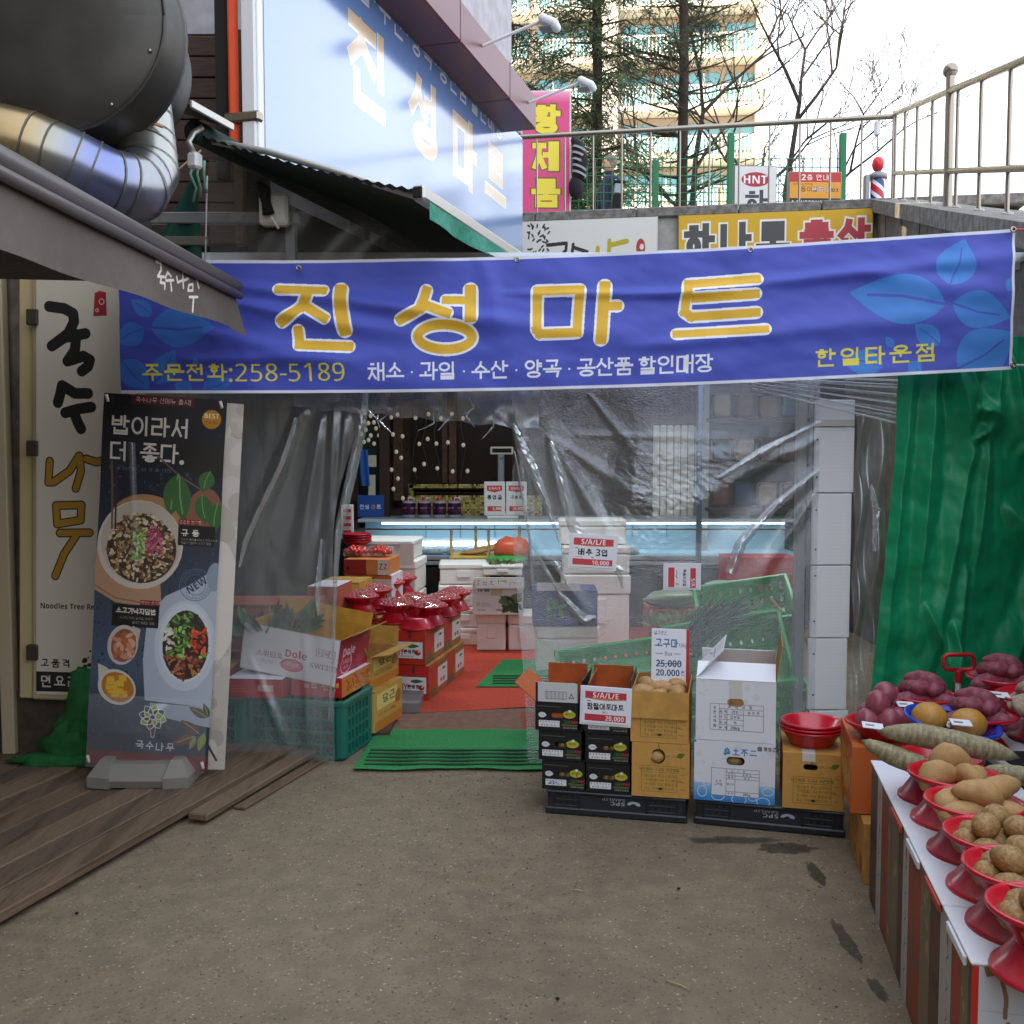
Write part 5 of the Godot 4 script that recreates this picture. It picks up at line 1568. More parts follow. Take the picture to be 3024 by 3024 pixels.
	part("frame", box_mesh(Vector3(0.05, 1.0, 0.06), 0.004, Vector3(-0.6, 1.66, 0.0)), mottled("frame brown", hexc("5d432f"), hexc("4c3626"), 0.7, Vector3.ONE * 2, 0.03), pw)
	part("frame", box_mesh(Vector3(0.07, 1.0, 0.06), 0.004, Vector3(-0.53, 1.66, 0.03)), M["frame brown"], pw)
	part("frame", box_mesh(Vector3(0.09, 1.2, 0.06), 0.004, Vector3(-1.02, 1.6, 0.0)), M["frame brown"], pw)
	part("pane", box_mesh(Vector3(0.9, 1.1, 0.02), 0.0, Vector3(-0.45, 1.65, -0.06)), mat("window brown", hexc("2b2119"), 0.15), pw)
	var im := canvas(512, 128, hexc("8f8142"))
	for j in 11:
		for i in 44: box_fill(im, Rect2(i * 11.6, j * 11.6, 10, 10), [hexc("b5a252"), hexc("c6b566"), hexc("9b8a3e"), hexc("d2c488"), hexc("4c401f"), hexc("ad9a4a")][rng.randi() % 6])
	var mo := printed("mosaic", im, 0.3)
	for q in [[Vector3(0.75, 0.035, 0.04), Vector3(-0.55, 1.135, 0.06)], [Vector3(1.2, 0.24, 0.04), Vector3(-0.33, 0.93, 0.03)], [Vector3(0.04, 0.2, 0.04), Vector3(-0.9, 1.05, 0.06)]]:
		var s := st()
		var h: Vector3 = q[0] / 2.0
		var c: Vector3 = q[1]
		quad(s, c + Vector3(-h.x, h.y, h.z), c + Vector3(h.x, h.y, h.z), c + Vector3(h.x, -h.y, h.z), c + Vector3(-h.x, -h.y, h.z), Rect2(0, 0, q[0].x * 1.2, q[0].y * 4.5))
		part("tile_strip", done(s), mo, pw)
	var bulb := mat("bulb white", hexc("e8e4d4"), 0.3, {"emission_enabled": true, "emission": Color(1.0, 0.92, 0.75), "emission_energy_multiplier": 0.04})
	var wire := mat("bulb wire", hexc("4a4236"), 0.7)
	var bm := st(false)
	blob(bm, Vector3.ZERO, Vector3(0.017, 0.02, 0.017), 0.0, 1.0, 6, 8)
	var bulb_mesh := done(bm)
	for k in 11:
		var x: float = [-1.33, -1.27, -1.2, -1.13, -1.05, -0.99, -0.85, -0.76, -0.66, -0.55, -0.43, -0.3, -0.18][k]
		var g := thing("bulb_string", "string of small white bulbs hanging against the dark back window of the shop", "string lights", Vector3(x, 0, -8.98), 0, "strings of bulbs at the back of the shop")
		var low: float = [1.52, 1.55, 1.5, 1.25, 1.1, 1.05, 1.2, 1.28, 1.22, 1.2, 1.2, 1.3, 1.24][k]
		var pts := []
		for j in 9: pts.append(Vector3(0.025 * sin(j * 1.7 + k), lerpf(2.3, low, j / 8.0), 0.0))
		var s := st(false)
		tube(s, pts, 0.003, 4, false)
		part("wire", done(s), wire, g)
		for j in (5 if k < 6 else 3): part("bulb", bulb_mesh, bulb, g, Vector3(0.025 * sin(j * 2.1 + k) + 0.015, lerpf(1.75, low, j / (4.0 if k < 6 else 2.3)) + 0.02 * sin(k * 3.0 + j * 7.0), 0.012))
	var ap := sheet(6, 10, func(u, v): return Vector3(-1.325 + 0.08 * u + 0.02 * v, 1.456 - 0.31 * v, -8.85 + 0.02 * sin(u * 9.0)))
	tag(part("apron", ap, mat("apron blue", hexc("2a62b8"), 0.7), self), "blue apron hung beside the back door of the shop", "apron")
	for q in [[-1.21, 1.36, 0.07, 0.1, "upper"], [-1.215, 1.15, 0.06, 0.18, "lower"]]:
		tag(part("price_sheet", box_mesh(Vector3(q[2], q[3], 0.004), 0.0, Vector3(q[0], q[1], -8.88)), mat("sheet cream", hexc("c9c7ae"), 0.8), self), "pale paper sheet hung by the back door of the shop, %s one" % q[4], "paper", "paper sheets by the back door")
	im = canvas(256, 200, hexc("1f4fa0"))
	write(im, "진성", Vector2(14, 84), 48, hexc("dfe6ee"), {"weight": 0.14})
	write(im, "마", Vector2(134, 84), 48, hexc("d98a3a"), {"weight": 0.14})
	write(im, "트", Vector2(190, 84), 48, hexc("dfe6ee"), {"weight": 0.14})
	board("shop_placard", "small blue placard with the shop's name below the hung sheets", "sign", Vector3(-1.225, 0.97, -8.86), 0, Vector2(0.21, 0.17), 0.01, printed("placard", im, 0.5), hexc("1f4fa0"))
	# ---- long display freezer
	var f := thing("display_freezer", "long open display freezer with a lit strip across the back of the shop", "freezer", Vector3(0.55, 0, -8.3))
	var L := 3.7
	part("body", box_mesh(Vector3(L, 0.5, 0.75), 0.01, Vector3(0, 0.25, -0.37)), mat("freezer black", hexc("16181c"), 0.3), f)
	for k in 2: part("trim", box_mesh(Vector3(L + 0.01, 0.032, 0.02), 0.004, Vector3(0, 0.535 + k * 0.042, 0.0)), mat("trim grey", hexc("8d8f92"), 0.4), f)
	part("lining", box_mesh(Vector3(L - 0.04, 0.02, 0.72), 0.0, Vector3(0, 0.585, -0.38)), mat("lining blue", hexc("9cc0d0"), 0.4), f)
	part("back_panel", box_mesh(Vector3(L - 0.04, 0.26, 0.02), 0.0, Vector3(0, 0.715, -0.62)), M["lining blue"], f)
	part("top_shelf", box_mesh(Vector3(L, 0.025, 0.5), 0.004, Vector3(0, 0.86, -0.55)), mat("shelf glass", hexc("b8c4c4"), 0.25), f)
	part("strip_light", box_mesh(Vector3(L - 0.3, 0.014, 0.03), 0.0, Vector3(0.05, 0.838, -0.33)), mat("strip glow", Color(0.95, 0.98, 1.0), 0.5, {"emission_enabled": true, "emission": Color(0.92, 0.97, 1.0), "emission_energy_multiplier": 1.6}), f)
	var al := AreaLight3D.new()
	al.name = "strip_lamp"
	al.area_size = Vector2(L - 0.3, 0.03)
	al.light_energy = 0.16
	al.light_color = Color(0.9, 0.97, 1.0)
	al.set("area_range", 12.0)
	al.shadow_enabled = true
	f.add_child(al)
	al.position = Vector3(0.05, 0.828, -0.33)
	al.rotation_degrees.x = -70
	var gl := mat("freezer glass", Color(0.75, 0.9, 0.9, 0.10), 0.05)
	gl.transparency = BaseMaterial3D.TRANSPARENCY_ALPHA
	var s := st()
	quad(s, Vector3(-L / 2, 0.80, -0.10), Vector3(L / 2, 0.80, -0.10), Vector3(L / 2, 0.61, -0.005), Vector3(-L / 2, 0.61, -0.005))
	part("front_glass", done(s), gl, f)
	part("glass_rail", box_mesh(Vector3(L, 0.014, 0.014), 0.0, Vector3(0, 0.805, -0.105)), M["steel"], f)
	for k in 9: part("divider", box_mesh(Vector3(0.006, 0.11, 0.004), 0.0, Vector3(-1.3 + k * 0.3, 0.75, -0.605)), mat("divider blue", hexc("3c6788"), 0.4), f)
	for k in 6:
		s = st(false)
		blob(s, Vector3.ZERO, Vector3(0.12, 0.03, 0.09), 0.25, 4.0, 8, 12, k)
		for j in 4: blob(s, Vector3(-0.07 + j * 0.045, 0.015, 0.01), Vector3(0.014, 0.016, 0.075), 0.0, 1.0, 5, 8)
		tag(part("fish_pack", done(s), mat("pack silver", hexc("9aa7ae"), 0.18, {"metallic": 0.3}), self, Vector3(-0.66 + k * 0.2 + (0.6 if k > 2 else 0.0), 0.62, -8.45)), "clear pack of silvery fish lying in the display freezer", "fish pack", "fish packs in the freezer")
	# ---- things on the freezer's shelf
	var jug := thing("drink_jug", "purple drink jug with a red cap on the freezer shelf, first from the dark door frame", "jug", Vector3(-0.887, 0.873, -8.8), 0, "purple jugs on the freezer shelf")
	im = canvas(256, 128, hexc("33132f"))
	for k in 2:
		write(im, "Grape", Vector2(20 + k * 128, 40), 20, hexc("b58ac0"), {"serif": true})
		for j in 6: line(im, [Vector2(18 + k * 128, 74 + j * 3), Vector2(104 + k * 128, 78 + j * 5)], 2, hexc("5e2350"))
	s = st(false)
	tube_uv(s, 0.059, 0.028, 0.128, 20)
	part("label_band", done(s), printed("jug label", im, 0.3), jug)
	s = st(false)
	lathe(s, [Vector2(0, 0), Vector2(0.052, 0), Vector2(0.058, 0.008), Vector2(0.058, 0.028)], 20)
	lathe(s, [Vector2(0.058, 0.128), Vector2(0.055, 0.145), Vector2(0.02, 0.150), Vector2(0.0, 0.150)], 20)
	part("body", done(s), mat("jug clear", hexc("9b95a3"), 0.2), jug)
	s = st(false)
	lathe(s, [Vector2(0.02, 0.148), Vector2(0.021, 0.172), Vector2(0.017, 0.176), Vector2(0, 0.176)], 14)
	part("cap", done(s), mat("cap red", hexc("c8281e"), 0.4), jug)
	s = st(false)
	tube(s, [Vector3(-0.005, 0.148, 0.03), Vector3(0.0, 0.172, 0.03), Vector3(0.045, 0.172, 0.03), Vector3(0.05, 0.145, 0.03)], 0.005, 6)
	part("handle", done(s), M["white paint"], jug)
	for k in 3: dup(jug, Vector3(-0.755 + k * 0.13, 0.873, -8.8), [40.0, 160.0, 10.0][k], "purple drink jug with a red cap on the freezer shelf, %s from the dark door frame" % ["second", "third", "fourth"][k])
	var sc := thing("weighing_scale", "grey weighing scale with a column display on the freezer shelf", "scale", Vector3(-0.09, 0.873, -8.8))
	part("base", box_mesh(Vector3(0.27, 0.05, 0.26), 0.01, Vector3(0.01, 0.025, 0)), M["styrofoam"], sc)
	part("column", box_mesh(Vector3(0.056, 0.5, 0.05), 0.006, Vector3(-0.005, 0.3, -0.03)), M["grey metal"], sc)
	part("display", box_mesh(Vector3(0.2, 0.066, 0.05), 0.008, Vector3(0.003, 0.578, -0.02)), M["cream plastic"], sc)
	part("screen", box_mesh(Vector3(0.165, 0.036, 0.004), 0.0, Vector3(0.003, 0.578, 0.007)), M["dark"], sc)
	part("badge", box_mesh(Vector3(0.03, 0.02, 0.004), 0.0, Vector3(-0.002, 0.51, 0.0)), mat("badge blue", hexc("33619a"), 0.4), sc)
	for k in 2:
		im = canvas(200, 340, hexc("dfdfdc"))
		box_fill(im, Rect2(18, 30, 164, 54), hexc("c23a38"))
		poly(im, PackedVector2Array([Vector2(18, 84), Vector2(182, 84), Vector2(100, 104)]), hexc("c23a38"))
		centred(im, "S/A/L/E", Vector2(100, 60), 26, hexc("f3e9e4"))
		centred(im, ["통영굴", "구룡포"][k], Vector2(100, 156), [50, 38][k], hexc("1f1d1c"), {"weight": 0.15})
		box_fill(im, Rect2(24, 252, 152, 54), hexc("c23a38"))
		write(im, ["5,000", "9,000"][k], Vector2(80, 262), 30, hexc("f6efea"))
		board("sale_card", ["white and red sale card for oysters reading 5,000 below the scale", "white and red sale card half hidden by the gathered curtain below the scale"][k], "price card", Vector3(-0.148 + k * 0.185, 1.045, -8.66), 0, Vector2(0.157, 0.268), 0.015, printed("sale card back %d" % k, im, 0.5), hexc("e3e3e0"))
func carton(called: String, label: String, at: Vector3, turn: float, size: Vector3, look: Dictionary, group := "", cat := "box") -> Node3D:
	var t := thing(called, label, cat, at, turn, group)
	var w := size.x
	var h := size.y
	var d := size.z
	var open: bool = look.get("open", false)
	var mesh := ArrayMesh.new()
	var mats := []
	var mid := Vector3(0, h / 2, 0)
	var f := st()
	var pk := st()
	var has_slot: bool = look.has("slot")
	if has_slot:
		X = Transform3D(Basis.IDENTITY, Vector3(-w / 2, 0, d / 2))
		slotted(f, pk, w, h, Vector2(look.slot[0] * w, look.slot[1] * h), look.slot[2], look.slot[3], 0.035)
		X = Transform3D.IDENTITY
	else: quad(f, Vector3(-w / 2, h, d / 2), Vector3(w / 2, h, d / 2), Vector3(w / 2, 0, d / 2), Vector3(-w / 2, 0, d / 2))
	f.generate_normals()
	mesh = f.commit(mesh)
	mats.append(look.front)
	var sd := st()
	for q in [[1, Vector3(w / 2, h, d / 2), Vector3(w / 2, h, -d / 2)], [0, Vector3(-w / 2, h, -d / 2), Vector3(-w / 2, h, d / 2)]]:
		quad(sd, q[1], q[2], Vector3(q[2].x, 0, q[2].z), Vector3(q[1].x, 0, q[1].z))
	sd.generate_normals()
	mesh = sd.commit(mesh)
	mats.append(look.get("side", look.body))
	var r := st()
	quad(r, Vector3(w / 2, h, -d / 2), Vector3(-w / 2, h, -d / 2), Vector3(-w / 2, 0, -d / 2), Vector3(w / 2, 0, -d / 2))
	quad(r, Vector3(-w / 2, 0, d / 2), Vector3(w / 2, 0, d / 2), Vector3(w / 2, 0, -d / 2), Vector3(-w / 2, 0, -d / 2))
	if not open:
		var g := 0.002
		quad(r, Vector3(-w / 2, h, -d / 2), Vector3(w / 2, h, -d / 2), Vector3(w / 2, h, -g), Vector3(-w / 2, h, -g))
		quad(r, Vector3(-w / 2, h, g), Vector3(w / 2, h, g), Vector3(w / 2, h, d / 2), Vector3(-w / 2, h, d / 2))
		quad(r, Vector3(-w / 2, h - 0.004, -g), Vector3(w / 2, h - 0.004, -g), Vector3(w / 2, h - 0.004, g), Vector3(-w / 2, h - 0.004, g))
	r.generate_normals()
	mesh = r.commit(mesh)
	mats.append(look.get("top", look.body))
	if open:
		var k := st()
		var e := 0.004
		var iw := w / 2 - e
		var id := d / 2 - e
		var fl: float = look.get("floor", 0.02)
		var c := [Vector3(-iw, h, id), Vector3(iw, h, id), Vector3(iw, h, -id), Vector3(-iw, h, -id)]
		var o := [Vector3(-w / 2, h, d / 2), Vector3(w / 2, h, d / 2), Vector3(w / 2, h, -d / 2), Vector3(-w / 2, h, -d / 2)]
		for n in 4:
			var m := (n + 1) % 4
			quad(k, c[n], c[m], Vector3(c[m].x, fl, c[m].z), Vector3(c[n].x, fl, c[n].z))
			quad(k, o[n], o[m], c[m], c[n])
		quad(k, Vector3(-iw, fl, -id), Vector3(iw, fl, -id), Vector3(iw, fl, id), Vector3(-iw, fl, id))
		k.generate_normals()
		mesh = k.commit(mesh)
		mats.append(look.get("inside", look.body))
	for i in mesh.get_surface_count(): mesh.surface_set_material(i, mats[i])
	part("carton", mesh, null, t)
	if has_slot: part("handle_hole", done(pk), M["dark"], t)
	for q in look.get("flaps", []):
		# [edge, length, degrees up from closed, material]
		var v := deg_to_rad(q[2])
		var edge: String = q[0]
		var inward: Vector3 = {"f": Vector3(0, 0, -1), "b": Vector3(0, 0, 1), "l": Vector3(1, 0, 0), "r": Vector3(-1, 0, 0)}[edge]
		var dir := inward * cos(v) + Vector3.UP * sin(v)
		var hinge: Vector3 = Vector3(0, h + 0.001, 0) - inward * ((d if edge in ["f", "b"] else w) / 2.0 + 0.001)
		var along := Vector3(1, 0, 0) if edge in ["f", "b"] else Vector3(0, 0, 1)
		var half := (w if edge in ["f", "b"] else d) / 2.0 - 0.002
		var nrm := along.cross(dir).normalized()
		var s := st()
		var a := hinge - along * half
		var b := hinge + along * half
		var far: Vector3 = dir * q[1]
		var th := nrm * 0.0018
		var m := hinge + far / 2.0
		quad(s, a + far + th, b + far + th, b + th, a + th)
		quad(s, b + far - th, a + far - th, a - th, b - th)
		for z in [[a, b], [b, b + far], [b + far, a + far], [a + far, a]]: quad_out(s, z[0] + th, z[1] + th, z[1] - th, z[0] - th, m)
		part("flap", done(s), q[3] if q.size() > 3 else look.get("inside", look.body), t)
	if look.has("tape"):
		var s := st()
		var y: float = look.tape[0] * h
		var x: float = look.tape[1] * w - w / 2
		quad(s, Vector3(x - 0.024, h + 0.0012, d / 2 - 0.06), Vector3(x + 0.024, h + 0.0012, d / 2 - 0.06), Vector3(x + 0.024, h + 0.0012, d / 2 + 0.0012), Vector3(x - 0.024, h + 0.0012, d / 2 + 0.0012))
		quad(s, Vector3(x - 0.024, h + 0.0012, d / 2 + 0.0012), Vector3(x + 0.024, h + 0.0012, d / 2 + 0.0012), Vector3(x + 0.024, y, d / 2 + 0.0015), Vector3(x - 0.024, y, d / 2 + 0.0012))
		part("packing_tape", done(s), mat("tape clear", hexc("d5d2c8"), 0.25), t)
	return t
func bowl_mesh(r: float, base: float, h: float) -> ArrayMesh:
	var key := "bowl %f %f %f" % [r, base, h]
	if glyphs.has(key): return glyphs[key]
	var s := st(false)
	lathe(s, [Vector2(0, 0), Vector2(base * 0.94, 0), Vector2(base, 0.006), Vector2(r * 0.94, h - 0.01), Vector2(r, h - 0.008), Vector2(r + 0.002, h), Vector2(r - 0.004, h + 0.003), Vector2(r - 0.012, h - 0.002), Vector2(base * 0.95, 0.012), Vector2(0, 0.009)], 36)
	glyphs[key] = done(s)
	return glyphs[key]
func bowl(label: String, at: Vector3, r := 0.105, base := 0.06, h := 0.07, m := "red plastic", over := false, group := "red bowls") -> Node3D:
	var t := thing("bowl", label, "bowl", at, 0, group)
	var o := part("shell", bowl_mesh(r, base, h), M[m], t)
	if over:
		o.rotation_degrees.x = 180
		o.position.y = h
	return t
func heap_stuff(called: String, parent: Node, n: int, r: float, y: float, size: float, high: float, m: Material, key: int, squash := 1.0) -> void:
	var rr := RandomNumberGenerator.new()
	rr.seed = key
	var s := st(false)
	blob(s, Vector3.ZERO, Vector3(size, size * squash, size), 0.05, 2.0, 6, 8, key)
	var mm := MultiMesh.new()
	mm.transform_format = MultiMesh.TRANSFORM_3D
	mm.mesh = done(s)
	mm.instance_count = n
	for i in n:
		var f := sqrt((i + 0.5) / n)
		var a := i * 2.39996
		mm.set_instance_transform(i, Transform3D(Basis.from_euler(Vector3(rr.randf() * 6, rr.randf() * 6, rr.randf() * 6)), Vector3(cos(a) * r * f, y + high * (1.0 - f * f) + rr.randf_range(-0.3, 0.3) * size, sin(a) * r * f)))
	var o := MultiMeshInstance3D.new()
	o.name = called
	o.multimesh = mm
	o.material_override = m
	parent.add_child(o, true)
	tag(o, "", "", "", "stuff")
func wrap_dome(t: Node, r: float, y: float, h: float, key: int) -> void:
	var s := st(false)
	var nz := FastNoiseLite.new()
	nz.seed = key
	nz.frequency = 0.8
	grid(s, 18, 6, func(u, v):
		var a: float = u * TAU
		var q: float = r * v
		return Vector3(cos(a) * q, y + h * (1.0 - v * v) + 0.012 * nz.get_noise_2d(cos(a) * q * 60.0, sin(a) * q * 60.0), sin(a) * q))
	part("film_wrap", done(s), M["cling film"], t)
func crate(called: String, label: String, at: Vector3, turn: float, size: Vector3, m: Material, group := "") -> Node3D:
	# open crate: floor, four slatted sides, rim and corner posts
	var t := thing(called, label, "crate", at, turn, group)
	var w := size.x
	var h := size.y
	var d := size.z
	part("floor", box_mesh(Vector3(w - 0.02, 0.012, d - 0.02), 0.0, Vector3(0, 0.01, 0)), m, t)
	var s := st()
	for e in [-1.0, 1.0]:
		box(s, Vector3(0, h - 0.012, e * (d / 2 - 0.008)), Vector3(w, 0.026, 0.022), 0.004)
		box(s, Vector3(e * (w / 2 - 0.008), h - 0.012, 0), Vector3(0.022, 0.026, d - 0.03), 0.004)
	part("rim", done(s), m, t)
	for ex in [-1.0, 1.0]:
		for ez in [-1.0, 1.0]: part("corner_post", box_mesh(Vector3(0.05, h, 0.05), 0.012, Vector3(ex * (w / 2 - 0.026), h / 2, ez * (d / 2 - 0.026))), m, t)
	var rows := 4
	for face in 4:
		var along := w if face < 2 else d
		var off := (d / 2 - 0.012) if face < 2 else (w / 2 - 0.012)
		var sg := 1.0 if face % 2 == 0 else -1.0
		s = st()
		for j in rows + 1:
			var y := 0.008 + (h - 0.04) * j / rows
			var c := Vector3(0, y, sg * off) if face < 2 else Vector3(sg * off, y, 0)
			box(s, c, Vector3(along - 0.06, 0.012, 0.016) if face < 2 else Vector3(0.016, 0.012, along - 0.06))
		var n := 6
		for i in n + 1:
			var x := -along / 2 + 0.05 + (along - 0.1) * i / n
			var c := Vector3(x, h / 2 - 0.01, sg * off) if face < 2 else Vector3(sg * off, h / 2 - 0.01, x)
			box(s, c, Vector3(0.010, h - 0.03, 0.018) if face < 2 else Vector3(0.018, h - 0.03, 0.010))
		# lattice panel set back between the ribs
		for j in rows:
			for i in 14:
				var x := -along / 2 + 0.06 + (along - 0.12) * i / 14.0
				var y := 0.014 + (h - 0.04) * j / rows
				var y2 := y + (h - 0.04) / rows - 0.006
				for z in [1.0, -1.0]:
					var p := Vector3(x, y if z > 0 else y2, sg * (off - 0.003))
					var q := Vector3(x + (along - 0.12) / 14.0, y2 if z > 0 else y, sg * (off - 0.003))
					if face >= 2:
						p = Vector3(p.z, p.y, p.x); q = Vector3(q.z, q.y, q.x)
					tube(s, [p, q], 0.0035, 3, false)
		part("side_panel", done(s), m, t)
	return t
func slot_crate(label: String, at: Vector3, turn: float, size: Vector3, m: Material, lean := Vector3.ZERO, group := "green crates leaning inside the film", opening := 2) -> Node3D:
	# solid-walled basket with rows of oval slots, flaring to a thick rim
	var t := thing("slotted_crate", label, "crate", at, turn, group)
	t.rotation_degrees = Vector3(lean.x, turn, lean.z)
	var w := size.x
	var h := size.y
	var d := size.z
	part("floor", box_mesh(Vector3(w * 0.94, 0.008, d * 0.94), 0.0, Vector3(0, 0.006, 0)), m, t)
	for face in 4:
		var along := w if face < 2 else d
		var n := maxi(2, int(along / 0.055))
		var s := st()
		var holes := st()
		var b := Basis(Vector3.UP, [0.0, PI, PI / 2, -PI / 2][face])
		for j in 2:
			for i in n:
				var cw := along / n
				var ch := h * 0.42
				var skew := Basis(Vector3(1, 0, 0), Vector3(0, 1, 0.06), Vector3(0, 0, 1))
				X = Transform3D(b, Vector3.ZERO) * Transform3D(skew, Vector3(-along / 2 + i * cw, h * 0.06 + j * ch, (d if face < 2 else w) / 2.0 - 0.012))
				slotted(s, holes, cw, ch, Vector2(cw / 2, ch * 0.5), 0.016, ch * 0.5 if ch * 0.5 > 0.0165 else 0.017, 0.008)
		X = Transform3D(b, Vector3.ZERO)
		box(s, Vector3(0, h * 0.03, (d if face < 2 else w) / 2.0 - 0.014), Vector3(along, h * 0.06, 0.012))
		box(s, Vector3(0, h - 0.018, (d if face < 2 else w) / 2.0 + 0.004), Vector3(along + 0.03, 0.04, 0.02), 0.004)
		box(s, Vector3(0, h - 0.044, (d if face < 2 else w) / 2.0 - 0.002), Vector3(along, 0.012, 0.016))
		X = Transform3D.IDENTITY
		part("side_panel", done(s), m, t)
	return t
func room_goods_beside_entrance() -> void:
	# ---- apple cartons with upside-down print, two high and two deep
	var im := canvas(384, 256, hexc("c22a20"))
	box_fill(im, Rect2(96, 84, 272, 128), hexc("e6e2e2"))
	frame_rect(im, Rect2(96, 84, 272, 128), 4, hexc("3a2422"))
	oval(im, Vector2(84, 92), Vector2(66, 62), hexc("c93020"))
	oval(im, Vector2(70, 78), Vector2(34, 36), hexc("dc5034"))
	line(im, [Vector2(92, 150), Vector2(96, 176)], 6, hexc("4a2a1a"), true)
	box_fill(im, Rect2(96, 0, 24, 34), hexc("6b2f22"))
	box_fill(im, Rect2(262, 0, 24, 60), hexc("6b2f22"))
	leaf_print(im, Vector2(250, 120), Vector2(346, 116), 0.3, hexc("1f6b46"))
	oval(im, Vector2(330, 166), Vector2(22, 20), hexc("b81c20"))
	oval(im, Vector2(338, 158), Vector2(7, 7), hexc("f0e4e4"))
	write(im, "사과", Vector2(232, 186), 52, hexc("b81c20"), {"turn": PI, "weight": 0.14})
	write(im, "얼음골", Vector2(318, 176), 30, hexc("3a2a2a"), {"turn": PI, "weight": 0.15, "gap": 0.02})
	write(im, "경남 밀양 얼음골 사과영농조합", Vector2(300, 202), 12, hexc("5a4a4a"), {"turn": PI, "gap": 0.02})
	var front := printed("apple carton end", im, 0.5)
	im = canvas(256, 256, hexc("a8683e"))
	poly(im, PackedVector2Array([Vector2(0, 0), Vector2(110, 0), Vector2(120, 120), Vector2(80, 180), Vector2(0, 200)]), hexc("c0402e"))
	poly(im, PackedVector2Array([Vector2(0, 200), Vector2(80, 180), Vector2(120, 256), Vector2(0, 256)]), hexc("76603c"))
	box_fill(im, Rect2(122, 60, 134, 150), hexc("dcd6d4"))
	oval(im, Vector2(206, 92), Vector2(22, 9), hexc("21402c"))
	write(im, "얼음", Vector2(222, 190), 32, hexc("a81c22"), {"turn": PI, "weight": 0.15})
	line(im, [Vector2(0, 40), Vector2(256, 34)], 12, hexc("8b5a38"))
	var side := printed("apple carton side", im, 0.55)
	var k0 := mottled("apple carton body", hexc("b98a5e"), hexc("a87a50"), 0.7, Vector3.ONE * 2.0, 0.02)
	var n := 0
	for lvl in 2:
		for deep in 2:
			var b := Basis(Vector3.UP, deg_to_rad(-12.0))
			var at: Vector3 = Vector3(-0.595 - 0.02 * lvl, 0.012 + lvl * 0.205, -6.06) + b * Vector3(0.0, 0, -0.40 * deep)
			carton("apple_carton", ["lower front apple carton, red with an upside-down white label", "lower rear apple carton behind the front one, showing its long side", "upper front apple carton under the bowls of cherry tomatoes", "upper rear apple carton with tomato bowls on top"][n], at, -12, Vector3(0.32, 0.198, 0.395), {"front": front, "side": side, "body": k0, "top": M["kraft"]}, "apple cartons stacked on the red carpet")
			n += 1
	# second stack to the left that carries the rear bowls
	for q in [[Vector3(-0.97, 0.012, -6.35), "plain apple carton left of the labelled stack, lower"], [Vector3(-0.98, 0.215, -6.35), "plain apple carton left of the labelled stack, upper"], [Vector3(-0.86, 0.012, -6.95), "plain apple carton behind the tomato bowls, lower"], [Vector3(-0.86, 0.215, -6.95), "plain apple carton behind the tomato bowls, upper"]]:
		carton("apple_carton", q[1], q[0], -12, Vector3(0.34, 0.2, 0.42), {"front": front, "side": side, "body": k0, "top": M["kraft"]}, "apple cartons stacked on the red carpet")
	# ---- bowls of cherry tomatoes on upturned bowls
	var tom := mat("cherry tomato", hexc("c8281c"), 0.18, {"clearcoat_enabled": true, "clearcoat": 0.5})
	var base: Node3D = null
	n = 0
	for q in [[-0.70, 0.42, -6.12, "nearest on the stack's left corner"], [-0.49, 0.42, -6.05, "at the right front corner of the stack"], [-0.60, 0.42, -6.33, "in the middle of the stack"], [-0.43, 0.42, -6.38, "third along the right edge of the stack"], [-0.375, 0.42, -6.62, "furthest along the right edge of the stack"], [-0.92, 0.425, -6.2, "on a pair of upturned bowls by the curtain"], [-0.87, 0.425, -6.5, "second of the rear row"], [-0.83, 0.425, -6.85, "third of the rear row"], [-0.77, 0.425, -7.1, "furthest back, under the styrofoam stack"]]:
		var p := Vector3(q[0], q[1], q[2])
		bowl("upturned red bowl under tomatoes, " + q[3], p, 0.1, 0.066, 0.062, "dark red plastic" if n % 2 else "red plastic", true, "upturned red bowls inside the shop")
		if n >= 5: bowl("second upturned bowl, " + q[3], p + Vector3(0, 0.03, 0), 0.098, 0.064, 0.062, "red plastic", true, "upturned red bowls inside the shop")
		var lift := 0.063 + (0.03 if n >= 5 else 0.0)
		var lab: String = "wrapped red bowl of cherry tomatoes, " + q[3]
		if base == null:
			base = thing("tomato_bowl", lab, "bowl", p + Vector3(0, lift, 0), 0, "wrapped bowls of cherry tomatoes")
			part("shell", bowl_mesh(0.108, 0.062, 0.05), M["red plastic"], base)
			heap_stuff("cherry_tomatoes", base, 46, 0.092, 0.042, 0.0145, 0.03, tom, 6)
			wrap_dome(base, 0.11, 0.05, 0.036, 8)
		else: dup(base, p + Vector3(0, lift, 0), n * 37.0, lab)
		n += 1
	bowl("single upturned red bowl at the front edge of the apple cartons", Vector3(-0.555, 0.418, -5.93), 0.104, 0.07, 0.06, "red plastic", true, "upturned red bowls inside the shop")
	# ---- crates and cartons just inside the left curtain
	crate("plastic_crate", "dark teal slatted crate on the threshold at the edge of the left curtain", Vector3(-0.99, 0.005, -4.93), -14, Vector3(0.52, 0.275, 0.36), M["teal crate"], "teal crates under the fruit cartons")
	crate("plastic_crate", "dark teal slatted crate behind the left curtain and the poster stand", Vector3(-1.5, 0.005, -4.98), -4, Vector3(0.5, 0.275, 0.36), M["teal crate"], "teal crates under the fruit cartons")
	im = canvas(256, 128, hexc("b8222a"))
	write(im, "반시네", Vector2(150, 34), 30, hexc("e9c832"), {"weight": 0.16, "gap": 0.02})
	write(im, "생과 곶감", Vector2(160, 72), 15, hexc("e9c832"), {"gap": 0.0})
	write(im, "농협", Vector2(60, 40), 34, hexc("d8b8b4"))
	var rf := printed("persimmon front", im, 0.5)
	im = canvas(256, 128, hexc("d07a34"))
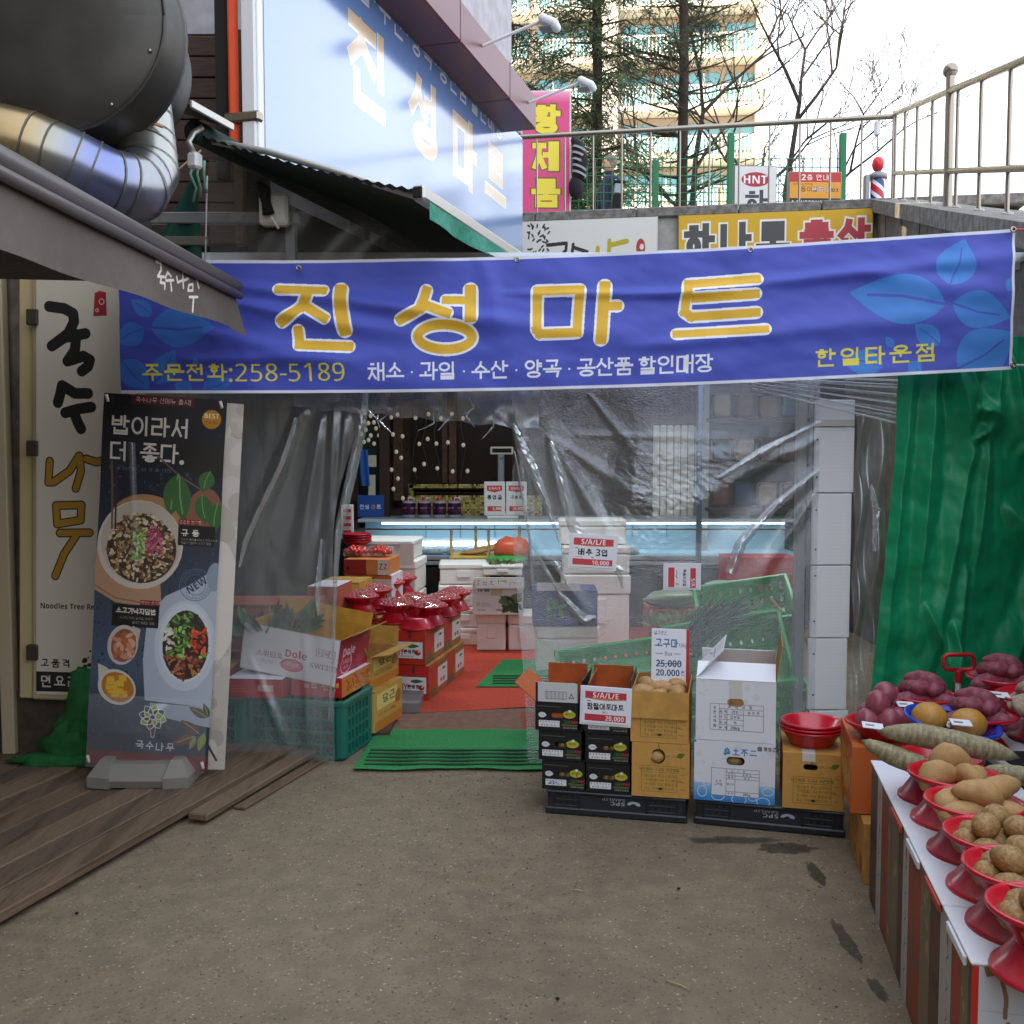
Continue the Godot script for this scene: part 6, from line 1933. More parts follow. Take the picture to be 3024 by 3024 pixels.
	speckle(im, 60, Rect2(90, 10, 166, 110), [hexc("c65a20"), hexc("e09a48"), hexc("b98858")], 8, 20)
	line(im, [Vector2(40, 30), Vector2(60, 60), Vector2(44, 100), Vector2(80, 80)], 6, hexc("7a1f16"), true)
	line(im, [Vector2(90, 34), Vector2(100, 90)], 5, hexc("7a1f16"), true)
	var rs := printed("persimmon side", im, 0.5)
	var red := mat("carton red", hexc("b5232b"), 0.55)
	carton("fruit_carton", "flat red and orange fruit carton on the teal crate at the curtain's edge", Vector3(-0.885, 0.283, -4.98), -14, Vector3(0.26, 0.095, 0.36), {"front": rf, "side": rs, "body": red, "top": M["paper white"], "slot": [0.82, 0.42, 0.02, 0.024]}, "flat red fruit cartons")
	carton("fruit_carton", "flat red fruit carton with a white label, blurred behind the left curtain", Vector3(-1.2, 0.283, -4.95), -6, Vector3(0.27, 0.09, 0.34), {"front": label_front("red label", hexc("b5232b")), "body": red, "top": M["paper white"]}, "flat red fruit cartons")
	carton("fruit_carton", "flat dark red fruit carton half hidden by the poster, behind the left curtain", Vector3(-1.5, 0.283, -4.98), 3, Vector3(0.27, 0.11, 0.34), {"front": label_front("dark red label", hexc("9a2028")), "body": red, "top": M["kraft"]}, "flat red fruit cartons")
	carton("fruit_carton", "orange-brown flat carton at the back behind the left curtain", Vector3(-1.35, 0.283, -5.5), 0, Vector3(0.62, 0.36, 0.34), {"front": label_front("brown label", hexc("a3543a")), "body": mat("carton brown red", hexc("a3543a"), 0.6)}, "flat red fruit cartons")
	# ---- tilted pineapple carton full of leaves
	im = canvas(384, 192, hexc("dfdcdc"))
	frame_rect(im, Rect2(2, 2, 380, 188), 3, hexc("c8c2c4"))
	write(im, "스위티오", Vector2(60, 100), 26, hexc("a77a80"), {"weight": 0.12, "gap": 0.05})
	write(im, "바나나", Vector2(80, 134), 16, hexc("b08a90"))
	oval(im, Vector2(206, 140), Vector2(46, 26), hexc("c96a78"))
	oval(im, Vector2(206, 140), Vector2(40, 21), hexc("d68a94"))
	write(im, "Dole", Vector2(176, 78), 30, hexc("b85262"))
	write(im, "스위티오", Vector2(172, 130), 16, hexc("f0e6e6"), {"gap": 0.0})
	for k in 3:
		frame_rect(im, Rect2(296 + k * 26, 52, 22, 28), 2, hexc("b06a74"))
		write(im, ["S", "W", "T"][k], Vector2(301 + k * 26, 58), 15, hexc("b06a74"))
	write(im, "SWEETIO", Vector2(276, 112), 20, hexc("a88088"), {"serif": true})
	var df := printed("banana carton front", im, 0.55)
	im = canvas(256, 192, hexc("ae2742"))
	oval(im, Vector2(70, 110), Vector2(46, 44), hexc("d9b8bf"))
	oval(im, Vector2(70, 110), Vector2(41, 39), hexc("ae2742"))
	write(im, "Dole", Vector2(36, 44), 34, hexc("ead8dc"))
	write(im, "스위티오", Vector2(36, 92), 19, hexc("ead8dc"), {"gap": 0.0})
	write(im, "바나나", Vector2(48, 118), 14, hexc("ead8dc"), {"gap": 0.0})
	write(im, "SWT", Vector2(190, 14), 22, hexc("c86a7c"))
	for k in 4: box_fill(im, Rect2(150, 96 + k * 9, 90, 3), hexc("c8707f"))
	oval(im, Vector2(150, 160), Vector2(24, 10), hexc("4c2430"), -0.4)
	var ds := printed("banana carton side", im, 0.5)
	var bt := carton("banana_carton", "tilted white and crimson banana carton with torn sides, above the flat red cartons", Vector3(-1.03, 0.37, -5.02), -14, Vector3(0.50, 0.225, 0.38), {"front": df, "side": ds, "body": M["white carton"], "open": true, "floor": 0.1, "inside": mottled("carton yellow inside", hexc("c9932f"), hexc("bb8526"), 0.8, Vector3.ONE * 2, 0.02), "flaps": [["b", 0.07, 100.0, M["carton yellow inside"]], ["r", 0.09, 150.0, M["kraft inside"]]]})
	bt.rotation_degrees.z = -8
	leaf_heap("pineapple_leaves", "blurred grey-green pineapple leaves sticking out of the tilted banana carton", Vector3(-1.17, 0.62, -5.0), 60, 0.22, 0.16, hexc("4c6650"), 3)
	# ---- yellow carrot cartons with their flaps up
	im = canvas(256, 256, hexc("c99a45"))
	box_fill(im, Rect2(20, 26, 190, 100), hexc("e0c878"))
	box_fill(im, Rect2(0, 196, 256, 60), hexc("c47a2c"))
	write(im, "당근", Vector2(70, 44), 56, hexc("5a4420"), {"weight": 0.12})
	for k in 5: leaf_print(im, Vector2(214 + k * 4, 60), Vector2(190 + k * 10, 150), 0.3, hexc("a56a2c"))
	write(im, "제주 당근 10kg", Vector2(30, 148), 20, hexc("7a5a28"))
	var cf := printed("carrot side", im, 0.6)
	var yel := mottled("carton ochre", hexc("c99a45"), hexc("bd8e3a"), 0.65, Vector3.ONE * 2, 0.02)
	carton("carrot_carton", "ochre carrot carton standing on the green doormat's left edge", Vector3(-0.745, 0.03, -5.28), -16, Vector3(0.22, 0.21, 0.36), {"front": label_front("ochre label", hexc("d6b25e")), "side": cf, "body": yel}, "ochre carrot cartons")
	carton("carrot_carton", "open ochre carrot carton stacked on another with its flap folded out", Vector3(-0.77, 0.242, -5.34), -16, Vector3(0.22, 0.16, 0.36), {"front": yel, "side": cf, "body": yel, "open": true, "floor": 0.06, "inside": M["kraft inside"], "flaps": [["r", 0.1, 170.0, M["kraft"]], ["f", 0.09, 140.0, yel], ["b", 0.1, 95.0, yel]]}, "ochre carrot cartons")
	part("plank_block", box_mesh(Vector3(0.24, 0.025, 0.3), 0.002, Vector3(-0.74, 0.016, -5.25)), M["dark siding"], self)
	tag(get_child(get_child_count() - 1), "dark wooden block under the ochre carrot carton", "block")
	part("pallet_block", box_mesh(Vector3(0.3, 0.06, 0.3), 0.004, Vector3(-0.66, 0.035, -5.72)), M["grey metal"], self)
	tag(get_child(get_child_count() - 1), "grey plastic pallet corner sticking out under the apple cartons", "pallet")
	# ---- shelf stock further in on the left
	im = canvas(256, 96, hexc("d68a4a"))
	box_fill(im, Rect2(0, 0, 130, 96), hexc("9c2426"))
	oval(im, Vector2(24, 56), Vector2(10, 12), hexc("2a1414"))
	box_fill(im, Rect2(196, 0, 60, 96), hexc("e2ded4"))
	line(im, [Vector2(204, 30), Vector2(222, 26), Vector2(206, 60), Vector2(226, 60)], 4, hexc("3a3a42"), true)
	line(im, [Vector2(232, 30), Vector2(246, 28), Vector2(234, 58), Vector2(250, 58)], 4, hexc("3a3a42"), true)
	carton("strawberry_carton", "dark red and orange strawberry carton with a handwritten price card, upper of two", Vector3(-0.94, 0.635, -6.85), -8, Vector3(0.3, 0.1, 0.3), {"front": printed("straw front", im, 0.6), "body": mat("carton orange", hexc("cf7e3c"), 0.6)}, "strawberry cartons on the left shelf")
	im = canvas(256, 96, hexc("e0d8c8"))
	box_fill(im, Rect2(0, 0, 256, 12), hexc("cf7e3c"))
	for k in 2: line(im, [Vector2(40 + k * 120, 70), Vector2(60 + k * 120, 30), Vector2(74 + k * 120, 64), Vector2(100 + k * 120, 40), Vector2(110 + k * 120, 70)], 4, hexc("4a4a52"), true)
	carton("strawberry_carton", "white-labelled strawberry carton with handwritten prices, lower of two", Vector3(-0.93, 0.425, -6.87), -8, Vector3(0.32, 0.205, 0.3), {"front": printed("straw front low", im, 0.6), "body": M["white carton"]}, "strawberry cartons on the left shelf")
	for k in 2:
		var p := thing("strawberry_pack", "clear plastic pack of strawberries on the orange carton, %s" % ["left one", "one by the white box"][k], "fruit pack", Vector3(-1.05 + k * 0.16, 0.738, -6.9), 0, "strawberry packs")
		heap_stuff("strawberries", p, 26, 0.07, 0.03, 0.019, 0.025, tom, 14 + k, 1.2)
		part("tray", box_mesh(Vector3(0.17, 0.05, 0.13), 0.008, Vector3(0, 0.028, 0)), M["cling film"], p)
	for k in 4: bowl("empty dark red bowl in the nested stack above the strawberry packs", Vector3(-1.07, 0.80 + k * 0.016, -7.05), 0.1, 0.075, 0.03, "dark red plastic", false, "nested dark red bowls")
	carton("fruit_carton", "yellow carton with orange fruit print behind the curtain's edge", Vector3(-1.06, 0.43, -6.5), -8, Vector3(0.26, 0.2, 0.3), {"front": label_front("fruit print", hexc("d0a23c")), "body": yel}, "flat red fruit cartons")
	carton("fruit_carton", "salmon-red tall carton at the free edge of the left curtain", Vector3(-1.10, 0.45, -6.15), -8, Vector3(0.18, 0.2, 0.3), {"front": mat("carton salmon", hexc("b35a44"), 0.6), "body": M["carton salmon"], "top": M["paper white"]}, "flat red fruit cartons")
	var pt := thing("price_rack", "narrow white rack of red price cards beside the dark door frame", "price rack", Vector3(-1.16, 0.83, -7.2))
	part("panel", box_mesh(Vector3(0.085, 0.24, 0.02), 0.003, Vector3(0, 0.12, 0)), M["white paint"], pt)
	for k in 4: part("card", box_mesh(Vector3(0.055, 0.022, 0.003), 0.0, Vector3(0, 0.05 + k * 0.05, 0.0125)), mat("card red", hexc("b53a3c"), 0.6), pt)
	# ---- styrofoam boxes
	foam("styrofoam box in the tall left stack, lowest", Vector3(-0.84, 0.012, -7.45), -6, Vector3(0.36, 0.42, 0.4))
	foam("styrofoam box in the tall left stack, second from the top", Vector3(-0.84, 0.44, -7.45), -6, Vector3(0.37, 0.23, 0.4))
	foam("styrofoam box on top of the tall left stack with a faded card", Vector3(-0.88, 0.675, -7.45), -6, Vector3(0.4, 0.14, 0.4))
	part("price_sheet", box_mesh(Vector3(0.1, 0.15, 0.004), 0.0, Vector3(-0.745, 0.72, -7.2)), mat("sheet faded", hexc("c8bdb8"), 0.7), self)
	tag(get_child(get_child_count() - 1), "faded price sheet stuck on the tall styrofoam stack", "paper")
	foam("open styrofoam box on top of the right stack in front of the freezer", Vector3(-0.365, 0.465, -7.65), 3, Vector3(0.36, 0.155, 0.3))
	foam("styrofoam box in the right stack, second from the top", Vector3(-0.37, 0.30, -7.65), 3, Vector3(0.36, 0.16, 0.3))
	foam("styrofoam box in the right stack, third from the top, with pencilled marks", Vector3(-0.37, 0.145, -7.65), 2, Vector3(0.36, 0.15, 0.3))
	foam("styrofoam box at the foot of the right stack", Vector3(-0.37, 0.012, -7.65), 3, Vector3(0.36, 0.13, 0.3))
	foam("styrofoam tray of wrapped greens beside the right stack", Vector3(-0.07, 0.54, -7.55), 0, Vector3(0.3, 0.075, 0.26))
	foam("low styrofoam box under the spinach carton, by the stack", Vector3(-0.15, 0.012, -7.45), 0, Vector3(0.215, 0.27, 0.3))
	foam("low styrofoam box under the spinach carton, by the curtain", Vector3(0.08, 0.012, -7.45), 0, Vector3(0.22, 0.26, 0.3))
	# ---- spinach carton with a handwritten price board
	im = canvas(384, 256, hexc("d6cfcb"))
	write(im, "마음", Vector2(40, 8), 44, hexc("3b6b46"), {"weight": 0.16, "gap": 0.05})
	box_fill(im, Rect2(140, 28, 86, 60), hexc("c6b48e"))
	for k in 46: leaf_print(im, Vector2(290 + rng.randf_range(-40, 40), 150), Vector2(290 + rng.randf_range(-100, 92), 150 + rng.randf_range(-90, 100)), 0.5, [hexc("33452c"), hexc("4c6238"), hexc("26361f"), hexc("62784a")][k % 4])
	box_fill(im, Rect2(24, 146, 34, 34), hexc("b8b2ae"))
	for k in 4: box_fill(im, Rect2(64, 150 + k * 9, 60 + k * 8, 3), hexc("8a8480"))
	write(im, "10kg", Vector2(176, 206), 18, hexc("2e2c2a"))
	write(im, "하나농산", Vector2(36, 206), 16, hexc("2e2c2a"), {"gap": 0.0})
	carton("spinach_carton", "pale lilac carton printed with spinach leaves, under the handwritten price board", Vector3(-0.1, 0.29, -7.35), 0, Vector3(0.36, 0.205, 0.3), {"front": printed("spinach front", im, 0.55), "body": M["white carton"], "open": true, "floor": 0.15, "inside": M["kraft inside"]})
	leaf_heap("spinach", "wilted spinach leaves piled in the lilac carton", Vector3(-0.1, 0.5, -7.33), 70, 0.15, 0.05, hexc("3a5230"), 12)
	im = canvas(384, 80, hexc("e6e4de"))
	write(im, "국내산", Vector2(30, 8), 18, hexc("4a4a4a"), {"turn": PI / 2, "gap": 0.05})
	write(im, "섬초", Vector2(54, 18), 40, hexc("3c3c40"), {"weight": 0.07, "gap": 0.35})
	line(im, [Vector2(186, 8), Vector2(184, 40)], 4, hexc("3c3c40"))
	write(im, "100g", Vector2(200, 10), 18, hexc("55555c"), {"bold": false})
	line(im, [Vector2(270, 34), Vector2(292, 36), Vector2(276, 64)], 3, hexc("6a6a70"), true)
	write(im, "750", Vector2(300, 30), 32, hexc("6a6a70"), {"bold": false, "serif": true})
	board("price_board", "long white handwritten price board on the spinach carton", "price card", Vector3(-0.09, 0.515, -7.185), 0, Vector2(0.33, 0.064), 0.006, printed("price board", im, 0.7), hexc("dedcd6"))
	# ---- little yellow drying rack with packs of dried fish
	var rk := thing("drying_rack", "yellow rack with bamboo posts holding packs of dried fish in front of the freezer", "rack", Vector3(-0.27, 0, -7.95))
	var bam := mat("bamboo", hexc("b89a5a"), 0.5)
	for q in [[-0.195, 0.12], [0.09, 0.12], [-0.02, -0.22], [0.33, -0.22]]:
		part("post", rod(Vector3(q[0], 0.2, q[1]), Vector3(q[0], 0.8, q[1]), 0.011, 8), bam, rk)
		part("post_cap", rod(Vector3(q[0], 0.8, q[1]), Vector3(q[0], 0.845, q[1]), 0.011, 8), M["grey metal"], rk)
	part("tray_shelf", box_mesh(Vector3(0.5, 0.02, 0.36), 0.004, Vector3(0.04, 0.63, -0.05)), mat("shelf yellow", hexc("c9b04a"), 0.5), rk)
	for k in 4:
		var s := st(false)
		blob(s, Vector3.ZERO, Vector3(0.12, 0.022, 0.07), 0.35, 4.0, 8, 12, 30 + k)
		var o := part("dried_fish_pack", done(s), mat("dried fish", hexc("b58a58"), 0.4), self, Vector3(-0.28 + k * 0.09, 0.665 + k * 0.02, -7.95 - 0.03 * k))
		o.rotation_degrees = Vector3(0, 15 * k, 8)
		tag(o, "clear pack of tan dried fish on the yellow rack", "fish pack", "dried fish packs on the rack")
	var s2 := st(false)
	blob(s2, Vector3.ZERO, Vector3(0.14, 0.10, 0.1), 0.3, 3.0, 8, 12, 44)
	tag(part("red_snack_bag", done(s2), mat("bag orange red", hexc("d2603c"), 0.35), self, Vector3(-0.0, 0.70, -7.75)), "orange-red clear bag beside the yellow rack", "bag")
	s2 = st(false)
	blob(s2, Vector3.ZERO, Vector3(0.16, 0.03, 0.12), 0.2, 3.0, 8, 12, 45)
	tag(part("green_tray", done(s2), mat("tray green", hexc("2fa050"), 0.35), self, Vector3(-0.03, 0.635, -7.65)), "bright green tray under the orange-red bag", "tray")
	leaf_heap("wrapped_greens", "wrapped mixed greens on the styrofoam tray", Vector3(-0.06, 0.625, -7.5), 50, 0.12, 0.02, hexc("6b7040"), 17)
func label_front(key: String, col: Color) -> StandardMaterial3D:
	if M.has(key): return M[key]
	var im := canvas(160, 96, col)
	box_fill(im, Rect2(90, 30, 44, 32), col.lerp(Color(0.85, 0.83, 0.8), 0.75))
	box_fill(im, Rect2(0, 0, 160, 5), col.darkened(0.25))
	for k in 3: box_fill(im, Rect2(14, 34 + k * 14, 30 + k * 8, 5), col.lerp(Color(0.95, 0.85, 0.4), 0.35))
	return printed(key, im, 0.55)
func foam(label: String, at: Vector3, turn: float, size: Vector3) -> Node3D:
	var t := thing("styrofoam_box", label, "styrofoam box", at, turn, "white styrofoam boxes in the shop")
	var h := size.y
	part("body", box_mesh(Vector3(size.x * 0.96, h * 0.72, size.z * 0.96), 0.008, Vector3(0, h * 0.36, 0)), M["styrofoam"], t)
	part("lid", box_mesh(Vector3(size.x, h * 0.27, size.z), 0.01, Vector3(0, h * 0.865, 0)), M["styrofoam"], t)
	part("latch", box_mesh(Vector3(size.x * 0.28, h * 0.34, 0.01), 0.004, Vector3(0, h * 0.5, size.z * 0.48 + 0.004)), M["styrofoam"], t)
	return t
func leaf_heap(called: String, label: String, at: Vector3, n: int, r: float, high: float, col: Color, key: int) -> void:
	var rr := RandomNumberGenerator.new()
	rr.seed = key
	var s := st()
	for k in n:
		var a := rr.randf() * TAU
		var p := Vector3(cos(a), 0, sin(a)) * r * sqrt(rr.randf()) * 0.8
		p.z *= 0.7
		var d := Vector3(cos(a) * 0.5 + rr.randf_range(-0.5, 0.5), rr.randf_range(0.2, 1.2), sin(a) * 0.5 + rr.randf_range(-0.5, 0.5)).normalized() * (0.04 + high * rr.randf_range(0.5, 1.1))
		var o := d.cross(Vector3(rr.randf_range(-1, 1), 0.2, rr.randf_range(-1, 1))).normalized() * d.length() * 0.16
		var b := p + Vector3(0, -high * 0.5, 0)
		var m := b + d * 0.6
		tri(s, b, m - o, m + o)
		tri(s, m - o, b + d - Vector3(0, high * 0.15, 0), m + o)
	var o2 := part(called, done(s), mat("leaf " + col.to_html(), col, 0.7), self, at)
	tag(o2, label, "leaves", "", "stuff")
func room_goods_behind_film() -> void:
	var g: Material = M["green plastic"]
	# ---- big green baskets leaning just inside the film on the right
	slot_crate("large green slotted basket tilted towards the film behind the white potato cartons", Vector3(1.10, 0.28, -5.08), -4, Vector3(0.58, 0.22, 0.5), g, Vector3(30, 0, 12))
	slot_crate("green slotted basket tilted behind and above the large one", Vector3(1.30, 0.46, -5.6), -4, Vector3(0.5, 0.2, 0.4), g, Vector3(24, 0, 10))
	slot_crate("green slotted basket low down beside the white post", Vector3(1.24, 0.08, -5.0), -2, Vector3(0.36, 0.26, 0.4), g, Vector3(4, 0, 0))
	slot_crate("flat green basket spread behind the black tomato cartons", Vector3(0.58, 0.20, -5.2), 8, Vector3(0.62, 0.12, 0.5), g, Vector3(34, 0, 9))
	slot_crate("green basket behind the sweet potato cartons", Vector3(0.82, 0.10, -5.0), 4, Vector3(0.46, 0.2, 0.4), g, Vector3(24, 0, 10))
	for q in [[Vector3(1.385, 0.60, -4.96), Vector3(1.45, 0.51, -4.94)], [Vector3(1.34, 0.68, -5.25), Vector3(1.385, 0.62, -5.2)]]:
		tag(part("rope_loop", rod(q[0], q[1], 0.01, 8), mat("rope orange", hexc("c98a3c"), 0.7), self), "orange rope handle on the %s green basket's corner" % ("large" if q[0].x > 1.36 else "upper"), "handle", "orange rope handles")
	# ---- scallions in the big basket
	var s := st()
	var rr := RandomNumberGenerator.new()
	rr.seed = 5
	for k in 240:
		var a := Vector3(0.86 + rr.randf_range(-0.05, 0.06), 0.47 + rr.randf_range(-0.03, 0.03), -4.98 + rr.randf_range(-0.1, 0.08))
		var b := Vector3(1.13 + rr.randf_range(-0.16, 0.12), 0.70 + rr.randf_range(-0.10, 0.05), -5.02 + rr.randf_range(-0.18, 0.12))
		var o := Vector3(rr.randf_range(-1, 1), rr.randf_range(-1, 1), 0.4).normalized() * 0.004
		var m := a.lerp(b, 0.6) + Vector3(-0.02, 0.025, 0)
		quad(s, a - o, a + o, m + o, m - o)
		tri(s, m - o, m + o, b)
	tag(part("scallions", done(s), mat("scallion", hexc("2c4a30"), 0.6), self), "bundle of dark green scallions lying in the large green basket", "vegetables", "", "stuff")
	s = st()
	for k in 80:
		var a := Vector3(0.84 + rr.randf_range(-0.08, 0.03), 0.46 + rr.randf_range(-0.04, 0.04), -4.97 + rr.randf_range(-0.1, 0.08))
		var d := Vector3(-0.06, -0.03, 0.01) + Vector3(rr.randf_range(-0.03, 0.03), rr.randf_range(-0.03, 0.03), 0)
		var o := Vector3(0, 0.004, 0.002)
		quad(s, a - o, a + o, a + d + o, a + d - o)
	tag(part("scallion_roots", done(s), mat("scallion root", hexc("c9b98a"), 0.7), self), "pale roots of the scallions in the large green basket", "vegetables", "", "stuff")
	# ---- dark blue vegetable carton, foam boxes, boxes further in
	var im := canvas(256, 160, hexc("2a3172"))
	for k in 60: leaf_print(im, Vector2(96, 80), Vector2(96 + rng.randf_range(-54, 54), 80 + rng.randf_range(-52, 52)), 0.4, [hexc("2f6a3c"), hexc("4c8a4a"), hexc("245530")][k % 3])
	oval(im, Vector2(214, 130), Vector2(16, 10), hexc("c83a44"))
	box_fill(im, Rect2(0, 128, 150, 4), hexc("4a55a0"))
	carton("vegetable_carton", "dark blue carton with a green leaf print, blurred behind the right curtain", Vector3(0.345, 0.31, -6.75), 0, Vector3(0.42, 0.235, 0.3), {"front": printed("blue veg", im, 0.5), "body": mat("carton navy", hexc("2a3172"), 0.55)})
	foam("styrofoam box under the dark blue vegetable carton", Vector3(0.36, 0.012, -6.75), 0, Vector3(0.42, 0.295, 0.3))
	tag(part("price_slab", box_mesh(Vector3(0.28, 0.05, 0.01), 0.0, Vector3(0.3, 0.575, -6.55)), M["paper white"], self), "blank-looking white price strip on the dark blue carton", "price card")
	foam("pale styrofoam box stack behind the sale card on the film, lower", Vector3(0.62, 0.55, -7.6), 0, Vector3(0.5, 0.2, 0.3))
	foam("pale styrofoam box stack behind the sale card on the film, upper", Vector3(0.6, 0.76, -7.7), 0, Vector3(0.5, 0.18, 0.3))
	foam("styrofoam box low behind the dark blue carton", Vector3(0.62, 0.012, -7.6), 0, Vector3(0.5, 0.53, 0.3))
	carton("fruit_carton", "long red carton blurred behind the right curtain above the green baskets", Vector3(1.06, 0.30, -6.3), 0, Vector3(0.46, 0.19, 0.3), {"front": mat("carton plain red", hexc("b03a38"), 0.6), "body": M["carton plain red"]}, "flat red fruit cartons")
	carton("fruit_carton", "long red carton under the fridge's lit strip, blurred behind the right curtain", Vector3(1.78, 0.45, -7.4), 0, Vector3(0.5, 0.24, 0.3), {"front": M["carton plain red"], "body": M["carton plain red"]}, "flat red fruit cartons")
	for q in [[Vector3(0.98, 0.54, -6.25), Vector3(0.16, 0.06, 0.1), hexc("8a9a80"), "first", 61], [Vector3(1.42, 0.52, -6.7), Vector3(0.17, 0.08, 0.1), hexc("8d9c84"), "second", 62], [Vector3(1.62, 0.42, -6.2), Vector3(0.14, 0.16, 0.12), hexc("70604e"), "third", 63]]:
		s = st(false)
		blob(s, Vector3.ZERO, q[1], 0.3, 3.0, 10, 14, q[4])
		tag(part("produce_bag", done(s), mat("bag %d" % q[4], q[2], 0.35), self, q[0]), "cloudy bag of greens blurred behind the right curtain, %s from the entrance" % q[3], "bag", "bags behind the right curtain")
	leaf_heap("leafy_greens", "pale leafy greens above the green baskets, behind the film", Vector3(1.0, 0.47, -5.9), 90, 0.24, 0.08, hexc("7b8a5a"), 23)
	# tall pieces at the back right
	var cw := thing("corrugated_screen", "white corrugated screen at the back right, blurred by the film", "screen", Vector3(1.18, 0.9, -9.1))
	for k in 7: part("corrugation", box_mesh(Vector3(0.055, 0.85, 0.03), 0.01, Vector3(0.1 + k * 0.062, 0.35, 0)), M["cream plastic"], cw)
	var sh := thing("dark_shelf", "tall dark shelving at the back right, blurred by the film", "shelf", Vector3(2.1, 0, -8.9))
	for k in 4: part("shelf_board", box_mesh(Vector3(0.9, 0.03, 0.35), 0.0, Vector3(0, 0.95 + k * 0.38, 0)), M["dark siding"], sh)
	for e in [-1.0, 1.0]: part("upright", box_mesh(Vector3(0.05, 2.2, 0.35), 0.0, Vector3(e * 0.45, 1.1, 0)), M["grey metal"], sh)
	for k in 3:
		for j in 4:
			tag(part("shelf_pack", box_mesh(Vector3(0.15, 0.2, 0.12), 0.015, Vector3(1.8 + j * 0.2, 1.075 + k * 0.38, -8.85)), mat("pack %d" % ((k + j) % 4), [hexc("6b4a3a"), hexc("394a66"), hexc("8a7a5a"), hexc("5a2f34")][(k + j) % 4], 0.4), self), "dim packet on the tall dark shelving behind the film", "packet", "packets on the dark shelving")
	var ps := thing("blue_post", "grey-blue steel post seen through the right curtain", "post", Vector3(1.28, 0, -7.0))
	part("post", box_mesh(Vector3(0.035, 2.3, 0.035), 0.004, Vector3(0, 1.15, 0)), mat("post blue", hexc("3f5066"), 0.4), ps)
	# ceiling tube lamp in the shop
	for k in 2:
		var tl := thing("tube_lamp", "lit fluorescent tube lamp under the shop's tarpaulin roof, %s" % ["above the entrance", "seen through the film near the white post"][k], "lamp", Vector3([-0.4, 1.7][k], 2.22, [-7.0, -6.6][k]), 0, "tube lamps of the shop")
		part("housing", box_mesh(Vector3(1.2, 0.04, 0.09), 0.006, Vector3(0, 0.03, 0)), M["white paint"], tl)
		part("glow_tube", rod(Vector3(-0.55, -0.01, 0), Vector3(0.55, -0.01, 0), 0.014, 10), mat("tube glow", Color(0.95, 0.98, 1.0), 0.5, {"emission_enabled": true, "emission": Color(0.95, 0.98, 1.0), "emission_energy_multiplier": 3.0}), tl)
		var al := AreaLight3D.new()
		al.name = "tube_light"
		al.area_size = Vector2(1.1, 0.04)
		al.light_energy = 0.7
		al.light_color = Color(0.95, 0.98, 1.0)
		al.set("area_range", 12.0)
		al.shadow_enabled = true
		tl.add_child(al)
		al.position = Vector3(0, -0.04, 0)
		al.rotation_degrees.x = -90
var ridges := []
func ridge_depth(x: float, y: float) -> float:
	var z := 0.0
	for r in ridges:
		var a := Vector2(r[0], r[1])
		var d := Vector2(r[2], r[3]) - a
		var t := clampf((Vector2(x, y) - a).dot(d) / d.length_squared(), 0.0, 1.0)
		var q: float = (Vector2(x, y) - a - d * t).length() / (r[5] * (0.5 + t))
		if q < 3.0: z += r[4] * (exp(-q * q) if r.size() < 7 else pow(maxf(0.0, 1.0 - q / 2.2), 1.25)) * (0.35 + 0.65 * sin(PI * clampf(t * 0.9 + 0.1, 0, 1)))
	return z
func fold_strip(t: Node, pts: Array, widths: Array, z: float, key: int) -> void:
	# a doubled, crumpled pleat of film
	var nz := FastNoiseLite.new()
	nz.seed = key
	nz.frequency = 1.0
	var s := st(false)
	var f := func(u: float, v: float) -> Vector3:
		var k: float = v * (pts.size() - 1)
		var i := mini(int(k), pts.size() - 2)
		var p: Vector2 = pts[i].lerp(pts[i + 1], k - i)
		var d: Vector2 = (pts[i + 1] - pts[i]).normalized()
		var w: float = lerpf(widths[i], widths[i + 1], k - i)
		var o := Vector2(-d.y, d.x) * w * (u - 0.5)
		var n := nz.get_noise_2d(u * 6.0, v * 26.0)
		return Vector3(p.x + o.x + n * 0.004, p.y + o.y, z + 0.03 * sin(PI * u) + 0.012 * n + 0.008 * nz.get_noise_2d(u * 20.0, v * 60.0))
	grid(s, 8, 40, f)
	part("fold", done(s), M["film fold"], t)
func mpt(a: Array) -> Array:     # board measurements along the curtain plane (right, up), in centimetres
	var r := []
	for k in range(0, a.size(), 2): r.append(Vector2(a[k] * 0.01, a[k + 1] * 0.01))
	return r
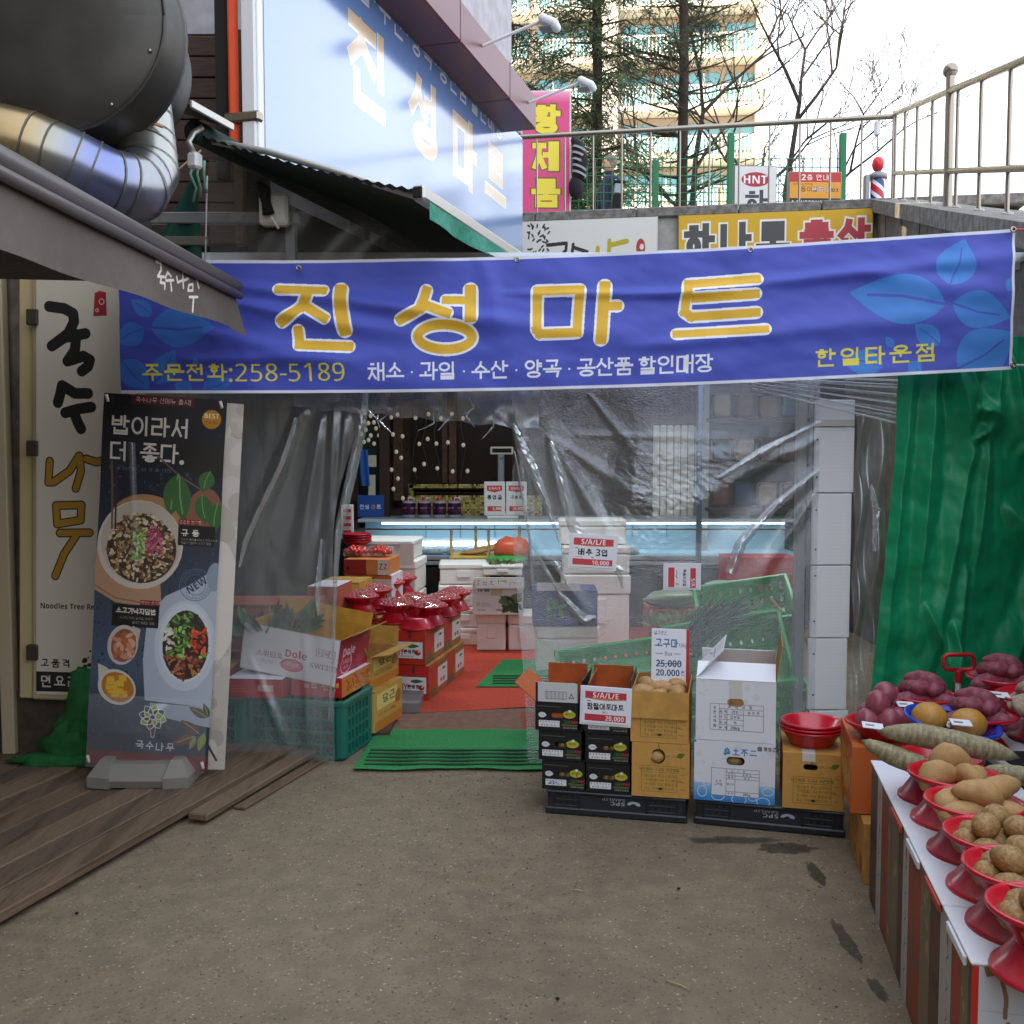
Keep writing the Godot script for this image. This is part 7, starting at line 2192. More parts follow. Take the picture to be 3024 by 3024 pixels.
func curtains_and_banner() -> void:
	var film: StandardMaterial3D = M["film"]
	var nz := FastNoiseLite.new()
	nz.seed = 31
	nz.frequency = 1.0
	# ---- left curtain
	var lc := thing("vinyl_curtain", "clear vinyl curtain left of the opening, gathered along its free edge", "curtain", Vector3(0, 0, 0))
	ridges = []
	for q in [[-0.97, 1.62, -1.22, 1.0, 0.022, 0.018], [-0.94, 1.62, -1.18, 1.02, 0.022, 0.018], [-1.3, 1.55, -1.6, 1.1, 0.02, 0.03], [-0.86, 1.6, -0.98, 0.9, 0.025, 0.03], [-0.8, 1.66, -0.86, 0.5, 0.03, 0.03], [-1.2, 0.5, -1.02, 0.05, 0.015, 0.02], [-0.95, 0.6, -0.93, 0.05, 0.015, 0.02], [-0.75, 1.6, -0.82, 0.8, 0.03, 0.02]]: ridges.append(q)
	part("film_panel", sheet(70, 90, func(u, v):
		var y: float = lerpf(1.80, 0.012 + 0.01 * sin(u * 30.0), v)
		var edge: float = lerpf(-0.662, -0.80, smoothstep(0.0, 0.4, v)) - 0.02 * v
		var x: float = lerpf(-1.72, edge, u)
		return Vector3(x, y, -4.655 + ridge_depth(x, y) + 0.012 * nz.get_noise_2d(x * 3.0, y * 1.5) + 0.02 * pow(u, 6) * sin(y * 9.0)))
		, film, lc)
	fold_strip(lc, mpt([-66.0, 172, -68, 155, -74, 128, -79, 108, -80.5, 85]), [0.03, 0.05, 0.045, 0.035, 0.02], -4.63, 1)
	fold_strip(lc, mpt([-97.5, 160, -104, 140, -115, 118, -121.5, 104, -124, 92]), [0.018, 0.022, 0.026, 0.032, 0.006], -4.645, 2)
	fold_strip(lc, mpt([-86.5, 105, -88, 92, -89, 78, -88, 70]), [0.004, 0.028, 0.03, 0.008], -4.64, 3)
	fold_strip(lc, mpt([-80.5, 86, -81, 72, -82, 50, -84, 22]), [0.02, 0.016, 0.012, 0.006], -4.64, 4)
	# ---- valance of film under the banner
	var tv := thing("film_valance", "strip of clear vinyl across the top of the opening, under the blue banner", "curtain", Vector3.ZERO)
	part("film_panel", sheet(60, 16, func(u, v):
		var x: float = lerpf(-0.98, 0.12, u)
		var y: float = lerpf(1.82, lerpf(1.645, 1.545, u) + 0.006 * sin(u * 40.0), v)
		return Vector3(x, y, -4.62 + 0.02 * nz.get_noise_2d(x * 7.0, y * 5.0) + 0.02 * v * sin(u * 9.0)))
		, film, tv)
	for k in 8:
		var x := -0.74 + rng.randf() * 0.8
		var y := 1.58 + rng.randf() * 0.12
		fold_strip(tv, [Vector2(x, y), Vector2(x + rng.randf_range(-0.05, 0.05), y - rng.randf_range(0.02, 0.06)), Vector2(x + rng.randf_range(-0.08, 0.08), y - 0.08)], [0.002, 0.008, 0.002], -4.608, 20 + k)
	# ---- right curtain, slack and shining at the top, tied back on its left
	var rc := thing("vinyl_curtain", "large crinkled clear vinyl curtain between the opening and the white post", "curtain", Vector3.ZERO)
	ridges = []
	for q in [[0.17, 1.5, 0.24, 1.2, 0.03, 0.03], [0.2, 1.48, 0.5, 0.95, 0.03, 0.035], [0.03, 1.55, 0.08, 1.0, 0.03, 0.03], [0.06, 1.5, 0.16, 1.05, 0.025, 0.02], [0.09, 1.05, 0.35, 0.72, 0.02, 0.02], [0.2, 1.5, 0.7, 1.15, 0.018, 0.03], [1.37, 1.35, 0.95, 0.95, 0.035, 0.04], [1.37, 1.5, 0.75, 1.2, 0.03, 0.035], [1.37, 1.45, 0.6, 1.42, 0.02, 0.04], [1.37, 1.25, 1.1, 0.85, 0.03, 0.03], [0.35, 1.7, 0.55, 1.45, 0.015, 0.02], [0.3, 1.52, 1.2, 1.5, 0.012, 0.02]]: ridges.append(q)
	part("film_panel", sheet(170, 220, func(u, v):
		var y: float = lerpf(1.82, 0.015, v)
		var edge: float = 0.0 + 0.07 * smoothstep(0.3, 1.0, v) + (0.05 * exp(-pow((y - 1.5) / 0.08, 2.0)))
		var x: float = lerpf(edge, 1.39, u)
		var belly: float = smoothstep(0.45, 0.62, x + 0.2 * (1.6 - y)) * (1.0 - smoothstep(1.15, 1.42, x + 0.9 * (1.6 - y)))
		var drop: float = clampf((1.74 - y) / 0.5, 0.0, 1.0) * (1.0 - 0.8 * smoothstep(1.24, 0.9, y))
		var crumple: float = 0.009 * nz.get_noise_2d(x * 22.0, y * 48.0) * belly * smoothstep(0.75, 1.1, y) * smoothstep(1.7, 1.15, y) * 2.0
		return Vector3(x, y, -4.64 + ridge_depth(x, y) + 0.085 * belly * drop + crumple + 0.014 * nz.get_noise_2d(x * 3.0, y * 2.0)))
		, M["crinkled film"], rc)
	fold_strip(rc, mpt([17, 149, 22, 132, 27, 112, 37, 98, 50, 91]), [0.02, 0.05, 0.05, 0.08, 0.02], -4.6, 5)
	fold_strip(rc, mpt([0.5, 157, 4, 147, 9, 137, 16, 120, 21, 104]), [0.02, 0.05, 0.05, 0.03, 0.006], -4.6, 6)
	fold_strip(rc, mpt([1, 145, 4.5, 125, 8, 105, 9, 84]), [0.01, 0.014, 0.012, 0.03], -4.61, 7)
	fold_strip(rc, mpt([9, 102, 14, 94, 22, 80, 33, 68, 38, 70]), [0.008, 0.016, 0.018, 0.05, 0.01], -4.61, 8)
	fold_strip(rc, mpt([17, 98, 21, 92, 25, 84]), [0.004, 0.03, 0.004], -4.61, 9)
	fold_strip(rc, mpt([46, 93, 49, 88, 50, 83]), [0.02, 0.022, 0.008], -4.61, 10)
	fold_strip(rc, mpt([137, 137, 118, 121, 103, 104, 98, 90]), [0.012, 0.03, 0.05, 0.05], -4.58, 11)
	fold_strip(rc, mpt([137, 158, 112, 145, 92, 133]), [0.012, 0.04, 0.015], -4.57, 12)
	# ---- price cards stuck to the film
	var im := canvas(256, 180, hexc("e4e4ea"))
	box_fill(im, Rect2(12, 12, 232, 42), hexc("c8414c"))
	line(im, [Vector2(12, 52), Vector2(128, 58), Vector2(244, 52)], 4, hexc("e0a05a"))
	centred(im, "S/A/L/E", Vector2(128, 32), 30, hexc("f2ecee"))
	centred(im, "배추 3입", Vector2(128, 92), 40, hexc("232327"), {"weight": 0.15})
	box_fill(im, Rect2(22, 68, 16, 5), hexc("55555c"))
	centred(im, "1망", Vector2(128, 122), 11, hexc("77777c"))
	line(im, [Vector2(24, 122), Vector2(56, 120), Vector2(70, 128)], 2, hexc("8a5a3a"), true)
	box_fill(im, Rect2(12, 132, 232, 36), hexc("c8414c"))
	write(im, "10,000", Vector2(126, 139), 24, hexc("f4eeee"))
	var c := board("sale_card", "white and red sale card for cabbage reading 10,000 taped on the right curtain", "price card", Vector3(0.36, 1.0, -4.535), 0, Vector2(0.196, 0.138), 0.003, printed("sale cabbage", im, 0.5), hexc("e4e4ea"))
	c.rotation_degrees.z = -3.5
	im = canvas(180, 120, hexc("e2e2e8"))
	box_fill(im, Rect2(14, 10, 34, 106), hexc("c8414c"))
	box_fill(im, Rect2(134, 14, 30, 106), hexc("c8414c"))
	write(im, "S/A", Vector2(160, 70), 20, hexc("f2ecee"), {"turn": PI / 2})
	write(im, "복음자리알", Vector2(112, 20), 18, hexc("2a2a2e"), {"turn": PI / 2, "gap": 0.03, "weight": 0.14})
	write(im, "8", Vector2(74, 94), 20, hexc("b8505a"), {"turn": PI / 2, "bold": false})
	line(im, [Vector2(58, 26), Vector2(62, 40), Vector2(56, 58), Vector2(64, 66)], 3, hexc("3a3a40"), true)
	c = board("sale_card", "small sale card turned sideways on the right curtain", "price card", Vector3(0.76, 0.888, -4.55), 0, Vector2(0.148, 0.1), 0.003, printed("sale sideways", im, 0.5), hexc("e2e2e8"))
	# ---- pleated film wound from the banner to the tarp, over the post
	var pf := thing("pleated_film", "pleated film and cords pulled tight over the head of the white post", "plastic sheet", Vector3.ZERO)
	part("pleats", sheet(40, 48, func(u, v):
		var x: float = lerpf(1.02, 1.72, u)
		return Vector3(x, lerpf(lerpf(1.80, 1.78, u), lerpf(1.72, 1.56, u), v), -4.54 + 0.012 * sin(v * 42.0 + u * 2.0) + 0.02 * u))
		, film, pf)
	for k in 5:
		part("cord", rod(Vector3(1.05, 1.77 - k * 0.012, -4.515), Vector3(1.70, 1.735 - k * 0.042, -4.49), 0.0035, 6), M["white paint"], pf)
	# ---- white post wrapped in cardboard
	var wp := thing("wrapped_post", "post wrapped in white ribbed cardboard panels beside the green tarpaulin", "post", Vector3(1.455, 0, -4.66))
	var card := mottled("card white", hexc("f0f0f2"), hexc("e6e6ea"), 0.75, Vector3(2, 60, 2), 0.02, 0.0)
	card.heightmap_enabled = true
	card.heightmap_texture = noise_tex(0.01, 71, 128, null, 2)
	card.heightmap_scale = 0.03
	part("core", box_mesh(Vector3(0.12, 1.8, 0.08), 0.0, Vector3(0.0, 0.9, -0.06)), M["dark"], wp)
	for q in [[0.0, 0.255, 0.004], [0.26, 0.59, -0.006], [0.595, 0.925, 0.0], [0.93, 1.255, 0.0], [1.26, 1.555, 0.007], [1.56, 1.68, 0.008]]:
		part("card_panel", box_mesh(Vector3(0.178, q[1] - q[0], 0.02), 0.003, Vector3(q[2], (q[0] + q[1]) / 2.0, rng.randf_range(-0.004, 0.004))), card, wp)
	part("packing_tape", box_mesh(Vector3(0.17, 0.03, 0.002), 0.0, Vector3(0.008, 1.575, 0.0155)), M["tape clear"] if M.has("tape clear") else mat("tape clear", hexc("d5d2c8"), 0.25), wp)
	for k in [0.2, 0.33, 0.52, 0.67, 0.88, 1.0, 1.18, 1.33, 1.5]:
		var s := st(false)
		blob(s, Vector3(-0.072, k, 0.014), Vector3(0.005, 0.005, 0.003), 0.0, 1.0, 4, 6)
		part("nail", done(s), M["dark"], wp)
	# loose film and clutter between post and tarp
	var sf := thing("side_film", "loose strip of clear vinyl hanging between the white post and the green tarpaulin", "curtain", Vector3.ZERO)
	part("film_panel", sheet(16, 50, func(u, v): return Vector3(lerpf(1.54, 1.70 - 0.05 * v, u), lerpf(1.62, 0.05, v), -4.60 + 0.02 * sin(v * 23.0 + u * 6.0) + 0.02 * sin(u * 11.0)))
		, film, sf)
	fold_strip(sf, mpt([160, 130, 163, 118, 162, 100]), [0.01, 0.035, 0.01], -4.57, 13)
	# ---- the blue banner
	im = canvas(2048, 310, hexc("4250b4"))
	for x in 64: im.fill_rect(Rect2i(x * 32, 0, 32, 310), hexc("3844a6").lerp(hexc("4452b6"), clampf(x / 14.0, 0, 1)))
	var tx := func(px: float, py: float) -> Vector2:
		var k := px - 226.0
		var top := 495.0 - k * 0.0367
		var bot := 740.0 - k * 0.0254
		return Vector2(k / 1690.0 * 2048.0, (py - top) / (bot - top) * 310.0)
	var lf := hexc("3a7ccc")
	var vein := hexc("4250b4")
	for q in [[1645, 215, 1705, 30, 0.85], [1635, 290, 1265, 228, 0.52], [1660, 285, 1890, 350, 0.6], [1690, 548, 1905, 410, 0.8], [1620, 450, 1515, 365, 0.6], [1400, 530, 1235, 492, 0.6], [1545, 560, 1500, 512, 0.9], [1440, 455, 1410, 410, 0.6], [1900, 190, 1870, 245, 0.8]]:
		leaf_print(im, tx.call(1022.2 + q[0] * 0.471, 434.5 + q[1] * 0.471), tx.call(1022.2 + q[2] * 0.471, 434.5 + q[3] * 0.471), q[4], lf, vein)
	for q in [[1085, 1000, 1570, 985, 0.6], [1040, 1010, 820, 1110, 0.75], [1100, 915, 940, 810, 0.6], [1105, 1400, 1270, 1150, 0.6], [870, 1240, 1070, 1440, 0.7], [1465, 1430, 1700, 1350, 0.6], [1390, 1450, 1255, 1390, 0.8], [1430, 1260, 1410, 1200, 0.6]]:
		leaf_print(im, tx.call(q[0] * 0.2645, 351.4 + q[1] * 0.2645), tx.call(q[2] * 0.2645, 351.4 + q[3] * 0.2645), q[4], hexc("3268bc"), hexc("3844a6"))
	var sa := func(a: Array) -> Array:
		var r := []
		for k in range(0, a.size(), 2): r.append(tx.call(191.7 + a[k] * 0.463, 434.5 + a[k + 1] * 0.463))
		return r
	var sb := func(a: Array) -> Array:
		var r := []
		for k in range(0, a.size(), 2): r.append(tx.call(1022.2 + a[k] * 0.471, 434.5 + a[k + 1] * 0.471))
		return r
	var el := []
	for k in 33: el.append(1444 + 112 * cos(TAU * k / 32)); el.append(402 + 50 * sin(TAU * k / 32))
	var big := []
	for q in [[[755, 224, 940, 224], 34], [[880, 232, 850, 290, 765, 352], 40], [[858, 285, 945, 335], 38], [[1014, 222, 1014, 300, 1030, 380], 50], [[832, 388, 838, 445, 1045, 448], 38], [[1368, 215, 1345, 290, 1262, 335], 38], [[1350, 270, 1452, 305], 40], [[1450, 252, 1540, 252], 34], [[1550, 210, 1550, 320], 46], [el, 38]]: big.append([sa.call(q[0]), q[1] * 0.463 * 1.22])
	for q in [[[30, 208, 200, 204, 188, 375, 40, 380, 28, 362, 30, 208], 36], [[300, 190, 285, 400], 44], [[315, 268, 352, 268], 34], [[900, 168, 632, 184, 618, 295, 645, 314, 900, 302], 34], [[660, 240, 895, 228], 34], [[585, 384, 935, 370], 30]]: big.append([sb.call(q[0]), q[1] * 0.471 * 1.22])
	for pass_n in 2:
		for q in big: line(im, q[0], q[1] + (11.0 if pass_n == 0 else 0.0), hexc("eceef4") if pass_n == 0 else hexc("dfb02e"), pass_n == 0 or q[0].size() > 8)
	write(im, "주문전화:258-5189", tx.call(270.0, 684.0), 41, hexc("ddd24a"), {"weight": 0.125, "wide": 1.16, "gap": 0.1, "bold": false, "rwide": 1.12})
	write(im, "채소 · 과일 · 수산 · 양곡 · 공산품 할인매장", tx.call(711.0, 671.0), 43, hexc("e6e8f2"), {"weight": 0.12, "wide": 1.0, "gap": 0.0, "space": 0.26})
	write(im, "한일타운점", tx.call(1556.0, 648.0), 42, hexc("ddd24a"), {"weight": 0.13, "wide": 1.16, "gap": 0.17})
	for y in [0, 303]: box_fill(im, Rect2(0, y, 2048, 7), hexc("d9dcea"))
	box_fill(im, Rect2(2042, 0, 6, 310), hexc("d9dcea"))
	var b := thing("banner", "wide blue cloth banner with the market's name in big yellow Korean letters", "banner", Vector3.ZERO)
	ridges = []
	for q in [[0.14, 0.32, 0.34, 0.6, 0.02, 0.04], [0.15, 0.2, 0.4, 0.42, 0.018, 0.05], [0.12, 0.55, 0.3, 0.9, 0.016, 0.05], [0.3, 0.35, 0.55, 0.62, 0.014, 0.05], [0.45, 0.28, 0.72, 0.34, 0.012, 0.025], [0.62, 0.32, 1.0, 0.18, 0.014, 0.04], [0.85, 0.25, 1.0, 0.5, 0.012, 0.05], [0.1, 0.75, 0.35, 0.72, 0.014, 0.06], [0.6, 0.7, 0.95, 0.55, 0.012, 0.07], [0.42, 0.05, 0.45, 0.95, 0.006, 0.015]]: ridges.append(q)
	part("cloth", sheet(180, 40, func(u, v):
		var sag: float = 0.02 * sin(PI * u)
		var top: float = lerpf(2.255, 2.345, u) - sag * 2.0
		var bot: float = lerpf(1.695, 1.78, u) - sag * 1.6
		return Vector3(lerpf(-1.672, 2.035, u), lerpf(top, bot, v), lerpf(-4.4, -4.2, u) + 1.5 * ridge_depth(u, v) + 0.012 * nz.get_noise_2d(u * 8.0, v * 2.0)))
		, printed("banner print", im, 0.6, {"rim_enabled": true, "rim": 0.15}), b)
	for q in [[-1.39, 2.225], [-0.89, 2.21], [0.02, 2.235], [0.97, 2.265], [2.01, 2.335], [2.025, 1.795]]:
		var s := st(false)
		var k: float = (q[0] + 1.672) / 3.707
		X = Transform3D(Basis(Vector3.RIGHT, PI / 2), Vector3(q[0], q[1], lerpf(-4.4, -4.2, k) + 0.035))
		lathe(s, [Vector2(0.005, 0), Vector2(0.006, 0.004), Vector2(0.012, 0.003), Vector2(0.013, 0)], 14)
		X = Transform3D.IDENTITY
		part("eyelet", done(s), M["steel"], b)
	for q in [[Vector3(2.01, 2.335, -4.17), Vector3(2.35, 2.37, -4.3), hexc("a8323a"), "red tie cord at the upper corner of the blue banner by the ramp wall"], [Vector3(2.025, 1.795, -4.17), Vector3(2.3, 1.80, -4.25), hexc("c9c6c0"), "white tie cord at the lower corner of the blue banner above the green tarpaulin"]]:
		tag(part("rope_tie", rod(q[0], q[1], 0.005, 6), mat("cord " + q[2].to_html(), q[2], 0.8), self), q[3], "cord")
	# ---- green tarpaulin hung beside the post
	ridges = []
	for q in [[1.76, 1.85, 1.66, 0.3, 0.06, 0.04], [1.66, 1.85, 1.54, 0.3, 0.05, 0.03], [1.81, 1.85, 1.91, 1.45, 0.08, 0.03], [1.91, 1.45, 1.70, 0.3, 0.06, 0.05], [1.86, 1.85, 1.92, 1.62, 0.08, 0.025], [1.92, 1.62, 2.02, 1.60, 0.07, 0.025], [1.92, 1.50, 2.02, 1.56, 0.06, 0.022], [2.03, 1.85, 2.01, 1.55, 0.06, 0.03], [2.08, 1.85, 2.16, 1.45, 0.07, 0.03], [2.16, 1.45, 2.4, 1.5, 0.06, 0.04], [2.45, 1.3, 1.98, 0.2, 0.07, 0.05], [1.99, 1.5, 1.94, 0.9, 0.05, 0.03], [2.1, 1.2, 2.3, 1.0, 0.05, 0.04], [1.9, 0.95, 1.8, 0.2, 0.05, 0.03], [2.6, 1.7, 2.2, 1.1, 0.06, 0.06], [1.72, 0.8, 1.84, 0.5, 0.04, 0.02], [1.84, 0.72, 1.9, 0.3, 0.04, 0.025]]: ridges.append([q[0] * 1.045, 1.45 + (q[1] - 1.45) * 1.045, q[2] * 1.045, 1.45 + (q[3] - 1.45) * 1.045, q[4], q[5] * 1.045, 1])
	var tp := sheet(150, 130, func(u, v):
		var y: float = lerpf(1.95, 0.16, v)
		var x: float = lerpf(1.675 - 0.10 * smoothstep(0.1, 1.0, v), 2.42, u)
		return Vector3(x, y, -4.48 - 0.1 * smoothstep(1.9, 2.5, x) + 1.15 * ridge_depth(x, y) + 0.016 * absf(sin(x * 12.0 + 1.2 * sin(y * 2.0))) * (0.5 + 0.5 * v) + 0.02 * nz.get_noise_2d(x * 4.0, y * 3.0)))
	tag(part("tarpaulin", tp, M["tarp green"], self), "heavy green tarpaulin hanging in deep folds behind the produce on the right", "tarpaulin")
	tag(part("tarpaulin_scrap", box_mesh(Vector3(0.1, 0.18, 0.04), 0.015, Vector3(1.36, 0.25, -4.05)), M["tarp green"], self), "scrap of the green tarpaulin between the kraft carton and the orange carton", "tarpaulin")
func goods_in_front() -> void:
	# ---- black crates turned upside down
	var im := canvas(512, 96, hexc("22262b"))
	write(im, "SPC", Vector2(292, 62), 24, hexc("a8acb2"), {"turn": PI, "gap": 0.05})
	write(im, "SAMLIP", Vector2(292, 32), 18, hexc("8f9399"), {"turn": PI, "gap": 0.05})
	var arc := []
	for k in 15: arc.append(Vector2(326, 52) + Vector2(cos(PI + PI * k / 14.0) * 26, sin(PI + PI * k / 14.0) * 26))
	for k in 15: arc.append(Vector2(328, 54) + Vector2(cos(TAU - PI * k / 14.0) * 15, sin(TAU - PI * k / 14.0) * 12))
	poly(im, PackedVector2Array(arc), hexc("a9b4c2"))
	leaf_print(im, Vector2(330, 40), Vector2(350, 58), 0.4, hexc("a9b4c2"))
	var cp := printed("bread crate front", im, 0.42)
	bread_crate("black bread crate under the tomato cartons, printed upside down", Vector3(0.14, 0, -4.03), -12.5, 0.55, cp)
	bread_crate("black bread crate under the white potato cartons, nearer the produce stall", Vector3(0.715, 0, -3.913), -15.7, 0.55, cp)
	# ---- black tomato cartons
	im = canvas(384, 256, hexc("17191b"))
	line(im, [Vector2(24, 40), Vector2(236, 42)], 4, hexc("6a6c6e"))
	for x in range(0, 384, 9): box_fill(im, Rect2(x, 0, 4, 8), hexc("0d0e10"))
	oval(im, Vector2(62, 118), Vector2(34, 24), hexc("d9dadc"))
	poly(im, PackedVector2Array([Vector2(88, 110), Vector2(108, 120), Vector2(88, 126)]), hexc("d9dadc"))
	for k in 3: box_fill(im, Rect2(42, 107 + k * 8, 40, 2), hexc("8a8c8e"))
	box_fill(im, Rect2(32, 166, 188, 56), hexc("dedfe2"))
	for k in 7: write(im, "등급품특대중소"[k], Vector2(40 + k * 26, 172), 14, hexc("3f4146"))
	write(im, "2S S M L 2L 3L", Vector2(52, 200), 13, hexc("3f4146"), {"space": 0.7})
	oval(im, Vector2(306, 106), Vector2(58, 34), hexc("a9b52c"))
	poly(im, PackedVector2Array([Vector2(252, 122), Vector2(300, 128), Vector2(362, 114), Vector2(340, 134), Vector2(306, 141), Vector2(270, 134)]), hexc("d2a24a"))
	oval(im, Vector2(282, 104), Vector2(10, 8), hexc("b9362a"))
	write(im, "대저", Vector2(294, 92), 22, hexc("33431c"), {"gap": 0.0})
	for k in 5: leaf_print(im, Vector2(312, 76), Vector2(312 + cos(TAU * k / 5 - PI / 2) * 18, 76 + sin(TAU * k / 5 - PI / 2) * 16), 0.7, hexc("dfe2dc"))
	write(im, "대저", Vector2(258, 158), 30, hexc("3f7a44"), {"weight": 0.13, "gap": 0.0})
	write(im, "토마토", Vector2(318, 160), 24, hexc("c23f34"), {"weight": 0.14, "gap": 0.0})
	box_fill(im, Rect2(238, 196, 140, 4), hexc("8a9a2c"))
	box_fill(im, Rect2(238, 206, 140, 3), hexc("8a9a2c"))
	write(im, "대저농협 미니토마토", Vector2(256, 218), 13, hexc("c9cbcc"), {"gap": 0.0})
	var tf := printed("tomato carton front", im, 0.38)
	var im2: Image = im.duplicate()
	line(im2, [Vector2(60, 214), Vector2(86, 180), Vector2(70, 210), Vector2(110, 184), Vector2(96, 214), Vector2(130, 190), Vector2(150, 212)], 5, hexc("4a5aa8"), true)
	line(im2, [Vector2(344, 40), Vector2(310, 120), Vector2(326, 150)], 4, hexc("0c0d0e"), true)
	var tf2 := printed("tomato carton marked", im2, 0.38)
	var blk := mat("carton black", hexc("1a1c1e"), 0.45)
	var org := mottled("carton orange inside", hexc("b5571f"), hexc("a84f1b"), 0.7, Vector3.ONE * 2, 0.02)
	im = canvas(256, 128, hexc("c9cacb"))
	box_fill(im, Rect2(0, 0, 14, 128), hexc("17191b"))
	for k in 4:
		line(im, [Vector2(60, 60 + k * 14), Vector2(190, 60 + k * 14)], 1.5, hexc("77797c"))
		for j in 5: box_fill(im, Rect2(64 + j * 24, 64 + k * 14, 14, 5), hexc("84868a"))
	frame_rect(im, Rect2(58, 58, 134, 48), 1.5, hexc("66686c"))
	line(im, [Vector2(206, 100), Vector2(220, 70), Vector2(234, 100), Vector2(206, 100)], 5, hexc("4c4e52"))
	var flapw := printed("tomato carton flap", im, 0.5)
	var e := Basis(Vector3.UP, deg_to_rad(-12.5))
	var p0 := Vector3(0.14, 0.098, -4.03)
	var w := 0.172
	var h := 0.116
	var slot := [0.52, 0.54, 0.05, 0.021]
	for col in 2:
		for row in 3:
			var at: Vector3 = p0 + e * Vector3(-0.02 + w / 2 + col * 0.1765 - (0.014 * row if col == 0 else 0.004 * row), row * 0.1185, -0.14)
			var lab := "black tomato carton, %s in the column %s" % [["bottom one", "middle one", "open top one"][row], ["nearest the opening", "beside the kraft cartons"][col]]
			var look := {"front": tf2 if row == 0 and col == 0 else tf, "side": blk, "body": blk, "slot": slot}
			if row == 2:
				look.merge({"open": true, "floor": 0.03, "inside": org})
				if col == 0: look["flaps"] = [["f", 0.078, 92.0, flapw], ["b", 0.1, 88.0, org], ["l", 0.11, 140.0, org], ["r", 0.09, 100.0, blk]]
				else: look["flaps"] = [["b", 0.1, 88.0, org], ["r", 0.1, 95.0, blk], ["l", 0.085, 78.0, org]]
			carton("tomato_carton", lab, at, -12.5 + col * 1.0, Vector3(w, h, 0.28), look, "black tomato cartons")
	# tomatoes seen through the handle holes
	var gt := mat("green tomato", hexc("6f5a2a"), 0.25)
	for col in 2:
		for row in 2:
			for k in 2:
				var s := st(false)
				blob(s, Vector3.ZERO, Vector3.ONE * 0.02, 0.0, 1.0, 6, 10)
				var o := part("tomato", done(s), gt, self, p0 + e * Vector3(-0.02 + w * 0.5 + 0.004 + col * 0.1765 + k * 0.028 - 0.012, row * 0.1185 + h * 0.54 - 0.006, -0.021))
				tag(o, "greenish tomato showing in the handle hole of a black carton", "tomato", "tomatoes in the handle holes")
	im = canvas(256, 192, hexc("e8e9f2"))
	box_fill(im, Rect2(14, 14, 228, 40), hexc("c23a48"))
	poly(im, PackedVector2Array([Vector2(14, 52), Vector2(242, 52), Vector2(190, 60), Vector2(128, 63), Vector2(66, 60)]), hexc("d98a4a"))
	centred(im, "S/A/L/E", Vector2(128, 34), 30, hexc("f4eef2"))
	box_fill(im, Rect2(26, 66, 20, 5), hexc("55555c"))
	centred(im, "짬짤이토마토", Vector2(128, 98), 38, hexc("26262c"), {"weight": 0.14, "gap": -0.02, "wide": 0.92})
	centred(im, "1박스", Vector2(128, 130), 12, hexc("66687a"))
	box_fill(im, Rect2(14, 142, 228, 38), hexc("c23a48"))
	write(im, "20,000", Vector2(128, 149), 25, hexc("f6f0f2"))
	var sc := board("sale_card", "large white and red sale card for tomatoes reading 20,000 on the black cartons", "price card", p0 + e * Vector3(0.236, 0.35, 0.016), -12, Vector2(0.182, 0.135), 0.004, printed("sale tomato", im, 0.35), hexc("e8e9f2"))
	sc.rotation_degrees.z = -1.5
	# ---- kraft sweet potato cartons
	im = canvas(256, 256, hexc("c8964a"))
	kraft_print(im, true)
	var kf := printed("sweet potato carton", im, 0.7)
	im = canvas(256, 256, hexc("c8964a"))
	kraft_print(im, false)
	var kf2 := printed("sweet potato carton upper", im, 0.7)
	var kr: Material = M["kraft"]
	var q0: Vector3 = p0 + e * Vector3(0.335 + 0.1115, 0, -0.165)
	carton("sweet_potato_carton", "kraft sweet potato carton with a torn handle hole, lower of the pair by the tomatoes", q0, -11, Vector3(0.223, 0.213, 0.34), {"front": kf, "body": kr, "slot": [0.46, 0.76, 0.052, 0.058]}, "kraft sweet potato cartons")
	carton("sweet_potato_carton", "open kraft sweet potato carton with a folded-down flap and a price card in it", q0 + Vector3(-0.002, 0.215, -0.004), -12, Vector3(0.225, 0.2, 0.34), {"front": kf2, "body": kr, "open": true, "floor": 0.1, "inside": M["kraft inside"], "flaps": [["f", 0.105, 266.0, kr]]}, "kraft sweet potato cartons")
	var s0 := st(false)
	blob(s0, Vector3.ZERO, Vector3(0.03, 0.026, 0.03), 0.1, 2.0, 7, 10)
	tag(part("sweet_potato", done(s0), M["pale root"], self, q0 + e * Vector3(-0.012, 0.155, 0.152)), "sweet potato showing through the torn handle hole", "sweet potato")
	var names_k := 0
	for k in 9:
		var s := st(false)
		blob(s, Vector3.ZERO, Vector3(0.048, 0.028, 0.03), 0.25, 2.0, 8, 12, 80 + k)
		var o := part("sweet_potato", done(s), M["pale root"], self, q0 + e * Vector3(-0.075 + (k % 3) * 0.066, 0.385 + 0.014 * ((k + 1) % 2), 0.10 - (k / 3) * 0.075))
		o.rotation_degrees.y = k * 47.0
		tag(o, "tan sweet potato in the open kraft carton under the price card", "sweet potato", "sweet potatoes in the open kraft carton")
		names_k += 1
	im = canvas(192, 320, hexc("e6e7ee"))
	write(im, "달고맛난", Vector2(12, 10), 18, hexc("44506a"), {"gap": 0.0, "round": true})
	write(im, "고구마", Vector2(18, 46), 42, hexc("2a6a9a"), {"weight": 0.14, "gap": 0.06, "round": true})
	write(im, "10kg", Vector2(150, 66), 17, hexc("3a5a80"), {"bold": false})
	line(im, [Vector2(24, 116), Vector2(62, 115)], 3, hexc("3a5a80"))
	line(im, [Vector2(126, 116), Vector2(160, 115)], 3, hexc("3a5a80"))
	write(im, "Box", Vector2(74, 106), 19, hexc("33506f"), {"bold": false})
	write(im, "25,000", Vector2(26, 146), 31, hexc("1f4f7a"), {"rwide": 1.1})
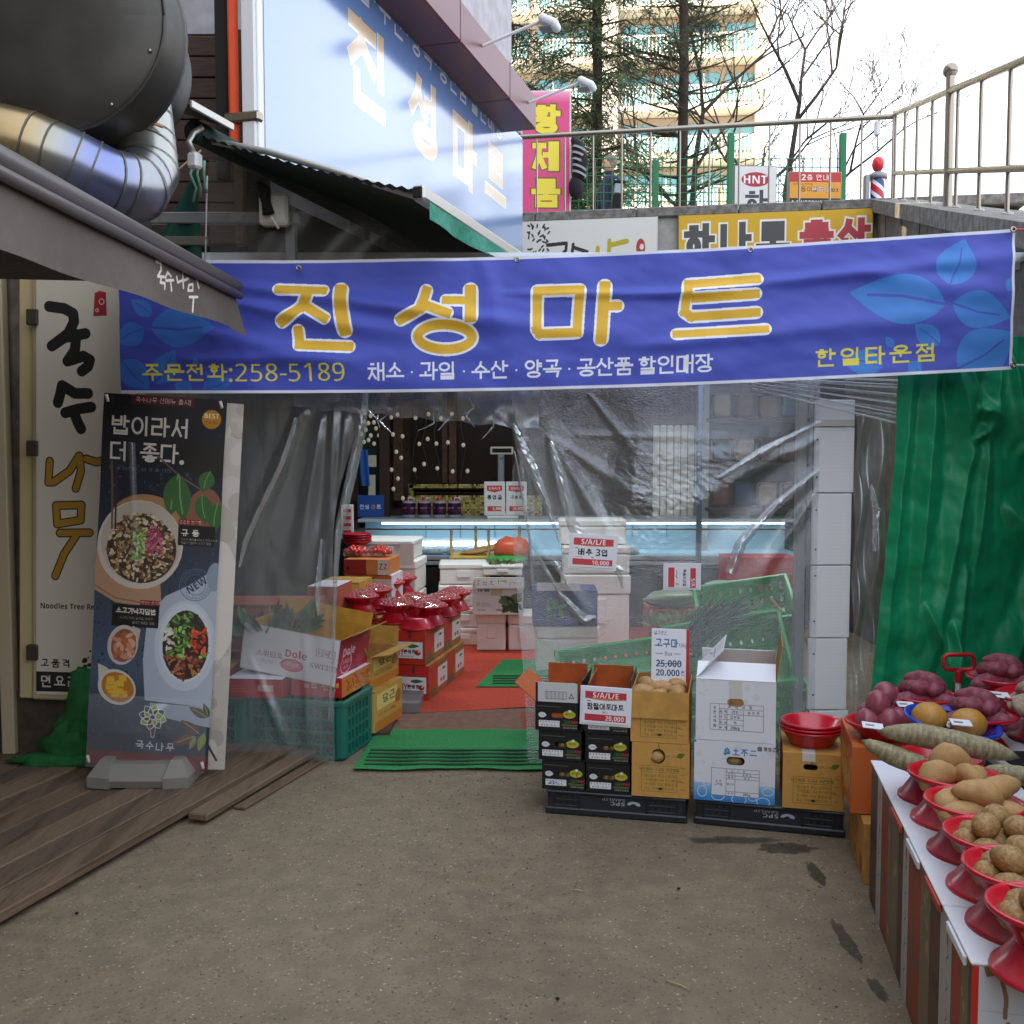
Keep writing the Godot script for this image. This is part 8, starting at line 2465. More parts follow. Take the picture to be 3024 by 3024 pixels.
	line(im, [Vector2(34, 164), Vector2(166, 160)], 4, hexc("1f4f7a"), true)
	write(im, "20.000", Vector2(26, 190), 29, hexc("1f4f7a"), {"rwide": 1.1})
	write(im, "원", Vector2(164, 192), 22, hexc("2a6a9a"))
	line(im, [Vector2(0, 244), Vector2(192, 246)], 2, hexc("b9bac4"))
	var pc := thing("price_card", "tall white handwritten card for sweet potatoes standing in the open kraft carton", "price card", q0 + e * Vector3(0.018, 0.345, -0.045), -12)
	pc.rotation_degrees.x = -4
	part("card", box_mesh(Vector3(0.14, 0.28, 0.008), 0.001, Vector3(0, 0.14, 0)), M["paper white"], pc)
	s0 = st()
	quad(s0, Vector3(-0.07, 0.28, 0.0055), Vector3(0.07, 0.28, 0.0055), Vector3(0.07, 0.0, 0.0055), Vector3(-0.07, 0.0, 0.0055))
	part("writing", done(s0), printed("sweet potato card", im, 0.6), pc)
	part("red_edge", box_mesh(Vector3(0.012, 0.275, 0.02), 0.001, Vector3(0.0765, 0.14, -0.004)), mat("edge red", hexc("c0282a"), 0.5), pc)
	# ---- white potato cartons
	var f := Basis(Vector3.UP, deg_to_rad(-15.7))
	var p1 := Vector3(0.715, 0.098, -3.913)
	var wc: Material = M["white carton"]
	im = canvas(384, 296, hexc("e2e3ea"))
	speckle(im, 40, Rect2(0, 0, 384, 296), [hexc("d9dae2"), hexc("dddee6")], 4, 20)
	write(im, "身", Vector2(0, 0), 10, hexc("2a6fb8"))
	hanja(im, Vector2(142, 30), hexc("2a7ac0"))
	box_fill(im, Rect2(300, 14, 22, 22), hexc("5d7a6a"))
	write(im, "평창군", Vector2(328, 14), 20, hexc("33353a"), {"gap": 0.0, "weight": 0.12})
	for k in 60: box_fill(im, Rect2(0, 208 + k * 1.5, 384, 2), hexc("9ec4e4").lerp(hexc("2a7cc8"), k / 60.0))
	for q in [[40, 252, 22, 26], [116, 270, 30, 20], [216, 280, 34, 24], [330, 284, 30, 22], [352, 232, 26, 18], [60, 214, 14, 8], [280, 272, 18, 10]]:
		var ring_pts := []
		for k in 25: ring_pts.append(Vector2(q[0], q[1]) + Vector2(cos(TAU * k / 24) * q[2], sin(TAU * k / 24) * q[3]))
		line(im, ring_pts, 3.5, hexc("d5e4f2"), true)
	box_fill(im, Rect2(84, 132, 226, 134), hexc("e2e3ea"))
	table(im, Rect2(84, 132, 226, 134), [18, 34, 50, 112], [70, 112], hexc("55585e"))
	centred(im, "표 시 사 항", Vector2(197, 142), 12, hexc("44464c"), {"space": 1.2})
	for k in 4: centred(im, ["산 지", "품 목", "생산자", "무 게"][k], Vector2(175, [158, 174, 208, 254][k]), 11, hexc("44464c"))
	centred(im, "강 원 도", Vector2(252, 158), 11, hexc("44464c"))
	centred(im, "감 자", Vector2(252, 174), 11, hexc("44464c"))
	centred(im, "20kg", Vector2(252, 254), 12, hexc("44464c"))
	centred(im, "표 준", Vector2(118, 196), 12, hexc("44464c"))
	centred(im, "규격품", Vector2(118, 212), 12, hexc("44464c"))
	var wf := printed("potato carton lower", im, 0.55)
	im = canvas(384, 296, hexc("e4e5ec"))
	speckle(im, 40, Rect2(0, 0, 384, 296), [hexc("dbdce4"), hexc("dfe0e8")], 4, 20)
	table(im, Rect2(70, 116, 256, 128), [24, 50, 76, 102], [44, 82, 160], hexc("55585e"))
	box_fill(im, Rect2(72, 118, 40, 124), hexc("e4e5ec"))
	for k in 5: centred(im, "표준규격품"[k], Vector2(92, 136 + k * 22), 17, hexc("44464c"), {"weight": 0.11})
	box_fill(im, Rect2(232, 168, 92, 74), hexc("e4e5ec"))
	centred(im, "표 시 사 항", Vector2(214, 128), 16, hexc("44464c"), {"space": 1.0, "weight": 0.11})
	for k in 4:
		centred(im, ["품 목", "산 지", "등 급", "무 게"][k], Vector2(133, 154 + k * 26), 15, hexc("44464c"), {"weight": 0.11})
		centred(im, ["감자", "강원도", "특", "20kg"][k], Vector2(191, 154 + k * 26), 15, hexc("44464c"), {"weight": 0.11})
	centred(im, "생 산 자", Vector2(278, 154), 15, hexc("44464c"), {"weight": 0.11})
	var wf2 := printed("potato carton upper", im, 0.55)
	im = canvas(128, 128, hexc("e0862a"))
	speckle(im, 30, Rect2(0, 0, 128, 128), [hexc("8a3a14"), hexc("f0b848"), hexc("3a1c10")], 8, 26)
	var wside := printed("potato carton side", im, 0.55)
	im = canvas(256, 128, hexc("d9dbe0"))
	for q in [[40, 80, 110, 60], [110, 20, 104, 110], [160, 14, 156, 90], [60, 50, 220, 44]]: line(im, [Vector2(q[0], q[1]), Vector2(q[2], q[3])], 4, hexc("5a5d64"))
	var wflap := printed("potato carton flap", im, 0.55)
	carton("potato_carton", "white potato carton with a blue printed foot, lower of the pair", p1 + f * Vector3(0.142, 0, -0.175), -14.5, Vector3(0.305, 0.235, 0.36), {"front": wf, "side": wside, "body": wc, "slot": [0.515, 0.69, 0.068, 0.032]}, "white potato cartons")
	carton("potato_carton", "white potato carton with its lid flaps open, upper of the pair", p1 + f * Vector3(0.142, 0.238, -0.178), -14, Vector3(0.3, 0.235, 0.36), {"front": wf2, "side": wc, "body": wc, "slot": [0.5, 0.64, 0.062, 0.03], "open": true, "floor": 0.12, "inside": M["kraft inside"], "tape": [0.7, 0.5], "flaps": [["f", 0.09, 38.0, wc], ["l", 0.15, 48.0, wflap], ["r", 0.14, 98.0, M["kraft inside"]], ["b", 0.06, 70.0, wc]]}, "white potato cartons")
	for q in [[0.145, 0.155, "lower"], [0.142, 0.388, "upper"]]:
		s0 = st(false)
		blob(s0, Vector3.ZERO, Vector3(0.034, 0.022, 0.022), 0.1, 2.0, 7, 10)
		tag(part("potato", done(s0), M["potato"], self, p1 + f * Vector3(q[0], q[1], -0.022)), "potato showing in the handle hole of the %s white carton" % q[2], "potato", "potatoes in the handle holes")
	carton("sweet_potato_carton", "single kraft sweet potato carton under the nested red bowls", p1 + f * Vector3(0.43, 0, -0.165), -13, Vector3(0.224, 0.213, 0.34), {"front": kf, "body": kr, "slot": [0.45, 0.76, 0.052, 0.022], "tape": [0.86, 0.42]}, "kraft sweet potato cartons")
	for k in 3: bowl("red bowl in the nested stack on the kraft carton, %s of three" % ["lowest", "middle", "top"][k], p1 + f * Vector3(0.43, 0.216 + k * 0.014, -0.13), 0.118, 0.082, 0.062, "red plastic", false, "nested red bowls on the kraft carton")
	for q in [[Vector3(1.55, 0, -4.35), "dark"], ]: pass
func bread_crate(label: String, corner: Vector3, turn: float, w: float, front: Material) -> void:
	var t := thing("bread_crate", label, "crate", corner, turn, "black bread crates")
	var d := 0.40
	var h := 0.095
	var m: Material = M["black plastic"]
	var s := st()
	box(s, Vector3(w / 2, h - 0.006, -d / 2), Vector3(w, 0.012, d), 0.003)
	part("deck", done(s), m, t)
	s = st()
	quad(s, Vector3(0.012, h - 0.012, -0.008), Vector3(w - 0.012, h - 0.012, -0.008), Vector3(w - 0.012, 0.028, -0.004), Vector3(0.012, 0.028, -0.004))
	part("front_panel", done(s), front, t)
	for q in [[Vector3(w / 2, h / 2, -d + 0.008), Vector3(w, h, 0.014)], [Vector3(0.008, h / 2, -d / 2), Vector3(0.014, h - 0.002, d - 0.02)], [Vector3(w - 0.008, h / 2, -d / 2), Vector3(0.014, h - 0.002, d - 0.02)]]:
		part("side_panel", box_mesh(q[1], 0.003, q[0]), m, t)
	part("rim", box_mesh(Vector3(w + 0.012, 0.028, 0.022), 0.005, Vector3(w / 2, 0.014, -0.004)), m, t)
	part("top_rim", box_mesh(Vector3(w + 0.004, 0.012, 0.018), 0.004, Vector3(w / 2, h - 0.007, -0.006)), m, t)
	for k in [0.03, 0.13, 0.4, 0.515]: part("rib", box_mesh(Vector3(0.006, h - 0.006, 0.014), 0.002, Vector3(k, h / 2, -0.003)), m, t)
	for k in 2:
		for j in 2:
			part("rail", box_mesh(Vector3(0.1, 0.005, 0.008), 0.001, Vector3(0.08 + k * 0.378, 0.034 + j * 0.024, -0.004)), m, t)
			for i in 3:
				s = st()
				disc(s, Vector3(0.055 + k * 0.378 + i * 0.026, 0.046 + j * 0.026, -0.0035), 0.0045, Vector3.BACK, 10)
				part("drain_hole", done(s), M["dark"], t)
	# ribs of the upturned base
	for k in 9: part("base_rib", box_mesh(Vector3(0.01, 0.006, d - 0.03), 0.0, Vector3(0.03 + k * (w - 0.06) / 8.0, h + 0.001, -d / 2)), m, t)
func kraft_print(im: Image, whole: bool) -> void:
	speckle(im, 60, Rect2(0, 0, 256, 256), [hexc("c4914a"), hexc("cc9b50")], 4, 18)
	var ink := hexc("6e6a28")
	if whole:
		leaf_print(im, Vector2(200, 62), Vector2(236, 44), 0.6, hexc("5f6b22"))
		write(im, "황토고구마", Vector2(150, 54), 11, ink, {"gap": 0.0})
		frame_rect(im, Rect2(44, 108, 158, 122), 2, ink)
		line(im, [Vector2(44, 138), Vector2(202, 138)], 2, ink)
		centred(im, "당진황토 고구마 보관방법", Vector2(123, 124), 16, ink, {"gap": -0.05, "weight": 0.12})
	else: frame_rect(im, Rect2(44, 96, 158, 134), 2, ink)
	for k in 4: write(im, ["종이봉투 또는 신문지에", "고구마를 나눠 박스에 넣은", "후 16도 이상 통풍이 잘", "되는 곳에 보관하세요."][k], Vector2(58, 148 + k * 20), 14, ink, {"gap": -0.04})
	line(im, [Vector2(118, 0), Vector2(124, 34), Vector2(116, 60)], 3, hexc("3a3a20"), true)
	oval(im, Vector2(128, 216), Vector2(10, 6), hexc("23281c"))
	for k in 4: line(im, [Vector2(214, 110 + k * 34), Vector2(228, 114 + k * 34), Vector2(236, 112 + k * 34)], 3, hexc("8a6430"), true)
func table(im: Image, r: Rect2, rows: Array, cols: Array, ink: Color) -> void:
	frame_rect(im, r, 2, ink)
	for y in rows: line(im, [Vector2(r.position.x + cols[0], r.position.y + y), Vector2(r.end.x, r.position.y + y)], 1.6, ink)
	for k in cols.size():
		line(im, [Vector2(r.position.x + cols[k], r.position.y + (0 if k == 0 and cols.size() > 2 else rows[0])), Vector2(r.position.x + cols[k], r.end.y)], 1.6, ink)
func hanja(im: Image, at: Vector2, ink: Color) -> void:
	var sets := [
		[[18, 0, 12, 8], [6, 8, 6, 40], [6, 8, 26, 8, 26, 34], [6, 17, 26, 17], [6, 26, 26, 26], [0, 34, 32, 34], [30, 22, 4, 44]],
		[[6, 14, 28, 14], [17, 2, 17, 40], [0, 40, 34, 40]],
		[[2, 6, 32, 6], [18, 6, 2, 28], [17, 14, 17, 42], [20, 18, 32, 28]],
		[[6, 10, 28, 10], [0, 36, 34, 36]]]
	for i in 4:
		for q in sets[i]:
			var p := []
			for k in range(0, q.size(), 2): p.append(at + Vector2(i * 41 + q[k] * 0.92, q[k + 1] * 0.8))
			line(im, p, 5, ink, true)
func root_mesh(key: int, size: Vector3, bend: float, taper: float) -> ArrayMesh:
	# a sweet-potato shaped root: fat in the middle, pointed at both ends
	var nz := FastNoiseLite.new()
	nz.seed = key
	nz.frequency = 0.9
	var s := st(false)
	grid(s, 12, 14, func(u, v):
		var a: float = u * TAU
		var t: float = v * 2.0 - 1.0
		var r: float = pow(maxf(0.0, 1.0 - pow(absf(t), 2.2)), 0.6) * (1.0 - taper * t * 0.4) * (1.0 + 0.16 * nz.get_noise_2d(t * 2.0, cos(a) * 0.8 + key))
		return Vector3(t * size.x, cos(a) * r * size.y - bend * (t * t - 0.4), sin(a) * r * size.z + bend * 0.6 * sin(t * 2.0)))
	return done(s)
func produce(called: String, meshes: Array, m: Material, label: String, group: String, centre: Vector3, r: float, y: float, spots: Array, key: int, lying := true) -> void:
	var rr := RandomNumberGenerator.new()
	rr.seed = key
	var i := 0
	for q in spots:
		var o := part(called, meshes[i % meshes.size()], m, self, centre + Vector3(q[0] * r, y + q[2], q[1] * r))
		o.rotation_degrees = Vector3(rr.randf_range(-12, 12), q[3] if q.size() > 3 else rr.randf() * 360.0, rr.randf_range(-14, 14)) if lying else Vector3(rr.randf() * 360, rr.randf() * 360, 0)
		var spot := "topmost" if q[2] > 0.07 else "upper" if q[2] > 0.03 else "lower"
		spot += (", aisle side" if q[0] < -0.25 else ", inner side" if q[0] > 0.25 else ", middle") + (" front" if q[1] > 0.2 else " back" if q[1] < -0.2 else "")
		tag(o, label + ", " + spot, called.replace("_", " "), group)
		i += 1
func produce_row() -> void:
	# ---- apple cartons stood on end, in a row towards the viewer, with white card tops
	var turn := -11.3
	var e := Basis(Vector3.UP, deg_to_rad(turn))
	var near := Vector3(0.902, 0, -1.948)       # top front corner of the row, on the aisle side
	var sides := []
	for k in 4:
		var im := canvas(512, 512, hexc("8f5f40"))
		var x := 0
		var n := 0
		while x < 512:
			var w := 110 + rng.randi() % 90
			var kind := (n + k) % 4
			var col: Color = [hexc("b4b0ac"), hexc("7c4a38"), hexc("7a6c52"), hexc("5a3e30")][kind]
			box_fill(im, Rect2(x, 0, w, 512), col)
			if kind == 0:
				for j in 5: line(im, [Vector2(x + w * 0.5, 80 + j * 80), Vector2(x + w * 0.62, 96 + j * 80), Vector2(x + w * 0.42, 112 + j * 80), Vector2(x + w * 0.55, 130 + j * 80)], 5, hexc("3a302c"), true)
				oval(im, Vector2(x + w * 0.5, 60), Vector2(14, 18), hexc("b02a30"))
			elif kind == 1:
				oval(im, Vector2(x + w * 0.8, 160), Vector2(w * 0.75, 130), hexc("a03a2a"))
				oval(im, Vector2(x + w * 0.7, 420), Vector2(w * 0.7, 90), hexc("98402e"))
			elif kind == 2: speckle(im, 20, Rect2(x, 0, w, 512), [hexc("7a7450"), hexc("9a8a62"), hexc("8a6a48")], 10, 26)
			else: box_fill(im, Rect2(x + 6, 220, w - 12, 60), hexc("4a3228"))
			line(im, [Vector2(x, 0), Vector2(x, 512)], 3, hexc("50382c"))
			x += w
			n += 1
		sides.append(printed("stood carton side %d" % k, im, 0.5))
	var im := canvas(384, 448, hexc("c9ccd4"))
	box_fill(im, Rect2(0, 0, 12, 448), hexc("c42a22"))
	for k in 4: line(im, [Vector2(20, 90 + k * 100), Vector2(384, 96 + k * 98)], 2, hexc("b4b7c0"))
	for k in 16:
		var x := 20 + k * 23
		poly(im, PackedVector2Array([Vector2(x, 0), Vector2(x + 26, 0), Vector2(x + 20, 10 + rng.randi() % 18), Vector2(x + 6, 8 + rng.randi() % 14)]), hexc("e0ddd4") if k % 3 else hexc("8a6a48"))
	for q in [[52, 20, 60, 100], [150, 16, 160, 46], [66, 112, 54, 122]]: line(im, [Vector2(q[0], q[1]), Vector2((q[0] + q[2]) / 2.0 + 5, (q[1] + q[3]) / 2.0), Vector2(q[2], q[3])], 8, hexc("8a6c4c"), true)
	var frontm := printed("stood carton front", im, 0.5)
	var body := mottled("stood carton body", hexc("a87a56"), hexc("97694a"), 0.7, Vector3.ONE * 2, 0.02)
	var z := 0.0
	var lens := [0.26, 0.345, 0.345, 0.38]
	for k in 4:
		var at: Vector3 = near + e * Vector3(0.2, 0, -z - lens[k] / 2.0)
		at.y = 0
		carton("stood_carton", "apple carton stood on end in the stall's row, %s from the viewer" % ["nearest to", "second", "third", "farthest"][k], at, turn + [0.0, 0.6, -0.5, 0.3][k], Vector3(0.4, 0.442, lens[k] - 0.006), {"front": frontm if k == 0 else body, "side": sides[k], "body": body, "top": M["white carton"]}, "apple cartons stood in a row")
		z += lens[k]
	for q in [[0.0, 0.255, "nearest"], [0.26, 0.955, "long middle"], [0.96, 1.34, "farthest"]]:
		var s := st()
		X = Transform3D(e, near)
		box(s, Vector3(0.198, 0.447, -(q[0] + q[1]) / 2.0), Vector3(0.402, 0.006, q[1] - q[0]), 0.002)
		X = Transform3D.IDENTITY
		tag(part("card_sheet", done(s), M["white carton"], self), "white card sheet covering the stall's cartons, the %s piece" % q[2], "cardboard", "card sheets on the stall")
	for k in 4:
		var s := st()
		X = Transform3D(e, near)
		box(s, Vector3(-0.004, 0.432, -0.12 - k * 0.24), Vector3(0.008, 0.02, 0.16), 0.002)
		X = Transform3D.IDENTITY
		tag(part("torn_flap", done(s), mat("flap red", hexc("b8463a"), 0.6) if k % 2 else M["paper white"], self), "%s torn carton edge along the stall's aisle side, %s from the viewer" % [["white", "red", "pale", "crimson"][k], ["first", "second", "third", "fourth"][k]], "cardboard", "torn edges along the stall")
	# ---- bowls on pedestals along the row
	var pot := []
	for k in 4:
		var s := st(false)
		blob(s, Vector3.ZERO, [Vector3(0.037, 0.029, 0.031), Vector3(0.033, 0.030, 0.032), Vector3(0.040, 0.030, 0.032), Vector3(0.030, 0.028, 0.030)][k], 0.14, 1.6, 12, 16, 50 + k)
		pot.append(done(s))
	var pale := []
	var ginger := []
	var purple := []
	var grey := []
	for k in 3:
		pale.append(root_mesh(70 + k, Vector3(0.085 - k * 0.012, 0.032, 0.034), 0.008, 0.5))
		purple.append(root_mesh(80 + k, Vector3(0.082 - k * 0.008, 0.031, 0.033), 0.008, 0.2))
		grey.append(root_mesh(90 + k, Vector3(0.075 - k * 0.008, 0.027, 0.029), 0.014, 0.7))
		ginger.append(root_mesh(100 + k, Vector3(0.06, 0.036 - 0.004 * k, 0.03), 0.022, 0.9))
	var ring8 := [[0.7, 0.12, 0.0], [0.2, 0.68, 0.0], [-0.48, 0.52, 0.0], [-0.7, -0.1, 0.002], [-0.3, -0.64, 0.0], [0.4, -0.58, 0.0], [0.0, 0.0, 0.004], [0.3, 0.28, 0.046], [-0.36, 0.12, 0.044], [0.1, -0.34, 0.048]]
	var names_b := ["nearest the viewer", "second from the viewer", "third from the viewer", "fourth, with pale sweet potatoes", "fifth, with pale roots and yams"]
	var n := 0
	for d in [-0.02, 0.175, 0.365, 0.585, 0.81]:
		var c: Vector3 = near + e * Vector3(0.135, 0.45, -d)
		bowl("upturned red pedestal bowl on the white card, " + names_b[n], c, 0.108, 0.066, 0.066, "dark red plastic" if n % 2 else "red plastic", true, "pedestal bowls on the stall")
		bowl("red produce bowl on a pedestal, " + names_b[n], c + Vector3(0, 0.064, 0), 0.118, 0.068, 0.068, "red plastic", false, "produce bowls on the stall")
		if n < 3: produce("potato", pot, M["potato"], "tan potato in the red bowl " + names_b[n], "potatoes in the stall's bowls", c, 0.1, 0.108, ring8, 30 + n)
		elif n == 3: produce("sweet_potato", pale, M["pale root"], "pale sweet potato in the fourth red bowl", "pale sweet potatoes in the fourth bowl", c, 0.1, 0.112, [[-0.3, 0.45, 0.0, 10.0], [0.4, 0.3, 0.0, 150.0], [0.0, -0.4, 0.0, 20.0], [-0.5, -0.2, 0.01, 60.0], [0.5, -0.35, 0.01, 120.0], [-0.1, 0.35, 0.05, 168.0], [0.5, 0.1, 0.05, 30.0]], 41)
		else: produce("root", ginger, M["pale root"], "knobbly pale pink root in the fifth red bowl", "knobbly roots in the fifth bowl", c, 0.1, 0.112, [[-0.5, 0.3, 0.02, 30.0], [0.1, 0.45, 0.02, 140.0], [0.5, 0.2, 0.01, 80.0], [0.0, -0.1, 0.05, 10.0], [-0.3, -0.3, 0.03, 100.0]], 42)
		n += 1
	# long yams laid over the fifth bowl
	var ym := [root_mesh(120, Vector3(0.19, 0.036, 0.036), 0.012, 0.15), root_mesh(121, Vector3(0.16, 0.03, 0.03), -0.01, 0.3), root_mesh(122, Vector3(0.13, 0.026, 0.028), 0.01, 0.4)]
	for q in [[ym[0], Vector3(1.235, 0.625, -2.86), -18.0, -6.0, "thick long pale green yam lying on top of the heap"], [ym[1], Vector3(1.15, 0.565, -2.86), -30.0, -14.0, "rough dark-tipped yam under the thick one"], [ym[2], Vector3(1.41, 0.56, -2.72), -14.0, -12.0, "thin yam sticking out towards the blue bag"]]:
		var o := part("yam", q[0], M["yam"], self, q[1])
		o.rotation_degrees = Vector3(0, q[2], q[3])
		tag(o, q[4], "yam", "long yams on the stall")
	bowl("upturned red pedestal bowl under the yams", near + e * Vector3(0.13, 0.45, -1.0), 0.105, 0.066, 0.066, "dark red plastic", true, "pedestal bowls on the stall")
	bowl("red bowl holding the yams, farthest on the white card", near + e * Vector3(0.14, 0.514, -1.0), 0.115, 0.068, 0.06, "red plastic", false, "produce bowls on the stall")
	# ---- orange and kraft cartons at the far end
	im = canvas(256, 256, hexc("c8642c"))
	speckle(im, 24, Rect2(20, 60, 220, 180), [hexc("c98a34"), hexc("d0a048"), hexc("b8542a")], 16, 36)
	for k in 5: leaf_print(im, Vector2(60 + k * 34, 120 + (k % 2) * 30), Vector2(80 + k * 34, 190 + (k % 2) * 20), 0.5, hexc("cda45c"))
	write(im, "고구마", Vector2(40, 20), 40, hexc("a8301c"), {"weight": 0.16})
	var om := printed("orange carton side", im, 0.5)
	im = canvas(256, 256, hexc("c8642c"))
	box_fill(im, Rect2(0, 0, 256, 12), hexc("e08a4a"))
	var of := printed("orange carton front", im, 0.5)
	carton("orange_carton", "bright orange printed carton carrying the bowl of red onions", Vector3(1.385, 0.21, -3.58), -12, Vector3(0.38, 0.24, 0.36), {"front": of, "side": om, "body": of})
	im = canvas(256, 160, hexc("c08a3e"))
	for k in 4: line(im, [Vector2(60 + k * 24, 30), Vector2(84 + k * 24, 44), Vector2(64 + k * 24, 70), Vector2(80 + k * 24, 96)], 5, hexc("5a3c20"), true)
	oval(im, Vector2(214, 120), Vector2(20, 30), hexc("a8502c"))
	oval(im, Vector2(120, 128), Vector2(10, 14), hexc("6a4a28"))
	carton("kraft_carton", "kraft carton with brush lettering under the orange carton", Vector3(1.395, 0, -3.52), -12, Vector3(0.36, 0.205, 0.42), {"front": M["kraft"], "side": printed("kraft lettered", im, 0.7), "body": M["kraft"]})
	bowl("red bowl of red onions on the orange carton", Vector3(1.285, 0.455, -3.52), 0.118, 0.07, 0.055, "red plastic", false, "produce bowls on the stall")
	var on := []
	for k in 2:
		var s := st(false)
		blob(s, Vector3.ZERO, Vector3(0.042, 0.046 + 0.006 * k, 0.042), 0.06, 1.5, 10, 14, 8 + k)
		on.append(done(s))
	produce("red_onion", on, mottled("red onion", hexc("a0505e"), hexc("8a3a50"), 0.35, Vector3(12, 4, 12), 0.02), "glossy purple-red onion in the bowl on the orange carton", "red onions", Vector3(1.285, 0.455, -3.52), 0.1, 0.06, [[-0.55, 0.25, 0.0], [0.1, 0.5, 0.0], [0.55, 0.1, 0.0], [-0.3, -0.4, 0.0], [0.4, -0.45, 0.0], [-0.15, 0.12, 0.055], [0.18, -0.12, 0.085]], 61)
	# ---- blue basket with big pears
	var bb := thing("blue_basket", "blue plastic colander basket holding two large tan pears", "basket", Vector3(1.41, 0.50, -3.26))
	bb.rotation_degrees = Vector3(6, 0, -6)
	var blue := mat("blue plastic", hexc("1f3fae"), 0.3)
	var s1 := st(false)
	lathe(s1, [Vector2(0.135, 0.07), Vector2(0.148, 0.075), Vector2(0.15, 0.085), Vector2(0.14, 0.087), Vector2(0.13, 0.075)], 40)
	part("rim", done(s1), blue, bb)
	s1 = st()
	for k in 64:
		var a := TAU * k / 64
		tube(s1, [Vector3(cos(a) * 0.08, 0.0, sin(a) * 0.08), Vector3(cos(a) * 0.137, 0.075, sin(a) * 0.137)], 0.0022, 4, false)
	part("mesh_wall", done(s1), blue, bb)
	s1 = st(false)
	lathe(s1, [Vector2(0, 0), Vector2(0.082, 0), Vector2(0.084, 0.006), Vector2(0, 0.006)], 30)
	part("floor", done(s1), blue, bb)
	for q in [[Vector3(1.355, 0.585, -3.28), "nearer the red onions"], [Vector3(1.465, 0.575, -3.24), "nearer the trolley"]]:
		s1 = st(false)
		blob(s1, Vector3.ZERO, Vector3(0.056, 0.05, 0.056), 0.04, 1.5, 12, 16, 13)
		tag(part("pear", done(s1), mottled("pear", hexc("c58f3a"), hexc("b47f30"), 0.45, Vector3.ONE * 9, 0.03), self, q[0]), "large round tan pear in the blue basket, " + q[1], "pear")
	for q in [[Vector3(1.215, 0.525, -3.40), -8.0, "below the red onions"], [Vector3(1.405, 0.60, -3.16), 4.0, "on the pears in the blue basket"], [Vector3(1.375, 0.565, -3.53), 10.0, "at the upper bowl of purple sweet potatoes"], [Vector3(1.44, 0.56, -3.28), 6.0, "at the lower bowl of purple sweet potatoes"], [Vector3(1.64, 0.63, -3.4), 4.0, "beside the grey sweet potatoes"]]:
		var o := part("price_tag", box_mesh(Vector3(0.07, 0.003, 0.028), 0.0, Vector3.ZERO), M["paper white"], self, q[0])
		o.rotation_degrees = Vector3(30, q[1], -8)
		var o2 := part("print_line", box_mesh(Vector3(0.03, 0.001, 0.006), 0.0, Vector3(-0.01, 0.0022, 0)), M["grey metal"], o)
		tag(o, "small white price tag " + q[2], "price tag", "price tags on the stall")
	# ---- second tier with purple and grey sweet potatoes
	carton("kraft_carton", "pale kraft carton of the upper tier beside the green tarpaulin", Vector3(1.62, 0.24, -3.72), -14, Vector3(0.44, 0.2, 0.4), {"front": M["kraft"], "side": printed("tier carton", kraft_side(), 0.7), "body": mottled("kraft pale", hexc("b09a78"), hexc("a08a6a"), 0.75, Vector3.ONE * 2, 0.02)})
	carton("kraft_carton", "lower kraft carton hidden under the upper tier", Vector3(1.66, 0, -3.7), -14, Vector3(0.46, 0.238, 0.42), {"front": M["kraft"], "body": M["kraft"]})
	var wb := st()
	X = Transform3D(Basis(Vector3.UP, deg_to_rad(-14.0)) * Basis(Vector3.RIGHT, 0.03), Vector3(1.98, 0.468, -3.3))
	box(wb, Vector3.ZERO, Vector3(0.7, 0.012, 0.9), 0.003)
	X = Transform3D.IDENTITY
	tag(part("tier_board", done(wb), M["white carton"], self), "white board of the upper tier under the sweet potato bowls", "board")
	carton("kraft_carton", "carton carrying the upper tier's white board", Vector3(2.0, 0, -3.3), -14, Vector3(0.5, 0.44, 0.6), {"front": M["kraft"], "body": M["kraft"]})
	var heap := [[-0.55, 0.3, 0.0, 20.0], [0.3, 0.5, 0.0, 150.0], [0.55, -0.1, 0.0, 40.0], [-0.2, -0.4, 0.0, 170.0], [0.0, 0.15, 0.038, 35.0], [-0.4, -0.05, 0.036, 110.0], [0.35, 0.1, 0.04, 65.0], [0.0, 0.0, 0.066, 150.0]]
	for q in [[Vector3(1.49, 0.445, -3.66), "sweet_potato", purple, "sweet potato", "beside the hand-cart grip", 0.0], [Vector3(1.545, 0.455, -3.36), "sweet_potato", purple, "sweet potato", "nearest the trolley frame", 0.0], [Vector3(1.83, 0.485, -3.78), "sweet_potato", purple, "sweet potato", "against the green tarpaulin", 0.0]]:
		bowl("upturned red pedestal bowl of the upper tier, " + q[4], q[0], 0.112, 0.068, 0.066, "dark red plastic", true, "pedestal bowls on the stall")
		bowl("red bowl of purple sweet potatoes, " + q[4], q[0] + Vector3(0, 0.064, 0), 0.125, 0.07, 0.06, "red plastic", false, "produce bowls on the stall")
		produce(q[1], q[2], M[q[3]], "purple sweet potato in bowl " + q[4], "purple sweet potatoes", q[0], 0.115, 0.11, heap, 71)
	var gb := Vector3(1.80, 0.485, -3.42)
	bowl("upturned red pedestal bowl under the grey sweet potatoes", gb, 0.115, 0.07, 0.07, "dark red plastic", true, "pedestal bowls on the stall")
	bowl("red bowl of dusty grey-pink sweet potatoes at the picture's edge", gb + Vector3(0, 0.068, 0), 0.15, 0.08, 0.07, "red plastic", false, "produce bowls on the stall")
	produce("sweet_potato", grey, M["grey root"], "dusty grey sweet potato in the wide upper bowl", "grey sweet potatoes", gb, 0.14, 0.12, heap + [[-0.75, 0.4, 0.0, 80.0], [0.7, 0.3, 0.0, 60.0]], 75)
	var pb := Vector3(1.71, 0.515, -3.05)
	bowl("upturned red pedestal bowl by the trolley frame", pb, 0.11, 0.068, 0.066, "dark red plastic", true, "pedestal bowls on the stall")
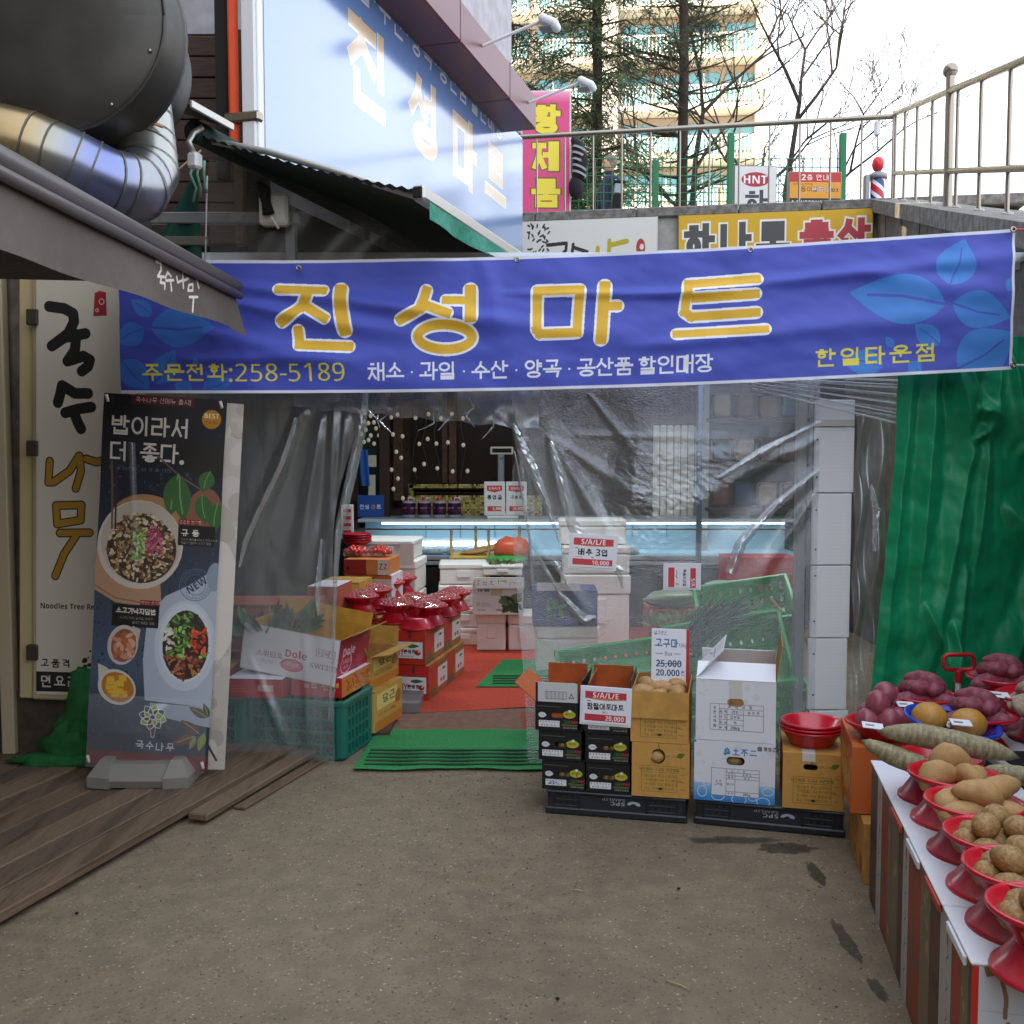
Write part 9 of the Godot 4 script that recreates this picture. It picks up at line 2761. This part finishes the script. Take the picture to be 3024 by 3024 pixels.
	bowl("red bowl of peeled yellow roots above the trolley frame", pb + Vector3(0, 0.064, 0), 0.13, 0.07, 0.065, "red plastic", false, "produce bowls on the stall")
	produce("root", pale, mottled("yellow root", hexc("c9a45e"), hexc("b8924e"), 0.6, Vector3.ONE * 8, 0.02, 0.06), "peeled yellow root above the trolley frame", "peeled yellow roots", pb, 0.11, 0.11, heap, 77)
	# ---- red hand-cart grip in front of the tarpaulin
	var hc := thing("hand_cart", "red D-shaped grip of a folded hand cart in front of the green tarpaulin", "cart handle", Vector3(1.755, 0.49, -3.98))
	var s := st(false)
	tube(s, [Vector3(0, 0.1, 0), Vector3(-0.05, 0.102, 0), Vector3(-0.06, 0.115, 0), Vector3(-0.058, 0.15, 0), Vector3(-0.045, 0.16, 0), Vector3(0.045, 0.16, 0), Vector3(0.058, 0.15, 0), Vector3(0.06, 0.115, 0), Vector3(0.05, 0.102, 0), Vector3(0, 0.1, 0)], 0.0085, 10)
	part("grip", done(s), mat("grip red", hexc("b8202a"), 0.35), hc)
	s = st(false)
	lathe(s, [Vector2(0.014, 0.05), Vector2(0.014, 0.085), Vector2(0.019, 0.1), Vector2(0, 0.102)], 14)
	part("socket", done(s), M["grip red"], hc)
	part("pole", rod(Vector3(0, -0.4, 0), Vector3(0, 0.052, 0), 0.0105, 12), M["white paint"], hc)
	# ---- trolley frame with dark inside, blue bag
	var tf := thing("trolley", "grey-framed trolley with a dark inside under the upper tier", "trolley", Vector3.ZERO)
	s = st(false)
	tube(s, [Vector3(1.32, 0.36, -2.95), Vector3(1.325, 0.50, -2.95), Vector3(1.345, 0.565, -2.95), Vector3(1.385, 0.565, -2.93), Vector3(1.5, 0.49, -2.82), Vector3(1.66, 0.36, -2.7)], 0.0135, 10)
	part("frame", done(s), mat("trolley grey", hexc("8f8a84"), 0.5), tf)
	s = st()
	quad(s, Vector3(1.335, 0.56, -3.0), Vector3(1.75, 0.56, -2.98), Vector3(1.75, 0.05, -2.98), Vector3(1.335, 0.05, -3.0))
	part("back_cloth", done(s), mat("trolley dark", hexc("23232a"), 0.7), tf)
	s = st(false)
	blob(s, Vector3(1.325, 0.42, -2.935), Vector3(0.011, 0.011, 0.008), 0.0, 1.0, 6, 8)
	part("screw", done(s), M["dark"], tf)
	s = st(false)
	blob(s, Vector3(1.5, 0.33, -2.7), Vector3(0.16, 0.16, 0.12), 0.35, 3.0, 14, 18, 91)
	blob(s, Vector3(1.36, 0.40, -2.6), Vector3(0.09, 0.11, 0.1), 0.35, 3.0, 12, 16, 92)
	tag(part("blue_bag", done(s), mat("bag blue", hexc("1c2658"), 0.45), self), "crumpled dark blue bag between the yam heap and the trolley", "bag")
	s = st(false)
	blob(s, Vector3(1.47, 0.46, -2.62), Vector3(0.035, 0.05, 0.03), 0.3, 3.0, 8, 12, 93)
	tag(part("yellow_pouch", done(s), mat("pouch yellow", hexc("b8902c"), 0.4), self), "small yellow pouch on the dark blue bag", "pouch")
func kraft_side() -> Image:
	var im := canvas(200, 140, hexc("a8906c"))
	for k in 3: line(im, [Vector2(30 + k * 50, 30), Vector2(60 + k * 50, 44), Vector2(40 + k * 50, 60)], 5, hexc("5a4630"), true)
	return im
func loose_bits() -> void:
	# small grit and bits of straw on the asphalt: real pebbles, too many to count
	var s := st(false)
	blob(s, Vector3.ZERO, Vector3(1.0, 0.55, 0.8), 0.3, 3.0, 4, 6, 3)
	var mm := MultiMesh.new()
	mm.transform_format = MultiMesh.TRANSFORM_3D
	mm.use_colors = true
	mm.mesh = done(s)
	var n := 5200
	mm.instance_count = n
	for i in n:
		var z := -1.3 - 3.4 * sqrt(rng.randf())
		var x := rng.randf_range(-2.0, 1.25)
		if x * 0.958 - (-z) * 0.287 < -2.22: x += 1.6
		var k := rng.randf()
		var r := 0.0012 + 0.0034 * k * k * k
		mm.set_instance_transform(i, Transform3D(Basis.from_euler(Vector3(0, rng.randf() * TAU, 0)).scaled(Vector3.ONE * r), Vector3(x, 0.0006, z)))
		var c := rng.randf_range(0.09, 0.30)
		mm.set_instance_color(i, Color(c, c * 0.93, c * 0.82))
	var o := MultiMeshInstance3D.new()
	o.name = numbered("grit")
	o.multimesh = mm
	o.material_override = mat("grit", Color.WHITE, 0.85, {"vertex_color_use_as_albedo": true})
	add_child(o)
	tag(o, "fine grit scattered over the asphalt", "grit", "", "stuff")
	for q in [[0.42, -2.72, 0.7, 0.075], [-0.15, -2.2, 2.0, 0.05], [0.2, -3.3, 0.4, 0.04], [-0.6, -3.05, 1.2, 0.03]]:
		s = st(false)
		var d: Vector3 = Vector3(cos(q[2]), 0, sin(q[2])) * q[3]
		tube(s, [Vector3(q[0], 0.004, q[1]), Vector3(q[0], 0.007, q[1]) + d * 0.5 + Vector3(0.004, 0, 0.004), Vector3(q[0], 0.004, q[1]) + d], 0.0016, 5)
		tag(part("straw", done(s), mat("straw tan", hexc("b8a882"), 0.8), self), "short bit of pale straw lying on the asphalt", "straw", "bits of straw on the asphalt")
	for q in [[-1.36, -3.12], [0.12, -2.62], [0.55, -3.3]]:
		s = st(false)
		blob(s, Vector3(q[0], 0.007, q[1]), Vector3(0.006, 0.004, 0.005), 0.3, 3.0, 5, 8, 7)
		tag(part("dark_crumb", done(s), M["dark"], self), "dark crumb lying on the asphalt", "crumb", "dark crumbs on the asphalt")
